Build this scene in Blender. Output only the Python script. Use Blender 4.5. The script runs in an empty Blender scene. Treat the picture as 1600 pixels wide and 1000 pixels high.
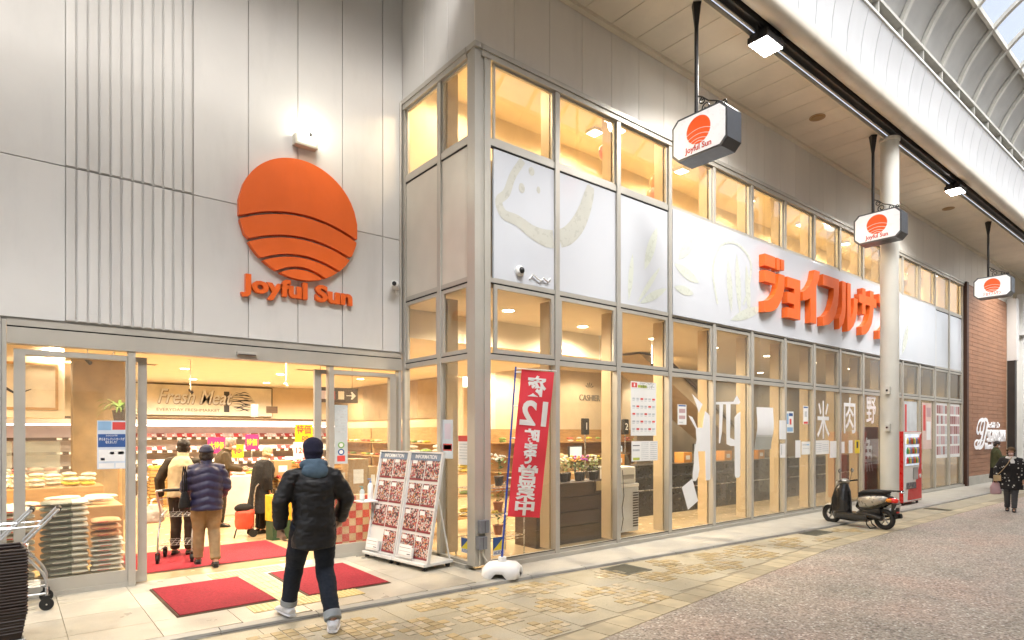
import bpy, bmesh, math, random
from mathutils import Vector, Matrix, noise as mnoise
S = bpy.context.scene
C = S.collection
PI = math.pi
R = math.radians
rnd = random.Random(7)

# ------------------------------------------------------------------ camera
cam_d = bpy.data.cameras.new('camera')
cam = bpy.data.objects.new('camera', cam_d)
C.objects.link(cam)
cam_d.sensor_width = 36.0
cam_d.lens = 36.0 * 966 / 1600
cam_d.shift_y = 176 / 1600
cam_d.clip_start = 0.05
cam_d.clip_end = 600
cam.location = (0, 0, 1.8)
cam.rotation_euler = (R(90), 0, -(PI / 2 - math.atan(1185 / 966)))
S.camera = cam

# ------------------------------------------------------------------ sky, sun, exposure
SUN_EL, SUN_AZ = R(52), R(200)
world = bpy.data.worlds.new('World')
S.world = world
world.use_nodes = True
wn = world.node_tree
bg = wn.nodes['Background']
sky = wn.nodes.new('ShaderNodeTexSky')
sky.sky_type = 'NISHITA'
sky.sun_disc = False
sky.sun_elevation = SUN_EL
sky.sun_rotation = SUN_AZ
sky.air_density = 1.0
sky.dust_density = 6.0
sky.ozone_density = 0.6
hs = wn.nodes.new('ShaderNodeHueSaturation')   # high thin cloud: a paler sky
hs.inputs['Saturation'].default_value = 0.45
wn.links.new(sky.outputs[0], hs.inputs['Color'])
wn.links.new(hs.outputs[0], bg.inputs[0])
bg.inputs[1].default_value = 0.15
sun_d = bpy.data.lights.new('sun', 'SUN')
sun_d.energy = 1.5
sun_d.angle = R(25)
sun_d.color = (1.0, 0.96, 0.9)
sun = bpy.data.objects.new('sun', sun_d)
C.objects.link(sun)
sd = Vector((math.sin(SUN_AZ) * math.cos(SUN_EL), math.cos(SUN_AZ) * math.cos(SUN_EL), math.sin(SUN_EL)))
sun.rotation_euler = sd.to_track_quat('Z', 'Y').to_euler()
sun.location = (0, 0, 40)
S.view_settings.view_transform = 'Standard'
S.view_settings.look = 'None'
S.view_settings.gamma = 1.0
S.view_settings.exposure = 1.46
S.render.engine = 'CYCLES'
S.cycles.use_denoising = True
S.cycles.max_bounces = 7
S.cycles.diffuse_bounces = 3
S.cycles.glossy_bounces = 3
S.cycles.transparent_max_bounces = 24
S.cycles.sample_clamp_indirect = 6.0
S.cycles.caustics_reflective = False
S.cycles.caustics_refractive = False

# ------------------------------------------------------------------ materials
MATS = {}
def node(nt, typ, **kw):
    n = nt.nodes.new('ShaderNode' + typ)
    for k, v in kw.items():
        setattr(n, k, v)
    return n
def newmat(name):
    m = bpy.data.materials.new(name)
    m.use_nodes = True
    nt = m.node_tree
    b = nt.nodes['Principled BSDF']
    return m, nt, b
def ramp(nt, fac, stops, interp='LINEAR'):
    r = node(nt, 'ValToRGB')
    r.color_ramp.interpolation = interp
    el = r.color_ramp.elements
    while len(el) < len(stops):
        el.new(0.5)
    for e, (p, c) in zip(el, stops):
        e.position = p
        e.color = (c[0], c[1], c[2], 1) if not isinstance(c, (int, float)) else (c, c, c, 1)
    nt.links.new(fac, r.inputs[0])
    return r.outputs[0]
def wpos(nt, scale=(1, 1, 1), obj=False):
    if obj:
        t = node(nt, 'TexCoord').outputs['Object']
    else:
        t = node(nt, 'NewGeometry').outputs['Position']
    mp = node(nt, 'Mapping')
    mp.inputs['Scale'].default_value = scale
    nt.links.new(t, mp.inputs[0])
    return mp.outputs[0]
def tnoise(nt, vec, scale, detail=4, rough=0.55):
    n = node(nt, 'TexNoise')
    n.inputs['Scale'].default_value = scale
    n.inputs['Detail'].default_value = detail
    n.inputs['Roughness'].default_value = rough
    nt.links.new(vec, n.inputs['Vector'])
    return n.outputs['Fac']
def mixc(nt, fac, a, b, blend='MIX'):
    m = node(nt, 'Mix', data_type='RGBA', blend_type=blend)
    for inp, v in ((m.inputs['Factor'], fac), (m.inputs['A'], a), (m.inputs['B'], b)):
        if hasattr(v, 'is_linked'):
            nt.links.new(v, inp)
        elif isinstance(v, (int, float)):
            inp.default_value = v
        else:
            inp.default_value = (v[0], v[1], v[2], 1)
    return m.outputs['Result']
def bumpn(nt, b, h, strength, dist=0.01):
    n = node(nt, 'Bump')
    n.inputs['Strength'].default_value = strength
    n.inputs['Distance'].default_value = dist
    nt.links.new(h, n.inputs['Height'])
    nt.links.new(n.outputs[0], b.inputs['Normal'])
def mat(name, col, rough=0.6, metal=0.0, var=0.12, vs=3.0, bump=0.0, bs=60.0, dirt=0.0, pvar=0.0,
        emit=0.0, coat=0.0, obj=False, stretch=(1, 1, 1), spec=0.5, sheen=0.0):
    """Procedural surface: base colour broken up by noise, optional grain, dirt and piece-to-piece variation."""
    if name in MATS:
        return MATS[name]
    m, nt, b = newmat(name)
    v = wpos(nt, stretch, obj)
    n1 = tnoise(nt, v, vs, 5)
    lo = tuple(max(0, c * (1 - var)) for c in col)
    hi = tuple(min(1, c * (1 + var)) for c in col)
    out = ramp(nt, n1, [(0.3, lo), (0.7, hi)])
    if dirt:
        n2 = tnoise(nt, wpos(nt, (1.2, 1.2, 0.25), obj), 2.2, 6, 0.65)
        f = ramp(nt, n2, [(0.5, 0.0), (0.75, dirt)])
        out = mixc(nt, f, out, tuple(c * 0.45 + 0.01 for c in col))
    if pvar:
        oi = node(nt, 'ObjectInfo')
        f = ramp(nt, oi.outputs['Random'], [(0, 1 - pvar), (1, 1 + pvar * 0.6)])
        out = mixc(nt, 1.0, out, f, 'MULTIPLY')
    nt.links.new(out, b.inputs['Base Color'])
    rr = ramp(nt, tnoise(nt, v, vs * 4, 3), [(0.3, max(0, rough - 0.07)), (0.7, min(1, rough + 0.07))])
    nt.links.new(rr, b.inputs['Roughness'])
    b.inputs['Metallic'].default_value = metal
    b.inputs['Coat Weight'].default_value = coat
    b.inputs['Specular IOR Level'].default_value = spec
    if sheen:
        b.inputs['Sheen Weight'].default_value = sheen
    if emit:
        nt.links.new(out, b.inputs['Emission Color'])
        b.inputs['Emission Strength'].default_value = emit
    if bump:
        bumpn(nt, b, tnoise(nt, v, bs, 4), bump)
    MATS[name] = m
    return m
def glass_mat(name, tint=(1, 1, 1), ior=1.5, rough=0.0, haze=0.0, hazecol=(0.8, 0.82, 0.8)):
    if name in MATS:
        return MATS[name]
    m = bpy.data.materials.new(name)
    m.use_nodes = True
    nt = m.node_tree
    nt.nodes.remove(nt.nodes['Principled BSDF'])
    out = nt.nodes['Material Output']
    tr = node(nt, 'BsdfTransparent')
    tr.inputs[0].default_value = (*tint, 1)
    gl = node(nt, 'BsdfGlossy')
    gl.inputs['Roughness'].default_value = rough
    # Schlick reflectance, the same from both sides of the thin pane
    ge = node(nt, 'NewGeometry')
    dp = node(nt, 'VectorMath', operation='DOT_PRODUCT')
    nt.links.new(ge.outputs['Normal'], dp.inputs[0]); nt.links.new(ge.outputs['Incoming'], dp.inputs[1])
    ab = node(nt, 'Math', operation='ABSOLUTE'); nt.links.new(dp.outputs['Value'], ab.inputs[0])
    om = node(nt, 'Math', operation='SUBTRACT'); om.inputs[0].default_value = 1.0; nt.links.new(ab.outputs[0], om.inputs[1])
    pw5 = node(nt, 'Math', operation='POWER'); nt.links.new(om.outputs[0], pw5.inputs[0]); pw5.inputs[1].default_value = 5.0
    f0 = ((ior - 1) / (ior + 1)) ** 2
    fr = node(nt, 'Math', operation='MULTIPLY_ADD'); nt.links.new(pw5.outputs[0], fr.inputs[0]); fr.inputs[1].default_value = 1 - f0; fr.inputs[2].default_value = f0
    bn = node(nt, 'Bump')
    bn.inputs['Strength'].default_value = 0.02
    bn.inputs['Distance'].default_value = 0.02
    nt.links.new(tnoise(nt, wpos(nt), 1.1, 2), bn.inputs['Height'])
    nt.links.new(bn.outputs[0], gl.inputs['Normal'])
    mx = node(nt, 'MixShader')
    nt.links.new(fr.outputs[0], mx.inputs[0])
    nt.links.new(tr.outputs[0], mx.inputs[1])
    nt.links.new(gl.outputs[0], mx.inputs[2])
    last = mx.outputs[0]
    if haze:
        df = node(nt, 'BsdfDiffuse')
        df.inputs[0].default_value = (*hazecol, 1)
        tl = node(nt, 'BsdfTranslucent')
        tl.inputs[0].default_value = (*hazecol, 1)
        m1 = node(nt, 'MixShader')
        nt.links.new(df.outputs[0], m1.inputs[1])
        nt.links.new(tl.outputs[0], m1.inputs[2])
        m2 = node(nt, 'MixShader')
        nf = ramp(nt, tnoise(nt, wpos(nt), 2.5, 5), [(0.3, haze * 0.7), (0.75, haze * 1.3)])
        nt.links.new(nf, m2.inputs[0])
        nt.links.new(last, m2.inputs[1])
        nt.links.new(m1.outputs[0], m2.inputs[2])
        last = m2.outputs[0]
    nt.links.new(last, out.inputs[0])
    MATS[name] = m
    return m
def emis_mat(name, col, strength):
    if name in MATS:
        return MATS[name]
    m, nt, b = newmat(name)
    b.inputs['Base Color'].default_value = (*col, 1)
    b.inputs['Emission Color'].default_value = (*col, 1)
    b.inputs['Emission Strength'].default_value = strength
    MATS[name] = m
    return m

# ------------------------------------------------------------------ mesh builder
class MB:
    def __init__(s):
        s.v, s.f, s.m = [], [], []
    def add(s, vs, fs, mi=0):
        o = len(s.v)
        s.v += [tuple(p) for p in vs]
        s.f += [tuple(i + o for i in f) for f in fs]
        s.m += [mi] * len(fs)
        return s
    def box(s, x0, x1, y0, y1, z0, z1, mi=0):
        if x0 > x1: x0, x1 = x1, x0
        if y0 > y1: y0, y1 = y1, y0
        if z0 > z1: z0, z1 = z1, z0
        return s.add([(x0, y0, z0), (x1, y0, z0), (x1, y1, z0), (x0, y1, z0), (x0, y0, z1), (x1, y0, z1), (x1, y1, z1), (x0, y1, z1)],
                     [(0, 3, 2, 1), (4, 5, 6, 7), (0, 1, 5, 4), (1, 2, 6, 5), (2, 3, 7, 6), (3, 0, 4, 7)], mi)
    def cbox(s, x0, x1, y0, y1, z0, z1, c=0.01, mi=0):
        """box with chamfered edges"""
        if x0 > x1: x0, x1 = x1, x0
        if y0 > y1: y0, y1 = y1, y0
        if z0 > z1: z0, z1 = z1, z0
        bm = bmesh.new()
        vs = [bm.verts.new(p) for p in ((x0, y0, z0), (x1, y0, z0), (x1, y1, z0), (x0, y1, z0), (x0, y0, z1), (x1, y0, z1), (x1, y1, z1), (x0, y1, z1))]
        for f in [(0, 3, 2, 1), (4, 5, 6, 7), (0, 1, 5, 4), (1, 2, 6, 5), (2, 3, 7, 6), (3, 0, 4, 7)]:
            bm.faces.new([vs[i] for i in f])
        bmesh.ops.bevel(bm, geom=bm.edges[:], offset=c, segments=2, affect='EDGES', profile=0.6)
        bm.verts.index_update()
        s.add([v.co[:] for v in bm.verts], [[v.index for v in f.verts] for f in bm.faces], mi)
        bm.free()
        return s
    def cyl(s, a, b, r0, r1=None, n=12, mi=0, caps=True):
        r1 = r0 if r1 is None else r1
        return s.tube([a, b], [r0, r1], n, mi, caps)
    def tube(s, pts, rad, n=8, mi=0, caps=True, closed=False):
        pts = [Vector(p) for p in pts]
        k = len(pts)
        if not isinstance(rad, (list, tuple)):
            rad = [rad] * k
        rings = []
        prev = None
        for i, p in enumerate(pts):
            if closed:
                t = (pts[(i + 1) % k] - pts[i - 1])
            else:
                t = (pts[min(i + 1, k - 1)] - pts[max(i - 1, 0)])
            if t.length < 1e-9: t = Vector((0, 0, 1))
            t.normalize()
            if prev is None:
                up = Vector((0, 0, 1)) if abs(t.z) < 0.95 else Vector((0, 1, 0))
                a = t.cross(up).normalized()
            else:
                a = (prev - t * prev.dot(t))
                a = a.normalized() if a.length > 1e-6 else t.orthogonal().normalized()
            prev = a
            b2 = t.cross(a)
            r = rad[i]
            rx, ry = r if isinstance(r, (list, tuple)) else (r, r)
            rings.append([p + a * (math.cos(2 * PI * j / n) * rx) + b2 * (math.sin(2 * PI * j / n) * ry) for j in range(n)])
        vs = [q for g in rings for q in g]
        fs = []
        for i in range(k if closed else k - 1):
            i2 = (i + 1) % k
            for j in range(n):
                j2 = (j + 1) % n
                fs.append((i * n + j, i * n + j2, i2 * n + j2, i2 * n + j))
        if caps and not closed:
            fs.append(tuple(range(n))[::-1])
            fs.append(tuple((k - 1) * n + j for j in range(n)))
        return s.add(vs, fs, mi)
    def lathe(s, prof, c=(0, 0, 0), n=20, axis='z', mi=0, caps=True):
        vs, fs = [], []
        for (r, z) in prof:
            for j in range(n):
                a = 2 * PI * j / n
                p = (r * math.cos(a), r * math.sin(a), z)
                if axis == 'y': p = (p[0], p[2], p[1])
                if axis == 'x': p = (p[2], p[0], p[1])
                vs.append((p[0] + c[0], p[1] + c[1], p[2] + c[2]))
        k = len(prof)
        for i in range(k - 1):
            for j in range(n):
                j2 = (j + 1) % n
                fs.append((i * n + j, i * n + j2, (i + 1) * n + j2, (i + 1) * n + j))
        if caps:
            fs.append(tuple(range(n))[::-1])
            fs.append(tuple((k - 1) * n + j for j in range(n)))
        return s.add(vs, fs, mi)
    def torus(s, c, R0, r, axis='y', n=24, m=8, mi=0):
        pts = []
        for i in range(n):
            a = 2 * PI * i / n
            p = (R0 * math.cos(a), R0 * math.sin(a), 0)
            if axis == 'y': p = (p[0], 0, p[1])
            if axis == 'x': p = (0, p[0], p[1])
            pts.append((p[0] + c[0], p[1] + c[1], p[2] + c[2]))
        return s.tube(pts, r, m, mi, closed=True)
    def prism(s, poly, o, ax, ay, n, depth, mi=0):
        """2-D outline (concave allowed) in the plane o + x*ax + y*ay, extruded by depth along n"""
        o, ax, ay, n = Vector(o), Vector(ax), Vector(ay), Vector(n)
        bm = bmesh.new()
        vs = [bm.verts.new(o + ax * x + ay * y) for x, y in poly]
        f = bm.faces.new(vs)
        r = bmesh.ops.extrude_face_region(bm, geom=[f])
        bmesh.ops.translate(bm, verts=[g for g in r['geom'] if isinstance(g, bmesh.types.BMVert)], vec=n * depth)
        bmesh.ops.triangulate(bm, faces=[g for g in bm.faces if len(g.verts) > 4])
        bmesh.ops.recalc_face_normals(bm, faces=bm.faces[:])
        bm.verts.index_update()
        s.add([v.co[:] for v in bm.verts], [[v.index for v in g.verts] for g in bm.faces], mi)
        bm.free()
        return s
    def ell(s, c, r, n=14, m=10, mi=0, rot=None):
        prof = [(math.sin(PI * i / m), -math.cos(PI * i / m)) for i in range(m + 1)]
        vs, fs = [], []
        for rr, z in prof:
            for j in range(n):
                a = 2 * PI * j / n
                p = Vector((rr * math.cos(a) * r[0], rr * math.sin(a) * r[1], z * r[2]))
                if rot is not None: p = rot @ p
                vs.append((p.x + c[0], p.y + c[1], p.z + c[2]))
        for i in range(m):
            for j in range(n):
                j2 = (j + 1) % n
                fs.append((i * n + j, i * n + j2, (i + 1) * n + j2, (i + 1) * n + j))
        return s.add(vs, fs, mi)
    def quad(s, a, b, c, d, mi=0):
        return s.add([a, b, c, d], [(0, 1, 2, 3)], mi)
    def mesh(s, name, mats, smooth=False, clean=True):
        me = bpy.data.meshes.new(name)
        me.from_pydata(s.v, [], s.f)
        if clean:
            bm = bmesh.new(); bm.from_mesh(me)
            bmesh.ops.remove_doubles(bm, verts=bm.verts[:], dist=1e-6)
            bm.to_mesh(me); bm.free()
        if not isinstance(mats, (list, tuple)): mats = [mats]
        for m in mats: me.materials.append(m)
        if len(mats) > 1 and len(me.polygons) == len(s.m):
            me.polygons.foreach_set('material_index', s.m)
        if smooth:
            me.shade_smooth()
            try: me.set_sharp_from_angle(angle=R(smooth if not isinstance(smooth, bool) else 40))
            except Exception: pass
        me.update()
        return me

# ------------------------------------------------------------------ scene tree
def link(o, parent=None):
    C.objects.link(o)
    if parent is not None: o.parent = parent
    return o
def tag(o, label=None, cat=None, group=None, kind=None):
    if label: o['label'] = label
    if cat: o['category'] = cat
    if group: o['group'] = group
    if kind: o['kind'] = kind
    return o
def thing(name, label, cat, loc=(0, 0, 0), rz=0.0, group=None):
    o = bpy.data.objects.new(name, None)
    o.empty_display_size = 0.1
    o.location = loc
    o.rotation_euler = (0, 0, rz)
    link(o)
    return tag(o, label, cat, group)
def obj(name, mb, mats, parent=None, smooth=False, loc=None, rot=None, world=False, scale=None):
    """one mesh object; world=True: the builder's points are world points, re-expressed in the root's frame"""
    me = mb.mesh(name, mats, smooth) if isinstance(mb, MB) else mb
    o = bpy.data.objects.new(name, me)
    link(o, parent)
    if world and parent is not None:
        M = Matrix.Identity(4)
        p = parent
        while p is not None:
            M = p.matrix_basis @ M
            p = p.parent
        me.transform(M.inverted())
    if loc: o.location = loc
    if rot: o.rotation_euler = rot
    if scale: o.scale = scale
    return o
def struct(name, mb, mats, smooth=False):
    return tag(obj(name, mb, mats, smooth=smooth), kind='structure')
def kids(o):
    return [c for c in C.objects if c.parent == o]
CH = {}
def copy_tree(o, parent=None):
    c = o.copy()
    C.objects.link(c)
    c.parent = parent
    for k in list(o.children):
        copy_tree(k, c)
    return c
def dup(o, loc, rz=None, label=None):
    c = copy_tree(o)
    c.location = loc
    if rz is not None: c.rotation_euler = (0, 0, rz)
    if label: c['label'] = label
    return c
def text_mesh(body, size=1.0, depth=0.01, bold=0.0, align='CENTER', spacing=1.0, xs=1.0, line=1.0, res=3, valign='CENTER', shear=0.0):
    """lettering as geometry in the XY plane, extruded symmetrically by depth"""
    cu = bpy.data.curves.new('lettering', 'FONT')
    cu.body = body
    cu.size = size
    cu.extrude = depth / 2
    cu.offset = bold
    cu.align_x = align
    cu.align_y = valign
    cu.space_character = spacing
    cu.space_line = line
    cu.resolution_u = res
    cu.shear = shear
    o = bpy.data.objects.new('lettering', cu)
    C.objects.link(o)
    dg = bpy.context.evaluated_depsgraph_get()
    me = bpy.data.meshes.new_from_object(o.evaluated_get(dg))
    bpy.data.objects.remove(o)
    bpy.data.curves.remove(cu)
    if xs != 1.0:
        me.transform(Matrix.Diagonal((xs, 1, 1, 1)))
        if xs < 0: me.flip_normals()
    return me
def text(name, body, parent, m, o, ax, ay, size, depth=0.004, world=True, fit=None, **kw):
    """lettering in the plane through o with axes ax (reading direction) and ay (up)"""
    me = text_mesh(body, size, depth, **kw)
    me.materials.clear(); me.materials.append(m)
    ax, ay = Vector(ax).normalized(), Vector(ay).normalized()
    if fit and len(me.vertices):
        xs = [v.co.x for v in me.vertices]
        w = max(xs) - min(xs)
        me.transform(Matrix.Diagonal((fit / w, 1, 1, 1)))
    az = ax.cross(ay)
    M = Matrix((ax, ay, az)).transposed().to_4x4()
    M.translation = Vector(o)
    me.transform(M)
    return obj(name, me, None, parent, world=world)
# ------------------------------------------------------------------ shared materials
m_panel = mat('wall_panel_white', (0.63, 0.625, 0.61), 0.45, var=0.05, vs=0.8, bump=0.04, bs=150, dirt=0.16, pvar=0.05)
m_panel2 = mat('upper_wall_panel', (0.71, 0.68, 0.63), 0.5, var=0.05, vs=0.8, bump=0.03, bs=150, dirt=0.12, pvar=0.04)
m_alu = mat('champagne_aluminium', (0.49, 0.47, 0.42), 0.42, metal=0.3, var=0.05, vs=2, dirt=0.15, pvar=0.04)
m_gasket = mat('black_gasket', (0.015, 0.015, 0.015), 0.7)
m_glass = glass_mat('window_glass', (0.97, 0.97, 0.955), 1.52, haze=0.012)
m_glass_dusty = glass_mat('dusty_window_glass', (0.90, 0.905, 0.885), 1.7, haze=0.06)
m_roofglass = glass_mat('roof_glazing', (0.93, 0.96, 1.0), 1.5, haze=0.10, hazecol=(0.9, 0.93, 0.97))
m_fin = mat('tan_interior_fin', (0.62, 0.47, 0.28), 0.5, var=0.06)
m_white = mat('white_paint', (0.80, 0.80, 0.78), 0.45, var=0.04)
m_steel = mat('bright_steel', (0.62, 0.62, 0.61), 0.28, metal=0.9, var=0.08)
m_dark = mat('dark_metal', (0.025, 0.023, 0.022), 0.45, metal=0.3, var=0.2)
m_black = mat('black_plastic', (0.012, 0.012, 0.013), 0.35, var=0.2)
m_rubber = mat('black_rubber', (0.018, 0.018, 0.018), 0.75, var=0.2)
m_orange = mat('orange_sign_face', (0.78, 0.135, 0.018), 0.38, var=0.07, vs=1.5, bump=0.01, dirt=0.10)
m_red = mat('signal_red', (0.62, 0.02, 0.018), 0.4, var=0.05)
m_beige = mat('cream_interior_wall', (0.74, 0.60, 0.40), 0.7, var=0.05)
m_ceil = mat('cream_ceiling', (0.80, 0.70, 0.54), 0.8, var=0.03)
m_brownwood = mat('dark_brown_wood', (0.065, 0.038, 0.022), 0.5, var=0.3, vs=2.0, stretch=(1, 1, 8), bump=0.08)
m_wood = mat('pale_wood', (0.48, 0.29, 0.12), 0.55, var=0.2, vs=2.0, stretch=(2, 2, 10), bump=0.05)
m_card = mat('cardboard', (0.42, 0.27, 0.13), 0.8, var=0.1, pvar=0.15)
m_paper = mat('white_paper', (0.78, 0.78, 0.76), 0.7, var=0.04)

# ------------------------------------------------------------------ ground
KERB = [(-14, 6.25), (1.1, 6.03), (4.9, 5.86), (8.4, 5.6), (12.3, 5.36), (20, 5.3), (42, 5.3)]
EDGE = [(-14, 3.2), (3.9, 3.72), (7.3, 4.09), (10.0, 4.38), (16.7, 4.45), (42, 4.45)]
def interp(P, x):
    for (a, b), (c, d) in zip(P, P[1:]):
        if x <= c:
            return b + (d - b) * (x - a) / (c - a)
    return P[-1][1]

def pebble_mat():
    m, nt, b = newmat('washed_pebble_paving')
    v = wpos(nt)
    vo = node(nt, 'TexVoronoi'); vo.inputs['Scale'].default_value = 48
    nt.links.new(v, vo.inputs['Vector'])
    sep = node(nt, 'SeparateColor'); nt.links.new(vo.outputs['Color'], sep.inputs[0])
    chips = ramp(nt, sep.outputs[0], [(0.0, (0.22, 0.18, 0.15)), (0.22, (0.38, 0.32, 0.27)), (0.5, (0.475, 0.405, 0.34)),
                                      (0.78, (0.535, 0.46, 0.395)), (0.93, (0.60, 0.54, 0.475)), (0.97, (0.82, 0.80, 0.75))])
    edge = ramp(nt, vo.outputs['Distance'], [(0.0, 1.0), (0.5, 0.9), (0.8, 0.45)])
    c = mixc(nt, 0.75, chips, edge, 'MULTIPLY')
    big = ramp(nt, tnoise(nt, v, 0.55, 4, 0.6), [(0.3, (1.16, 1.0, 0.96)), (0.5, (1, 1, 1)), (0.72, (0.80, 0.86, 0.82))])
    c = mixc(nt, 1.0, c, big, 'MULTIPLY')
    st = ramp(nt, tnoise(nt, v, 1.8, 6, 0.7), [(0.52, 1.0), (0.72, 0.72)])
    c = mixc(nt, 1.0, c, st, 'MULTIPLY')
    gum = ramp(nt, tnoise(nt, v, 5.5, 2, 0.4), [(0.735, 1.0), (0.76, 0.62)])
    c = mixc(nt, 1.0, c, gum, 'MULTIPLY')
    nt.links.new(c, b.inputs['Base Color'])
    rr = ramp(nt, sep.outputs[1], [(0, 0.35), (1, 0.75)])
    nt.links.new(rr, b.inputs['Roughness'])
    bumpn(nt, b, vo.outputs['Distance'], 0.5, 0.004)
    return m
m_pebble = pebble_mat()
def slab_mat(name, cols, rough=0.6, spot=True):
    m, nt, b = newmat(name)
    v = wpos(nt)
    oi = node(nt, 'ObjectInfo')
    base = ramp(nt, tnoise(nt, v, 1.3, 5, 0.6), [(0.3, cols[0]), (0.52, cols[1]), (0.72, cols[2])])
    f = ramp(nt, oi.outputs['Random'], [(0, 0.86), (1, 1.10)])
    c = mixc(nt, 1.0, base, f, 'MULTIPLY')
    fine = ramp(nt, tnoise(nt, v, 120, 2), [(0.35, 0.78), (0.65, 1.12)])
    c = mixc(nt, 0.6, c, fine, 'MULTIPLY')
    if spot:
        sp = ramp(nt, tnoise(nt, v, 14, 3, 0.5), [(0.70, 1.0), (0.75, 0.5)])
        c = mixc(nt, 0.7, c, sp, 'MULTIPLY')
    nt.links.new(c, b.inputs['Base Color'])
    rr = ramp(nt, tnoise(nt, v, 3, 4), [(0.3, rough - 0.15), (0.7, rough + 0.15)])
    nt.links.new(rr, b.inputs['Roughness'])
    bumpn(nt, b, tnoise(nt, v, 90, 3), 0.15, 0.004)
    return m
m_slab = slab_mat('sandy_stone_slab', [(0.44, 0.395, 0.29), (0.49, 0.435, 0.31), (0.47, 0.44, 0.36)])
m_tile = slab_mat('pale_floor_tile', [(0.44, 0.41, 0.34), (0.52, 0.48, 0.40), (0.56, 0.50, 0.40)], 0.4, spot=False)
m_conc = slab_mat('grey_concrete', [(0.36, 0.34, 0.29), (0.43, 0.41, 0.36), (0.38, 0.37, 0.33)], 0.65)
m_grout = mat('grout', (0.36, 0.31, 0.22), 0.85, var=0.2)
m_brick = [mat('ochre_paver_%d' % i, c, 0.65, var=0.15, vs=12, pvar=0.18, bump=0.1, bs=120)
           for i, c in enumerate([(0.55, 0.42, 0.22), (0.57, 0.47, 0.30), (0.50, 0.39, 0.21), (0.58, 0.50, 0.36)])]
m_kerbstone = mat('kerb_stone', (0.40, 0.39, 0.36), 0.6, var=0.15, vs=3, pvar=0.1, bump=0.1)
m_asph = mat('dark_joint', (0.20, 0.18, 0.15), 0.8, var=0.2)

Z0, Z1, Z2 = -0.10, -0.030, -0.034
g = MB(); g.quad((-160, -160, Z0), (200, -160, Z0), (200, 160, Z0), (-160, 160, Z0))
struct('ground', g, mat('ground_earth', (0.2, 0.18, 0.15), 0.9))
def strip(P, Q, z, x0=-14, x1=42, n=56, skirt=0.06):
    mb = MB()
    xs = [x0 + (x1 - x0) * i / n for i in range(n + 1)]
    a = [(x, P(x), z) for x in xs]; b = [(x, Q(x), z) for x in xs]
    for i in range(n):
        mb.quad(a[i], a[i + 1], b[i + 1], b[i])
        mb.quad(b[i], b[i + 1], (xs[i + 1], Q(xs[i + 1]), z - skirt), (xs[i], Q(xs[i]), z - skirt))
        mb.quad((xs[i], P(xs[i]), z - skirt), (xs[i + 1], P(xs[i + 1]), z - skirt), a[i + 1], a[i])
    return mb
K = lambda x: interp(KERB, x)
E_ = lambda x: interp(EDGE, x)
street = struct('street', strip(lambda x: 3.86 - E_(x), E_, Z1), m_pebble)
far_pav = struct('far_pavement', strip(lambda x: -2.72, lambda x: 3.86 - E_(x) - 0.002, Z1 + 0.003), m_slab)
# pavement: slabs laid in rows over a bed, clusters of small ochre pavers let into them
pav = struct('pavement', strip(lambda x: E_(x) + 0.002, lambda x: K(x) + 0.01, Z1 - 0.004), m_grout)
SL = 0.60
cells = {}
random_state = random.Random(11)
clusters = []
# clusters of ochre pavers: world positions read off the photograph's paving
CL = [(2.55, 5.35, 3, 3), (3.05, 5.05, 2, 2), (3.62, 5.62, 3, 2), (3.75, 4.95, 3, 3), (4.75, 5.45, 4, 2), (4.55, 4.75, 3, 3), (5.35, 4.85, 3, 2),
      (5.45, 4.45, 3, 3), (6.0, 5.35, 2, 2), (6.35, 4.95, 3, 2), (7.1, 4.98, 3, 3), (7.15, 5.35, 2, 2), (7.7, 4.75, 3, 2), (8.2, 5.2, 4, 2),
      (8.7, 4.85, 3, 2), (9.1, 5.28, 3, 2), (9.8, 4.95, 3, 2), (10.3, 5.2, 3, 2), (3.0, 4.45, 3, 2), (2.0, 5.6, 3, 2), (1.6, 5.0, 3, 3), (3.9, 4.25, 2, 2), (10.9, 4.75, 3, 2),
      (12.2, 5.0, 3, 2), (13.2, 4.8, 3, 2), (4.2, 5.75, 2, 1)]
BS = 0.105
brick_cells = []
for (cx, cy, nx, ny) in CL:
    rr = random.Random(int(cx * 100) + int(cy * 10))
    for i in range(-nx, nx + 1):
        for j in range(-ny, ny + 1):
            keep = abs(i) / (nx + 0.5) + abs(j) / (ny + 0.5)
            if keep < 0.9 or (keep < 1.35 and rr.random() < 0.45):
                x, y = cx + i * BS, cy + j * BS
                if y < K(x) - 0.10 and y > E_(x) + 0.32:
                    brick_cells.append((x, y, rr.randrange(4)))
seen_b = set()
bm_mesh = []
for k in range(4):
    b = MB(); b.box(-BS / 2 + 0.006, BS / 2 - 0.006, -BS / 2 + 0.006, BS / 2 - 0.006, -0.012, 0.004)
    bm_mesh.append(b.mesh('paver', m_brick[k]))
slab_meshes = {}
rest = MB()
def slab(x0, x1, y0, y1):
    key = (round(x1 - x0, 3), round(y1 - y0, 3))
    if key not in slab_meshes:
        w, d = key
        b = MB(); b.box(0.004, w - 0.004, 0.004, d - 0.004, -0.012, 0.0)
        slab_meshes[key] = b.mesh('slab', m_slab)
    obj('slab', slab_meshes[key], None, pav, loc=(x0, y0, Z1))
nx = 0
x = -2.4
while x < 17.0:
    ya, yb = E_(x) + 0.30, K(x) - 0.02
    ya2, yb2 = E_(x + SL) + 0.30, K(x + SL) - 0.02
    ya, yb = max(ya, ya2), min(yb, yb2)
    nrow = max(1, round((yb - ya) / 0.62))
    dy = (yb - ya) / nrow
    for r in range(nrow):
        slab(x, x + SL, round(ya + r * dy, 3), round(ya + (r + 1) * dy, 3))
    x += SL
b = MB()
xx = 17.0
while xx < 41:
    ya, yb = E_(xx) + 0.30, K(xx) - 0.02
    b.box(xx + 0.004, xx + 1.196, ya, yb, Z1 - 0.012, Z1)
    xx += 1.2
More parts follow.
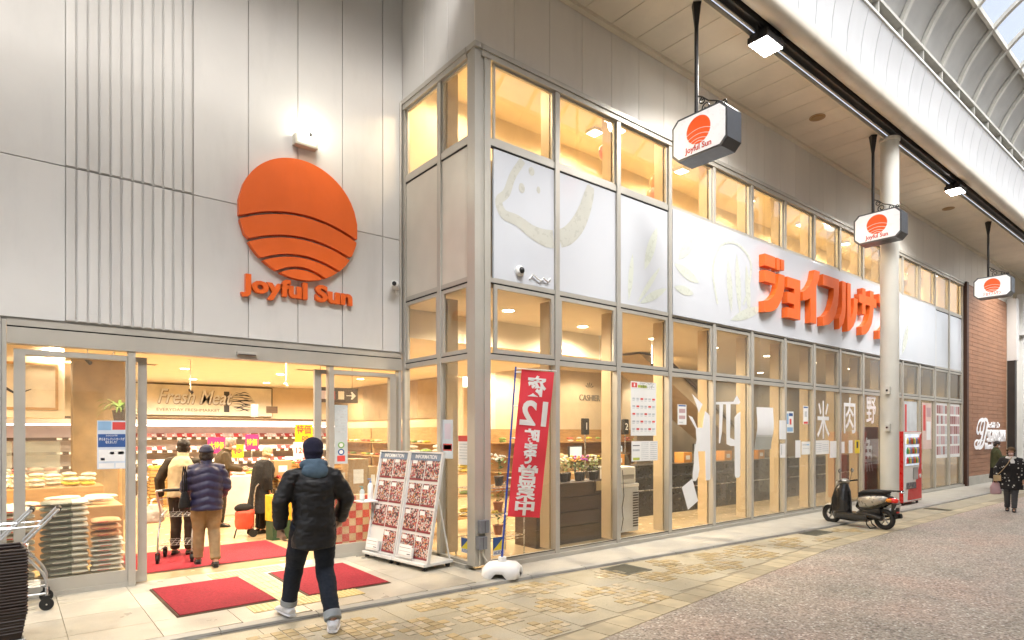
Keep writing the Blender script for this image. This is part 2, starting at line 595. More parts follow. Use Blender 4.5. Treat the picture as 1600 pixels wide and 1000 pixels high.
tag(obj('far_slab', b, m_slab, pav), kind='stuff')
# ochre border row along the pebble street
bord = MB(); bord.box(0.004, 0.296, 0.0, 0.28, -0.012, 0.001)
bord_me = bord.mesh('border_paver', mat('border_paver', (0.50, 0.43, 0.29), 0.6, var=0.15, vs=5, pvar=0.15, bump=0.1))
x = -2.4
while x < 20:
    s = (E_(x + 0.3) - E_(x)) / 0.3
    obj('border_paver', bord_me, None, pav, loc=(x, E_(x) + 0.008, Z1), rot=(0, 0, math.atan(s)))
    x += 0.3
rest_b = MB()
pos = sorted(brick_cells, key=lambda c: c[0] ** 2 + c[1] ** 2)
done = {}
cnt = 0
for (x, y, k) in pos:
    key = (round(x / 0.1), round(y / 0.1))
    if key in done: continue
    done[key] = 1
    if cnt < 300:
        obj('paver', bm_mesh[k], None, pav, loc=(x, y, Z1 + 0.001), rot=(rnd.uniform(-.006, .006), rnd.uniform(-.006, .006), rnd.uniform(-.03, .03)))
    else:
        rest_b.box(x - 0.046, x + 0.046, y - 0.046, y + 0.046, Z1 - 0.01, Z1 + 0.005, k)
    cnt += 1
if rest_b.v:
    tag(obj('far_paver', rest_b, m_brick, pav), kind='stuff')
# kerb stones
kx = -3.0
while kx < 30:
    L = 0.9
    a, b2 = K(kx), K(kx + L)
    mb = MB()
    mb.add([(0.004, 0.0, -0.06), (L - 0.004, 0, -0.06), (L - 0.004, 0.13, -0.06), (0.004, 0.13, -0.06),
            (0.004, 0.02, 0.0), (L - 0.004, 0.02, 0.0), (L - 0.004, 0.13, 0.004), (0.004, 0.13, 0.004)],
           [(0, 3, 2, 1), (4, 5, 6, 7), (0, 1, 5, 4), (1, 2, 6, 5), (2, 3, 7, 6), (3, 0, 4, 7)])
    if kx == -3.0:
        kerb = tag(obj('kerb', strip(lambda x: K(x) + 0.012, lambda x: K(x) + 0.14, -0.02), m_asph), kind='structure')
        kerb_me = mb.mesh('kerb_stone', m_kerbstone)
    obj('kerb_stone', kerb_me, None, kerb, loc=(kx, a, 0), rot=(0, 0, math.atan2(b2 - a, L)))
    kx += L
# concrete apron along the shop front and tiled entrance forecourt
apron = struct('shop_apron', strip(lambda x: K(x) + 0.135, lambda x: 6.62, -0.002, 4.72, 42, 40), m_conc)
fore = struct('entrance_forecourt', strip(lambda x: K(x) + 0.135, lambda x: 8.66, -0.014, -8, 4.72, 20), m_grout)
tile_meshes = {}
TX = [-7.512 + 0.66 * i for i in range(19)]
TX = [x for x in TX if x < 4.7]
for i, x in enumerate(TX):
    x1 = min(x + 0.66, 4.715)
    k0 = max(K(x), K(x1)) + 0.14
    ys = [k0, 6.72, 7.38, 8.04, 8.655]
    if ys[1] - ys[0] < 0.1: ys = [k0, 7.38, 8.04, 8.655]
    for y0, y1 in zip(ys, ys[1:]):
        w, d = round(x1 - x, 3), round(y1 - y0, 2)
        if (w, d) not in tile_meshes:
            b = MB(); b.box(0.003, w - 0.003, 0.003, d - 0.003, -0.016, 0)
            tile_meshes[(w, d)] = b.mesh('floor_tile', m_tile)
        obj('floor_tile', tile_meshes[(w, d)], None, fore, loc=(x, y0, 0.0))
# yellow guiding tiles: a stem between the mats and a cross row at the door and at the kerb
m_tact = mat('yellow_guide_tile', (0.66, 0.50, 0.22), 0.5, var=0.06, vs=4, pvar=0.05, bump=0.05)
tb = MB(); tb.box(0.003, 0.297, 0.003, 0.297, 0.0, 0.005)
for bx in range(4):
    tb.box(0.03 + bx * 0.07, 0.06 + bx * 0.07, 0.02, 0.28, 0.005, 0.009)
tb_me = tb.mesh('guide_tile', m_tact)
td = MB(); td.box(0.003, 0.297, 0.003, 0.297, 0.0, 0.005)
for a in range(5):
    for c in range(5):
        td.lathe([(0.017, 0.005), (0.011, 0.010)], (0.04 + a * 0.055, 0.04 + c * 0.055, 0), 6)
td_me = td.mesh('warning_tile', m_tact)
for i in range(5):
    obj('guide_tile', tb_me, None, fore, loc=(2.245, 6.70 + 0.3 * i, 0.001))
for i in range(-1, 3):
    obj('warning_tile', td_me, None, fore, loc=(1.945 + 0.3 * i + 0.0, 8.20, 0.001)) if i >= 0 else None
for i in range(4):
    obj('warning_tile', td_me, None, fore, loc=(1.9 + 0.3 * i, 6.39, 0.001))
# drain covers
def drain(name, label, x0, x1, y0, y1, rz):
    cx, cy = (x0 + x1) / 2, (y0 + y1) / 2
    t = thing(name, label, 'drain cover', (cx, cy, Z1 + 0.004), rz, 'drain covers in the pavement')
    w, d = (x1 - x0) / 2, (y1 - y0) / 2
    b = MB()
    b.box(-w, w, -d, -d + 0.03, -0.01, 0.004); b.box(-w, w, d - 0.03, d, -0.01, 0.004)
    b.box(-w, -w + 0.03, -d + 0.03, d - 0.03, -0.01, 0.004); b.box(w - 0.03, w, -d + 0.03, d - 0.03, -0.01, 0.004)
    md = mat('drain_steel', (0.16, 0.16, 0.13), 0.6, metal=0.4, var=0.2)
    obj('frame', b, md, t)
    n = 14
    for i in range(n):
        b = MB(); x = -w + 0.04 + (2 * w - 0.08) * i / (n - 1)
        b.box(x - 0.008, x + 0.008, -d + 0.03, d - 0.03, -0.012, 0.002)
        obj('bar', b, md, t)
    b = MB(); b.box(-w + 0.03, w - 0.03, -d + 0.03, d - 0.03, -0.012, -0.008)
    obj('pan', b, mat('drain_pan', (0.05, 0.05, 0.04), 0.9), t)
drain('drain_cover', 'square steel grating in the pavement below the flower display window', 6.15, 6.65, 5.2, 5.68, 0)
drain('drain_cover', 'square steel grating in the pavement beside the scooter front wheel', 11.1, 11.75, 5.08, 5.4, 0)
# ------------------------------------------------------------------ supermarket building
YF, XR, YE = 6.55, 4.72, 8.45
shop = thing('supermarket_building', 'large supermarket with white panelled entrance wall and long glazed front', 'building', (4.72, 6.55, 0))
def P(name, mb, m, parent=None, **k):
    return obj(name, mb, m, parent or shop, world=True, **k)
# entrance wall: backing with cladding panels and a field of vertical ribs
b = MB()
b.box(-8, 4.72, 8.475, 8.60, 3.012, 9.3); b.box(-8, -0.012, 8.475, 8.60, 0.0, 3.008)
b.box(4.735, 4.86, 6.60, 8.475, 6.90, 9.3)
b.box(4.862, 34.0, 6.575, 6.70, 6.90, 9.3)
ewall = P('wall', b, mat('seam_grey', (0.50, 0.48, 0.45), 0.8))
def panel(x0, x1, y, z0, z1, m=m_panel, g=0.005, axis='x', t=0.022, par=None):
    b = MB()
    if axis == 'x': b.cbox(x0 + g, x1 - g, y, y + t, z0 + g, z1 - g, 0.004)
    else: b.cbox(y, y + t, x0 + g, x1 - g, z0 + g, z1 - g, 0.004)
    return P('wall_panel', b, m, par or ewall)
SEAM = 4.753
for x0, x1 in [(-8, -5.4), (-5.4, -2.8), (-2.8, -0.8), (-0.8, 0.498), (1.783, 2.437), (2.437, 3.09), (3.09, 3.735), (3.735, 4.376), (4.376, 4.712)]:
    panel(x0, x1, YE, SEAM, 9.2)
    panel(x0, x1, YE, 3.03, SEAM)
for x0, x1 in [(-8, -5.4), (-5.4, -2.8), (-2.8, -0.8), (-0.8, -0.055)]:
    panel(x0, x1, YE, 0.02, 3.03)
panel(0.498, 1.783, YE + 0.004, SEAM, 9.2); panel(0.498, 1.783, YE + 0.004, 3.03, SEAM)
pw = (1.783 - 0.498) / 12
for i in range(12):
    for z0, z1 in ((3.045, SEAM - 0.012), (SEAM + 0.012, 9.2)):
        b = MB(); b.cbox(0.498 + i * pw, 0.498 + (i + 0.80) * pw, YE - 0.022, YE + 0.003, z0, z1, 0.005)
        P('wall_rib', b, m_panel, ewall)
# upper walls over the glazing
y = 6.55
for i in range(3):
    panel(6.565 + i * 0.635, 6.565 + (i + 1) * 0.635, 4.712, 6.885, 9.2, m_panel, axis='y')
x = 4.715
while x < 33.5:
    panel(x, x + 0.6625, YF, 6.885, 9.2, m_panel2, g=0.003)
    x += 0.6625
# curtain wall
MX = [6.18 + 1.335 * i for i in range(15)]
b = MB()
b.box(4.962, 24.95, 6.50, 6.66, 0.0, 0.055)
b.box(4.962, 24.95, 6.545, 6.64, 0.055, 0.098)
cw = P('curtain_wall', b, m_alu)
for z0, z1 in ((2.775, 2.845), (3.805, 3.865), (5.625, 5.715)):
    b = MB(); b.box(4.962, 24.95, 6.545, 6.625, z0, z1); P('transom', b, m_alu, cw)
b = MB(); b.box(4.80, 24.95, 6.515, 6.65, 6.74, 6.815); b.box(4.78, 24.95, 6.495, 6.66, 6.815, 6.882); P('cap', b, m_alu, cw)
for z in (2.845, 3.787, 5.607):
    g = MB(); g.box(4.962, 24.9, 6.550, 6.60, z + 0.0015, z + 0.017); P('gasket', g, m_gasket, cw)
g = MB(); g.box(4.962, 24.95, 6.542, 6.56, 0.098, 0.106); P('gasket', g, m_gasket, cw)
for i, x in enumerate(MX):
    b = MB()
    b.box(x - 0.042, x + 0.042, 6.53, 6.63, 0.055, 3.86)
    b.box(x - 0.042, x + 0.042, 6.53, 6.63, 3.862, 6.80) if (i < 3 or i >= 12) else b.box(x - 0.04, x + 0.04, 6.53, 6.63, 5.60, 6.80)
    P('mullion', b, m_alu, cw)
    f = MB(); f.box(x - 0.05, x + 0.05, 6.66, 6.86, 0.10, 3.72)
    f.box(x - 0.05, x + 0.05, 6.66, 6.84, 5.56, 7.2)
    P('interior_fin', f, m_fin, cw)
bays = list(zip([4.985] + MX[:-1], MX))
m_span = None
def spandrel_mat():
    m, nt, b_ = newmat('white_back_painted_glass')
    v = wpos(nt)
    c = ramp(nt, tnoise(nt, v, 0.5, 3), [(0.3, (0.56, 0.59, 0.64)), (0.7, (0.62, 0.64, 0.68))])
    nt.links.new(c, b_.inputs['Base Color'])
    b_.inputs['Roughness'].default_value = 0.16
    b_.inputs['Coat Weight'].default_value = 0.3
    b_.inputs['Coat Roughness'].default_value = 0.03
    return m
m_span = spandrel_mat()
m_silver = mat('satin_silver_panel', (0.62, 0.59, 0.52), 0.38, metal=0.12, var=0.04)
def sash(x0, x1, z0, z1, y, w=0.055, axis='x'):
    b = MB()
    for a in ((x0, x0 + w, z0, z1), (x1 - w, x1, z0, z1), (x0 + w, x1 - w, z0, z0 + w), (x0 + w, x1 - w, z1 - w, z1)):
        if axis == 'x': b.box(a[0], a[1], y, y + 0.035, a[2], a[3])
        else: b.box(y, y + 0.035, a[0], a[1], a[2], a[3])
    return b
for i, (x0, x1) in enumerate(bays):
    a, c = x0 + 0.044, x1 - 0.044
    gm = m_glass if i < 4 else m_glass_dusty
    b = MB(); b.box(a, c, 6.585, 6.593, 0.10, 2.774)
    P('pane', b, gm, cw)
    s = P('window_sash', sash(a + 0.006, c - 0.006, 2.864, 3.785, 6.553), m_alu, cw)
    b = MB(); b.box(a + 0.06, c - 0.06, 6.572, 6.580, 2.92, 3.73)
    P('pane', b, gm, cw)
    b = MB(); b.box(a, c, 6.585, 6.593, 5.716, 6.739)
    P('pane', b, gm, cw)
    P('window_sash', sash(a + 0.004, c - 0.004, 5.718, 6.738, 6.565, 0.03), m_alu, cw)
    if i < 3 or i >= 13:
        b = MB(); b.cbox(a + 0.004, c - 0.004, 6.56, 6.60, 3.87, 5.605, 0.004)
        P('spandrel_panel', b, m_span, cw)
b = MB(); b.cbox(8.895, MX[12] - 0.045, 6.515, 6.60, 3.835, 5.665, 0.006)
board = P('sign_board', b, m_span, cw)
# corner post
b = MB()
b.box(4.70, 4.775, 6.64, 6.70, 0.055, 6.80); b.box(4.70, 4.80, 6.53, 6.64, 0.055, 6.815)
b.box(4.80, 4.86, 6.55, 6.62, 0.055, 6.74); b.box(4.86, 4.96, 6.53, 6.64, 0.055, 6.74)
b.box(4.68, 4.80, 6.495, 6.70, 6.816, 6.884)
P('corner_post', b, m_alu)
# glazed return beside the entrance
b = MB()
b.box(4.66, 4.80, 6.70, 8.45, 0.0, 0.055); b.box(4.70, 4.79, 6.70, 8.44, 0.055, 0.10)
rw = P('return_glazing', b, m_alu)
for z0, z1 in ((2.775, 2.845), (3.805, 3.865), (5.625, 5.715)):
    b = MB(); b.box(4.712, 4.79, 6.70, 8.36, z0, z1); P('transom', b, m_alu, rw)
b = MB(); b.box(4.685, 4.80, 6.702, 8.44, 6.74, 6.815); b.box(4.672, 4.80, 6.702, 8.45, 6.816, 6.882); P('cap', b, m_alu, rw)
for z in (2.845, 3.787, 5.607):
    g = MB(); g.box(4.717, 4.76, 6.70, 8.36, z + 0.0015, z + 0.017); P('gasket', g, m_gasket, rw)
for y0, y1 in ((7.36, 7.445), (8.36, 8.445)):
    b = MB(); b.box(4.70, 4.79, y0, y1, 0.055, 6.80); P('mullion', b, m_alu, rw)
    if y0 < 8:
        b = MB(); b.box(4.82, 5.0, y0, y1, 0.1, 3.7); b.box(4.82, 5.0, y0, y1, 5.56, 7.2); P('interior_fin', b, m_fin, rw)
for y0, y1 in ((6.704, 7.357), (7.448, 8.357)):
    b = MB(); b.box(4.745, 4.753, y0, y1, 0.10, 2.774); P('pane', b, m_glass, rw)
    P('window_sash', sash(y0 + 0.004, y1 - 0.004, 2.864, 3.785, 4.72, 0.05, 'y'), m_alu, rw)
    b = MB(); b.box(4.738, 4.746, y0 + 0.055, y1 - 0.055, 2.915, 3.735); P('pane', b, m_glass, rw)
    b = MB(); b.box(4.745, 4.753, y0, y1, 5.716, 6.739); P('pane', b, m_glass, rw)
    P('window_sash', sash(y0 + 0.004, y1 - 0.004, 5.718, 6.738, 4.73, 0.03, 'y'), m_alu, rw)
    b = MB(); b.cbox(4.728, 4.76, y0 + 0.004, y1 - 0.004, 3.87, 5.605, 0.004); P('spandrel_panel', b, m_silver, rw)
# entrance header, posts, side lights and sliding leaves
b = MB()
b.box(-0.01, 4.69, 8.425, 8.60, 2.752, 2.925); b.box(-0.01, 4.69, 8.432, 8.60, 2.942, 3.008); b.box(-0.01, 4.69, 8.46, 8.60, 2.925, 2.942)
b.box(-0.05, -0.012, 8.43, 8.60, 0.0, 3.0)
ent = P('entrance_frame', b, m_alu)
g = MB(); g.box(-0.01, 4.69, 8.445, 8.46, 2.926, 2.941); P('gasket', g, m_gasket, ent)
b = MB(); b.box(1.09, 1.165, 8.44, 8.56, 0.0, 2.75); P('post', b, m_alu, ent)
b = MB(); b.box(3.535, 3.60, 8.44, 8.56, 0.0, 2.75); P('post', b, m_alu, ent)
b = MB(); b.box(4.64, 4.69, 8.44, 8.56, 0.0, 2.75); P('post', b, m_alu, ent)
def leaf(name, x0, x1, y, w0, w1, z0=0.012):
    b = MB()
    b.box(x0, x0 + w0, y, y + 0.045, z0, 2.70); b.box(x1 - w1, x1, y, y + 0.045, z0, 2.70)
    b.box(x0 + w0, x1 - w1, y, y + 0.045, z0, z0 + 0.14); b.box(x0 + w0, x1 - w1, y, y + 0.045, 2.64, 2.70)
    o = P(name, b, m_alu, ent)
    b = MB(); b.box(x0 + w0 + 0.001, x1 - w1 - 0.001, y + 0.018, y + 0.026, z0 + 0.141, 2.639)
    obj('pane', b, m_glass, o, world=True)
    return o
leaf('side_light', 0.045, 1.088, 8.47, 0.10, 0.02, 0.05)
leaf('side_light', 3.602, 4.615, 8.47, 0.02, 0.105, 0.05)
leaf('sliding_door', 0.055, 1.298, 8.555, 0.08, 0.092)
leaf('sliding_door', 3.366, 4.612, 8.555, 0.10, 0.08)
for a_, c_ in ((-0.01, 1.09), (3.60, 4.64)):
    b = MB(); b.box(a_, c_, 8.46, 8.60, 0.0, 0.05); P('sill', b, m_alu, ent)
b = MB(); b.cbox(2.28, 2.53, 8.385, 8.424, 2.80, 2.845, 0.006); s = P('door_sensor', b, m_alu, ent)
b = MB(); b.box(2.295, 2.515, 8.382, 8.386, 2.806, 2.816); obj('lens', b, m_black, s, world=True)
b = MB(); b.box(4.70, 4.712, 8.452, 8.468, 0, 8.9)
P('downpipe', MB().cyl((4.665, 8.425, 3.01), (4.665, 8.425, 6.85), 0.018, n=8), m_alu)
# recess ceiling over the entrance, slabs and back structure (all inside the building)
b = MB(); b.box(-8, 4.70, 6.6, 8.47, 9.2, 9.3)
P('recess_ceiling', b, m_panel)
b = MB(); b.box(4.80, 25.0, 6.70, 14.2, 3.90, 5.50)
P('floor_slab', b, m_beige)

# ------------------------------------------------------------------ shop interior shell
fl = MB()
fl.box(4.80, 25.0, 6.66, 8.60, -0.05, 0.0); fl.box(-6.0, 25.0, 8.60, 21.3, -0.05, 0.001)
struct('store_floor', fl, mat('shop_floor_vinyl', (0.56, 0.42, 0.24), 0.22, var=0.05, vs=1.2))
cl = MB()
cl.box(-6.0, 5.6, 8.60, 21.3, 3.30, 3.36); cl.box(5.6, 9.4, 8.60, 21.3, 3.301, 3.36)
cl.box(4.80, 25.0, 6.66, 8.60, 3.76, 3.82)
cl.box(9.4, 25.0, 8.60, 14.2, 3.76, 3.82)
cl.box(4.8, 9.4, 8.60, 8.64, 3.36, 3.76); cl.box(9.36, 9.4, 8.64, 14.2, 3.30, 3.76)
struct('ceiling', cl, m_ceil)
iw = MB()
iw.box(-6.0, 9.4, 21.0, 21.1, 0, 3.3)
iw.box(9.0, 9.4, 14.0, 21.0, 0, 3.3)
iw.box(9.4, 25.0, 14.0, 14.1, 0, 3.76)
iw.box(-6.1, -6.0, 8.6, 21.1, 0, 3.3)
iw.box(24.95, 25.05, 6.66, 14.1, 0, 7.3)
struct('interior_wall', iw, m_beige)
up = MB()
up.box(4.80, 25.0, 8.45, 8.55, 5.5, 7.25); up.box(4.80, 25.0, 6.71, 11.1, 7.25, 7.32)
struct('upper_room_wall', up, mat('upper_room_cream', (0.78, 0.66, 0.46), 0.7, var=0.05))

# ------------------------------------------------------------------ brick-clad bay and neighbouring shop
brickm = mat('terracotta_tile', (0.32, 0.16, 0.09), 0.55, var=0.16, vs=2.5, stretch=(0.6, 1, 6), pvar=0.08, bump=0.15)
bb = thing('terracotta_wall_bay', 'orange brown tiled wall bay at the far end of the glazed front', 'wall', (27.6, 6.5, 0))
b = MB(); b.box(25.2, 30.2, 6.53, 6.70, 0.0, 6.88); core = obj('backing', b, mat('tile_bed', (0.28, 0.135, 0.07), 0.8), bb, world=True)
b = MB(); b.box(24.98, 25.19, 6.44, 6.70, 0, 6.885); obj('edge_trim', b, mat('dark_brown_trim', (0.07, 0.028, 0.015), 0.5), bb, world=True)
TH = 0.145
tm = MB(); tm.box(0.006, 1.244, 0, 0.026, 0.005, TH - 0.005); tm_me = tm.mesh('tile', brickm)
tmh = MB(); tmh.box(0.006, 0.619, 0, 0.026, 0.005, TH - 0.005); tmh_me = tmh.mesh('tile', brickm)
row = 0
z = 0.30
while z + TH < 6.88:
    if row % 2 == 0:
        for i in range(4): obj('tile', tm_me, None, core, loc=(25.2 - 27.6 + i * 1.25, 6.503 - 6.5, z))
    else:
        obj('tile', tmh_me, None, core, loc=(25.2 - 27.6, 0.003, z))
        for i in range(3): obj('tile', tm_me, None, core, loc=(25.2 - 27.6 + 0.625 + i * 1.25, 0.003, z))
        obj('tile', tmh_me, None, core, loc=(25.2 - 27.6 + 4.375, 0.003, z))
    z += TH; row += 1
b = MB(); b.box(25.2, 30.2, 6.46, 6.53, 0, 0.295); obj('plinth', b, m_conc, bb, world=True)
cb = thing('column_with_dark_base', 'square column, cream above and near black below, beside the terracotta bay', 'column', (30.36, 6.35, 0))
b = MB(); b.box(30.22, 30.5, 6.25, 6.49, 0.0, 4.6); obj('dark_base', b, mat('charcoal_panel', (0.035, 0.03, 0.026), 0.5), cb, world=True)
b = MB(); b.box(30.2, 30.6, 6.2, 6.49, 4.602, 7.0); obj('shaft', b, m_panel, cb, world=True)
nb = thing('neighbouring_shop', 'cream shop front with pale posts beyond the dark column', 'building', (36, 6.5, 0))
b = MB(); b.box(31.4, 42, 6.5, 6.9, 0, 9.0); obj('wall', b, mat('cream_stucco', (0.55, 0.49, 0.38), 0.7, dirt=0.2), nb, world=True)
for x in (31.7, 32.9, 34.4, 36.0):
    b = MB(); b.box(x, x + 0.14, 6.3, 6.5, 0, 7.4); obj('post', b, m_white, nb, world=True)
b = MB(); b.box(31.4, 42, 6.2, 6.5, 5.7, 5.95); obj('beam', b, m_white, nb, world=True)
for k in range(4):
    b = MB(); b.box(31.95 + 1.5 * k, 32.8 + 1.5 * k, 6.47, 6.499, 0.3, 2.6); obj('window', b, mat('dim_shop_glass', (0.16, 0.15, 0.12), 0.1), nb, world=True)

# opposite side of the arcade street: plain shop fronts, they only show as light and reflections
op = thing('opposite_shop_row', 'plain pale shop fronts on the other side of the arcade street', 'building', (14, -2.7, 0))
b = MB(); b.box(-14, 42, -3.2, -2.72, 2.9, 9.3); obj('wall', b, m_panel2, op, world=True)
for i in range(14):
    x = -14 + 4 * i
    b = MB(); b.box(x, x + 0.5, -3.2, -2.70, 0, 2.9); obj('pier', b, m_panel, op, world=True)
    b = MB(); b.box(x + 0.5, x + 4, -3.1, -3.0, 0, 2.899); obj('shop_window', b, mat('pale_shutter_sheet', (0.46, 0.45, 0.42), 0.4, var=0.3, vs=0.6), op, world=True)  # unseen shutters, added pale so the facing glazing reflects a lighter grey
# ------------------------------------------------------------------ arcade roof over the street
YC = 1.93
MOD = 0.585
roof = thing('arcade_roof', 'barrel vaulted shopping arcade roof with beige plank soffit and grey ribs', 'arcade roof', (14, YC, 0))
def RP(name, mb, m, parent=None, **k):
    return obj(name, mb, m, parent or roof, world=True, **k)
m_soff = mat('beige_soffit_plank', (0.69, 0.62, 0.50), 0.5, var=0.06, vs=1.5, dirt=0.15, pvar=0.05)
m_gutter = mat('cream_gutter', (0.64, 0.59, 0.50), 0.42, var=0.08, vs=1.2, dirt=0.3)
m_vwhite = mat('white_curved_cladding', (0.60, 0.61, 0.62), 0.45, var=0.05, vs=0.8, pvar=0.05, dirt=0.12)
m_vgrey = mat('grey_vault_sheet', (0.46, 0.46, 0.44), 0.6, var=0.12, vs=1.2, dirt=0.2)
m_rib = mat('pale_vault_rib', (0.60, 0.59, 0.54), 0.5, var=0.1, vs=4, dirt=0.25)
X0, X1 = -10.0, 40.0
def mir(y, side):
    return y if side > 0 else 2 * YC - y
for side in (1, -1):
    b = MB(); b.box(X0, X1, mir(6.46, side), mir(5.23, side), 8.165, 8.20)
    soff = RP('soffit', b, mat('soffit_gap', (0.08, 0.065, 0.045), 0.8))
    pl = MB(); pl.box(0.006, MOD - 0.006, 0, 1.20, 0.0, 0.03)
    pl_me = pl.mesh('soffit_plank', m_soff)
    x = 6.661 - 28 * MOD
    while x < X1 - MOD:
        yy = 5.245 if side > 0 else mir(5.245 + 1.20, -1)
        if side > 0 or True:
            o = obj('soffit_plank', pl_me, None, soff, loc=(x - 14, yy - YC, 8.135))
        x += MOD
    b = MB(); b.box(X0, X1, mir(6.545, side), mir(6.45, side), 8.09, 8.15); RP('cornice', b, m_soff)
    b = MB(); b.box(X0, X1, mir(5.24, side), mir(5.215, side), 8.09, 8.17); RP('edge_trim', b, m_soff)
    # dark service slot with a cable tray
    b = MB(); b.box(X0, X1, mir(5.21, side), mir(4.98, side), 8.24, 8.30); b.box(X0, X1, mir(5.02, side), mir(4.985, side), 8.13, 8.24)
    RP('service_slot', b, m_dark)
    b = MB(); b.box(X0, X1, mir(5.17, side), mir(5.14, side), 8.15, 8.17); RP('conduit', b, mat('pale_conduit', (0.5, 0.46, 0.4), 0.5), None)
    # rounded gutter beam
    prof = []
    for i in range(11):
        a = R(200 + i * 17)
        prof.append((4.80 + 0.175 * math.cos(a) , 8.30 + 0.19 * math.sin(a)))
    prof += [(4.965, 8.48), (4.70, 8.48)]
    g = MB()
    n = len(prof)
    vs = [(X0, mir(p[0], side), p[1]) for p in prof] + [(X1, mir(p[0], side), p[1]) for p in prof]
    g.add(vs, [(i, (i + 1) % n, n + (i + 1) % n, n + i) for i in range(n)])
    RP('gutter', g, m_gutter, smooth=50)
    # white curved cladding, one sheet per module
    cur = [(4.70, 8.33), (4.71, 8.56), (4.695, 8.85), (4.65, 9.12), (4.59, 9.36), (4.56, 9.45)]
    def sheet_me():
        s = MB()
        nn = len(cur)
        vs = []
        for xx in (0.009, MOD - 0.009):
            for (yy, zz) in cur: vs.append((xx, mir(yy, side), zz))
        for xx in (0.009, MOD - 0.009):
            for (yy, zz) in cur: vs.append((xx, mir(yy + 0.02, side), zz + 0.004))
        for i in range(nn - 1):
            s.add([vs[i], vs[i + 1], vs[nn + i + 1], vs[nn + i]], [(0, 1, 2, 3)])
            s.add([vs[2 * nn + i], vs[2 * nn + i + 1], vs[3 * nn + i + 1], vs[3 * nn + i]], [(0, 1, 2, 3)])
            s.add([vs[i], vs[i + 1], vs[2 * nn + i + 1], vs[2 * nn + i]], [(0, 1, 2, 3)])
            s.add([vs[nn + i], vs[nn + i + 1], vs[3 * nn + i + 1], vs[3 * nn + i]], [(0, 1, 2, 3)])
        return s.mesh('cladding_sheet', m_vwhite, smooth=60)
    bk = MB()
    nn = len(cur)
    for i in range(nn - 1):
        bk.quad((X0, mir(cur[i][0] + 0.03, side), cur[i][1]), (X1, mir(cur[i][0] + 0.03, side), cur[i][1]),
                (X1, mir(cur[i + 1][0] + 0.03, side), cur[i + 1][1]), (X0, mir(cur[i + 1][0] + 0.03, side), cur[i + 1][1]))
    clad = RP('cladding', bk, mat('cladding_gap', (0.07, 0.07, 0.07), 0.8))
    sme = sheet_me()
    x = 12.02 - 37 * MOD
    while x < X1 - MOD:
        if side > 0:
            obj('cladding_sheet', sme, None, clad, loc=(x - 14, -YC, 0))
        x += MOD
    if side < 0:
        o = MB()
        for i in range(nn - 1):
            o.quad((X0, mir(cur[i][0], side), cur[i][1]), (X1, mir(cur[i][0], side), cur[i][1]), (X1, mir(cur[i + 1][0], side), cur[i + 1][1]), (X0, mir(cur[i + 1][0], side), cur[i + 1][1]))
        obj('cladding_face', o, m_vwhite, clad, world=True)
    # lip, dark recess and springing rail
    b = MB(); b.box(X0, X1, mir(4.535, side), mir(4.59, side), 9.455, 9.50); RP('lip_rail', b, m_white)
    b = MB(); b.box(X0, X1, mir(4.72, side), mir(4.76, side), 9.40, 9.85); RP('recess_back', b, mat('recess_grey', (0.20, 0.19, 0.16), 0.8))
    b = MB(); b.box(X0, X1, mir(4.55, side), mir(4.74, side), 9.78, 9.845); RP('springing_rail', b, m_rib)
    st = MB(); st.box(-0.02, 0.02, 0, 0.14 * side, 9.50, 9.78)
    st_me = st.mesh('strut', m_rib)
    x = 14.81 - 20 * 2 * MOD
    k = 0
    while x < X1:
        if side > 0: obj('strut', st_me, None, roof, loc=(x - 14, 4.57 - YC, 0))
        x += 2 * MOD
# vault: grey sheet on both flanks, glazing over the crown, ribs every second module
RV, ZV = 2.82, 8.84
def vp(a, r=RV):
    return (YC + r * math.cos(a), ZV + r * math.sin(a))
A0 = math.atan2(9.83 - ZV, 4.6 - YC)
RV = math.hypot(9.83 - ZV, 4.6 - YC)
A1 = R(45)
for side in (1, -1):
    s = MB()
    N = 10
    for i in range(N):
        a, c = A0 + (A1 - A0) * i / N, A0 + (A1 - A0) * (i + 1) / N
        (y0, z0), (y1, z1) = vp(a, RV + 0.06), vp(c, RV + 0.06)
        s.quad((X0, mir(y0, side), z0), (X1, mir(y0, side), z0), (X1, mir(y1, side), z1), (X0, mir(y1, side), z1))
    RP('vault_sheet', s, m_vgrey, smooth=60)
    (y0, z0) = vp(A1, RV)
    b = MB(); b.box(X0, X1, mir(y0 - 0.03, side), mir(y0 + 0.04, side), z0 - 0.03, z0 + 0.09); RP('glazing_rail', b, m_rib)
rb = MB()
pts = []
N = 36
for i in range(N + 1):
    a = A0 + (PI - 2 * A0) * i / N
    pts.append(a)
w = 0.055
vs, fs = [], []
for a in pts:
    (yi, zi), (yo, zo) = vp(a, RV - 0.03), vp(a, RV + 0.05)
    vs += [(-w, yi - YC, zi), (w, yi - YC, zi), (w, yo - YC, zo), (-w, yo - YC, zo)]
for i in range(N):
    for j in range(4):
        fs.append((i * 4 + j, i * 4 + (j + 1) % 4, i * 4 + 4 + (j + 1) % 4, i * 4 + 4 + j))
rb.add(vs, fs)
rb_me = rb.mesh('vault_rib', m_rib, smooth=30)
gl = MB()
NG = 12
for i in range(NG):
    a, c = A1 + (PI - 2 * A1) * i / NG, A1 + (PI - 2 * A1) * (i + 1) / NG
    (y0, z0), (y1, z1) = vp(a, RV + 0.055), vp(c, RV + 0.055)
    gl.quad((w + 0.003, y0 - YC, z0), (2 * MOD - w - 0.003, y0 - YC, z0), (2 * MOD - w - 0.003, y1 - YC, z1), (w + 0.003, y1 - YC, z1))
gl_me = gl.mesh('roof_pane', m_roofglass, smooth=60)
x = 14.81 - 21 * 2 * MOD
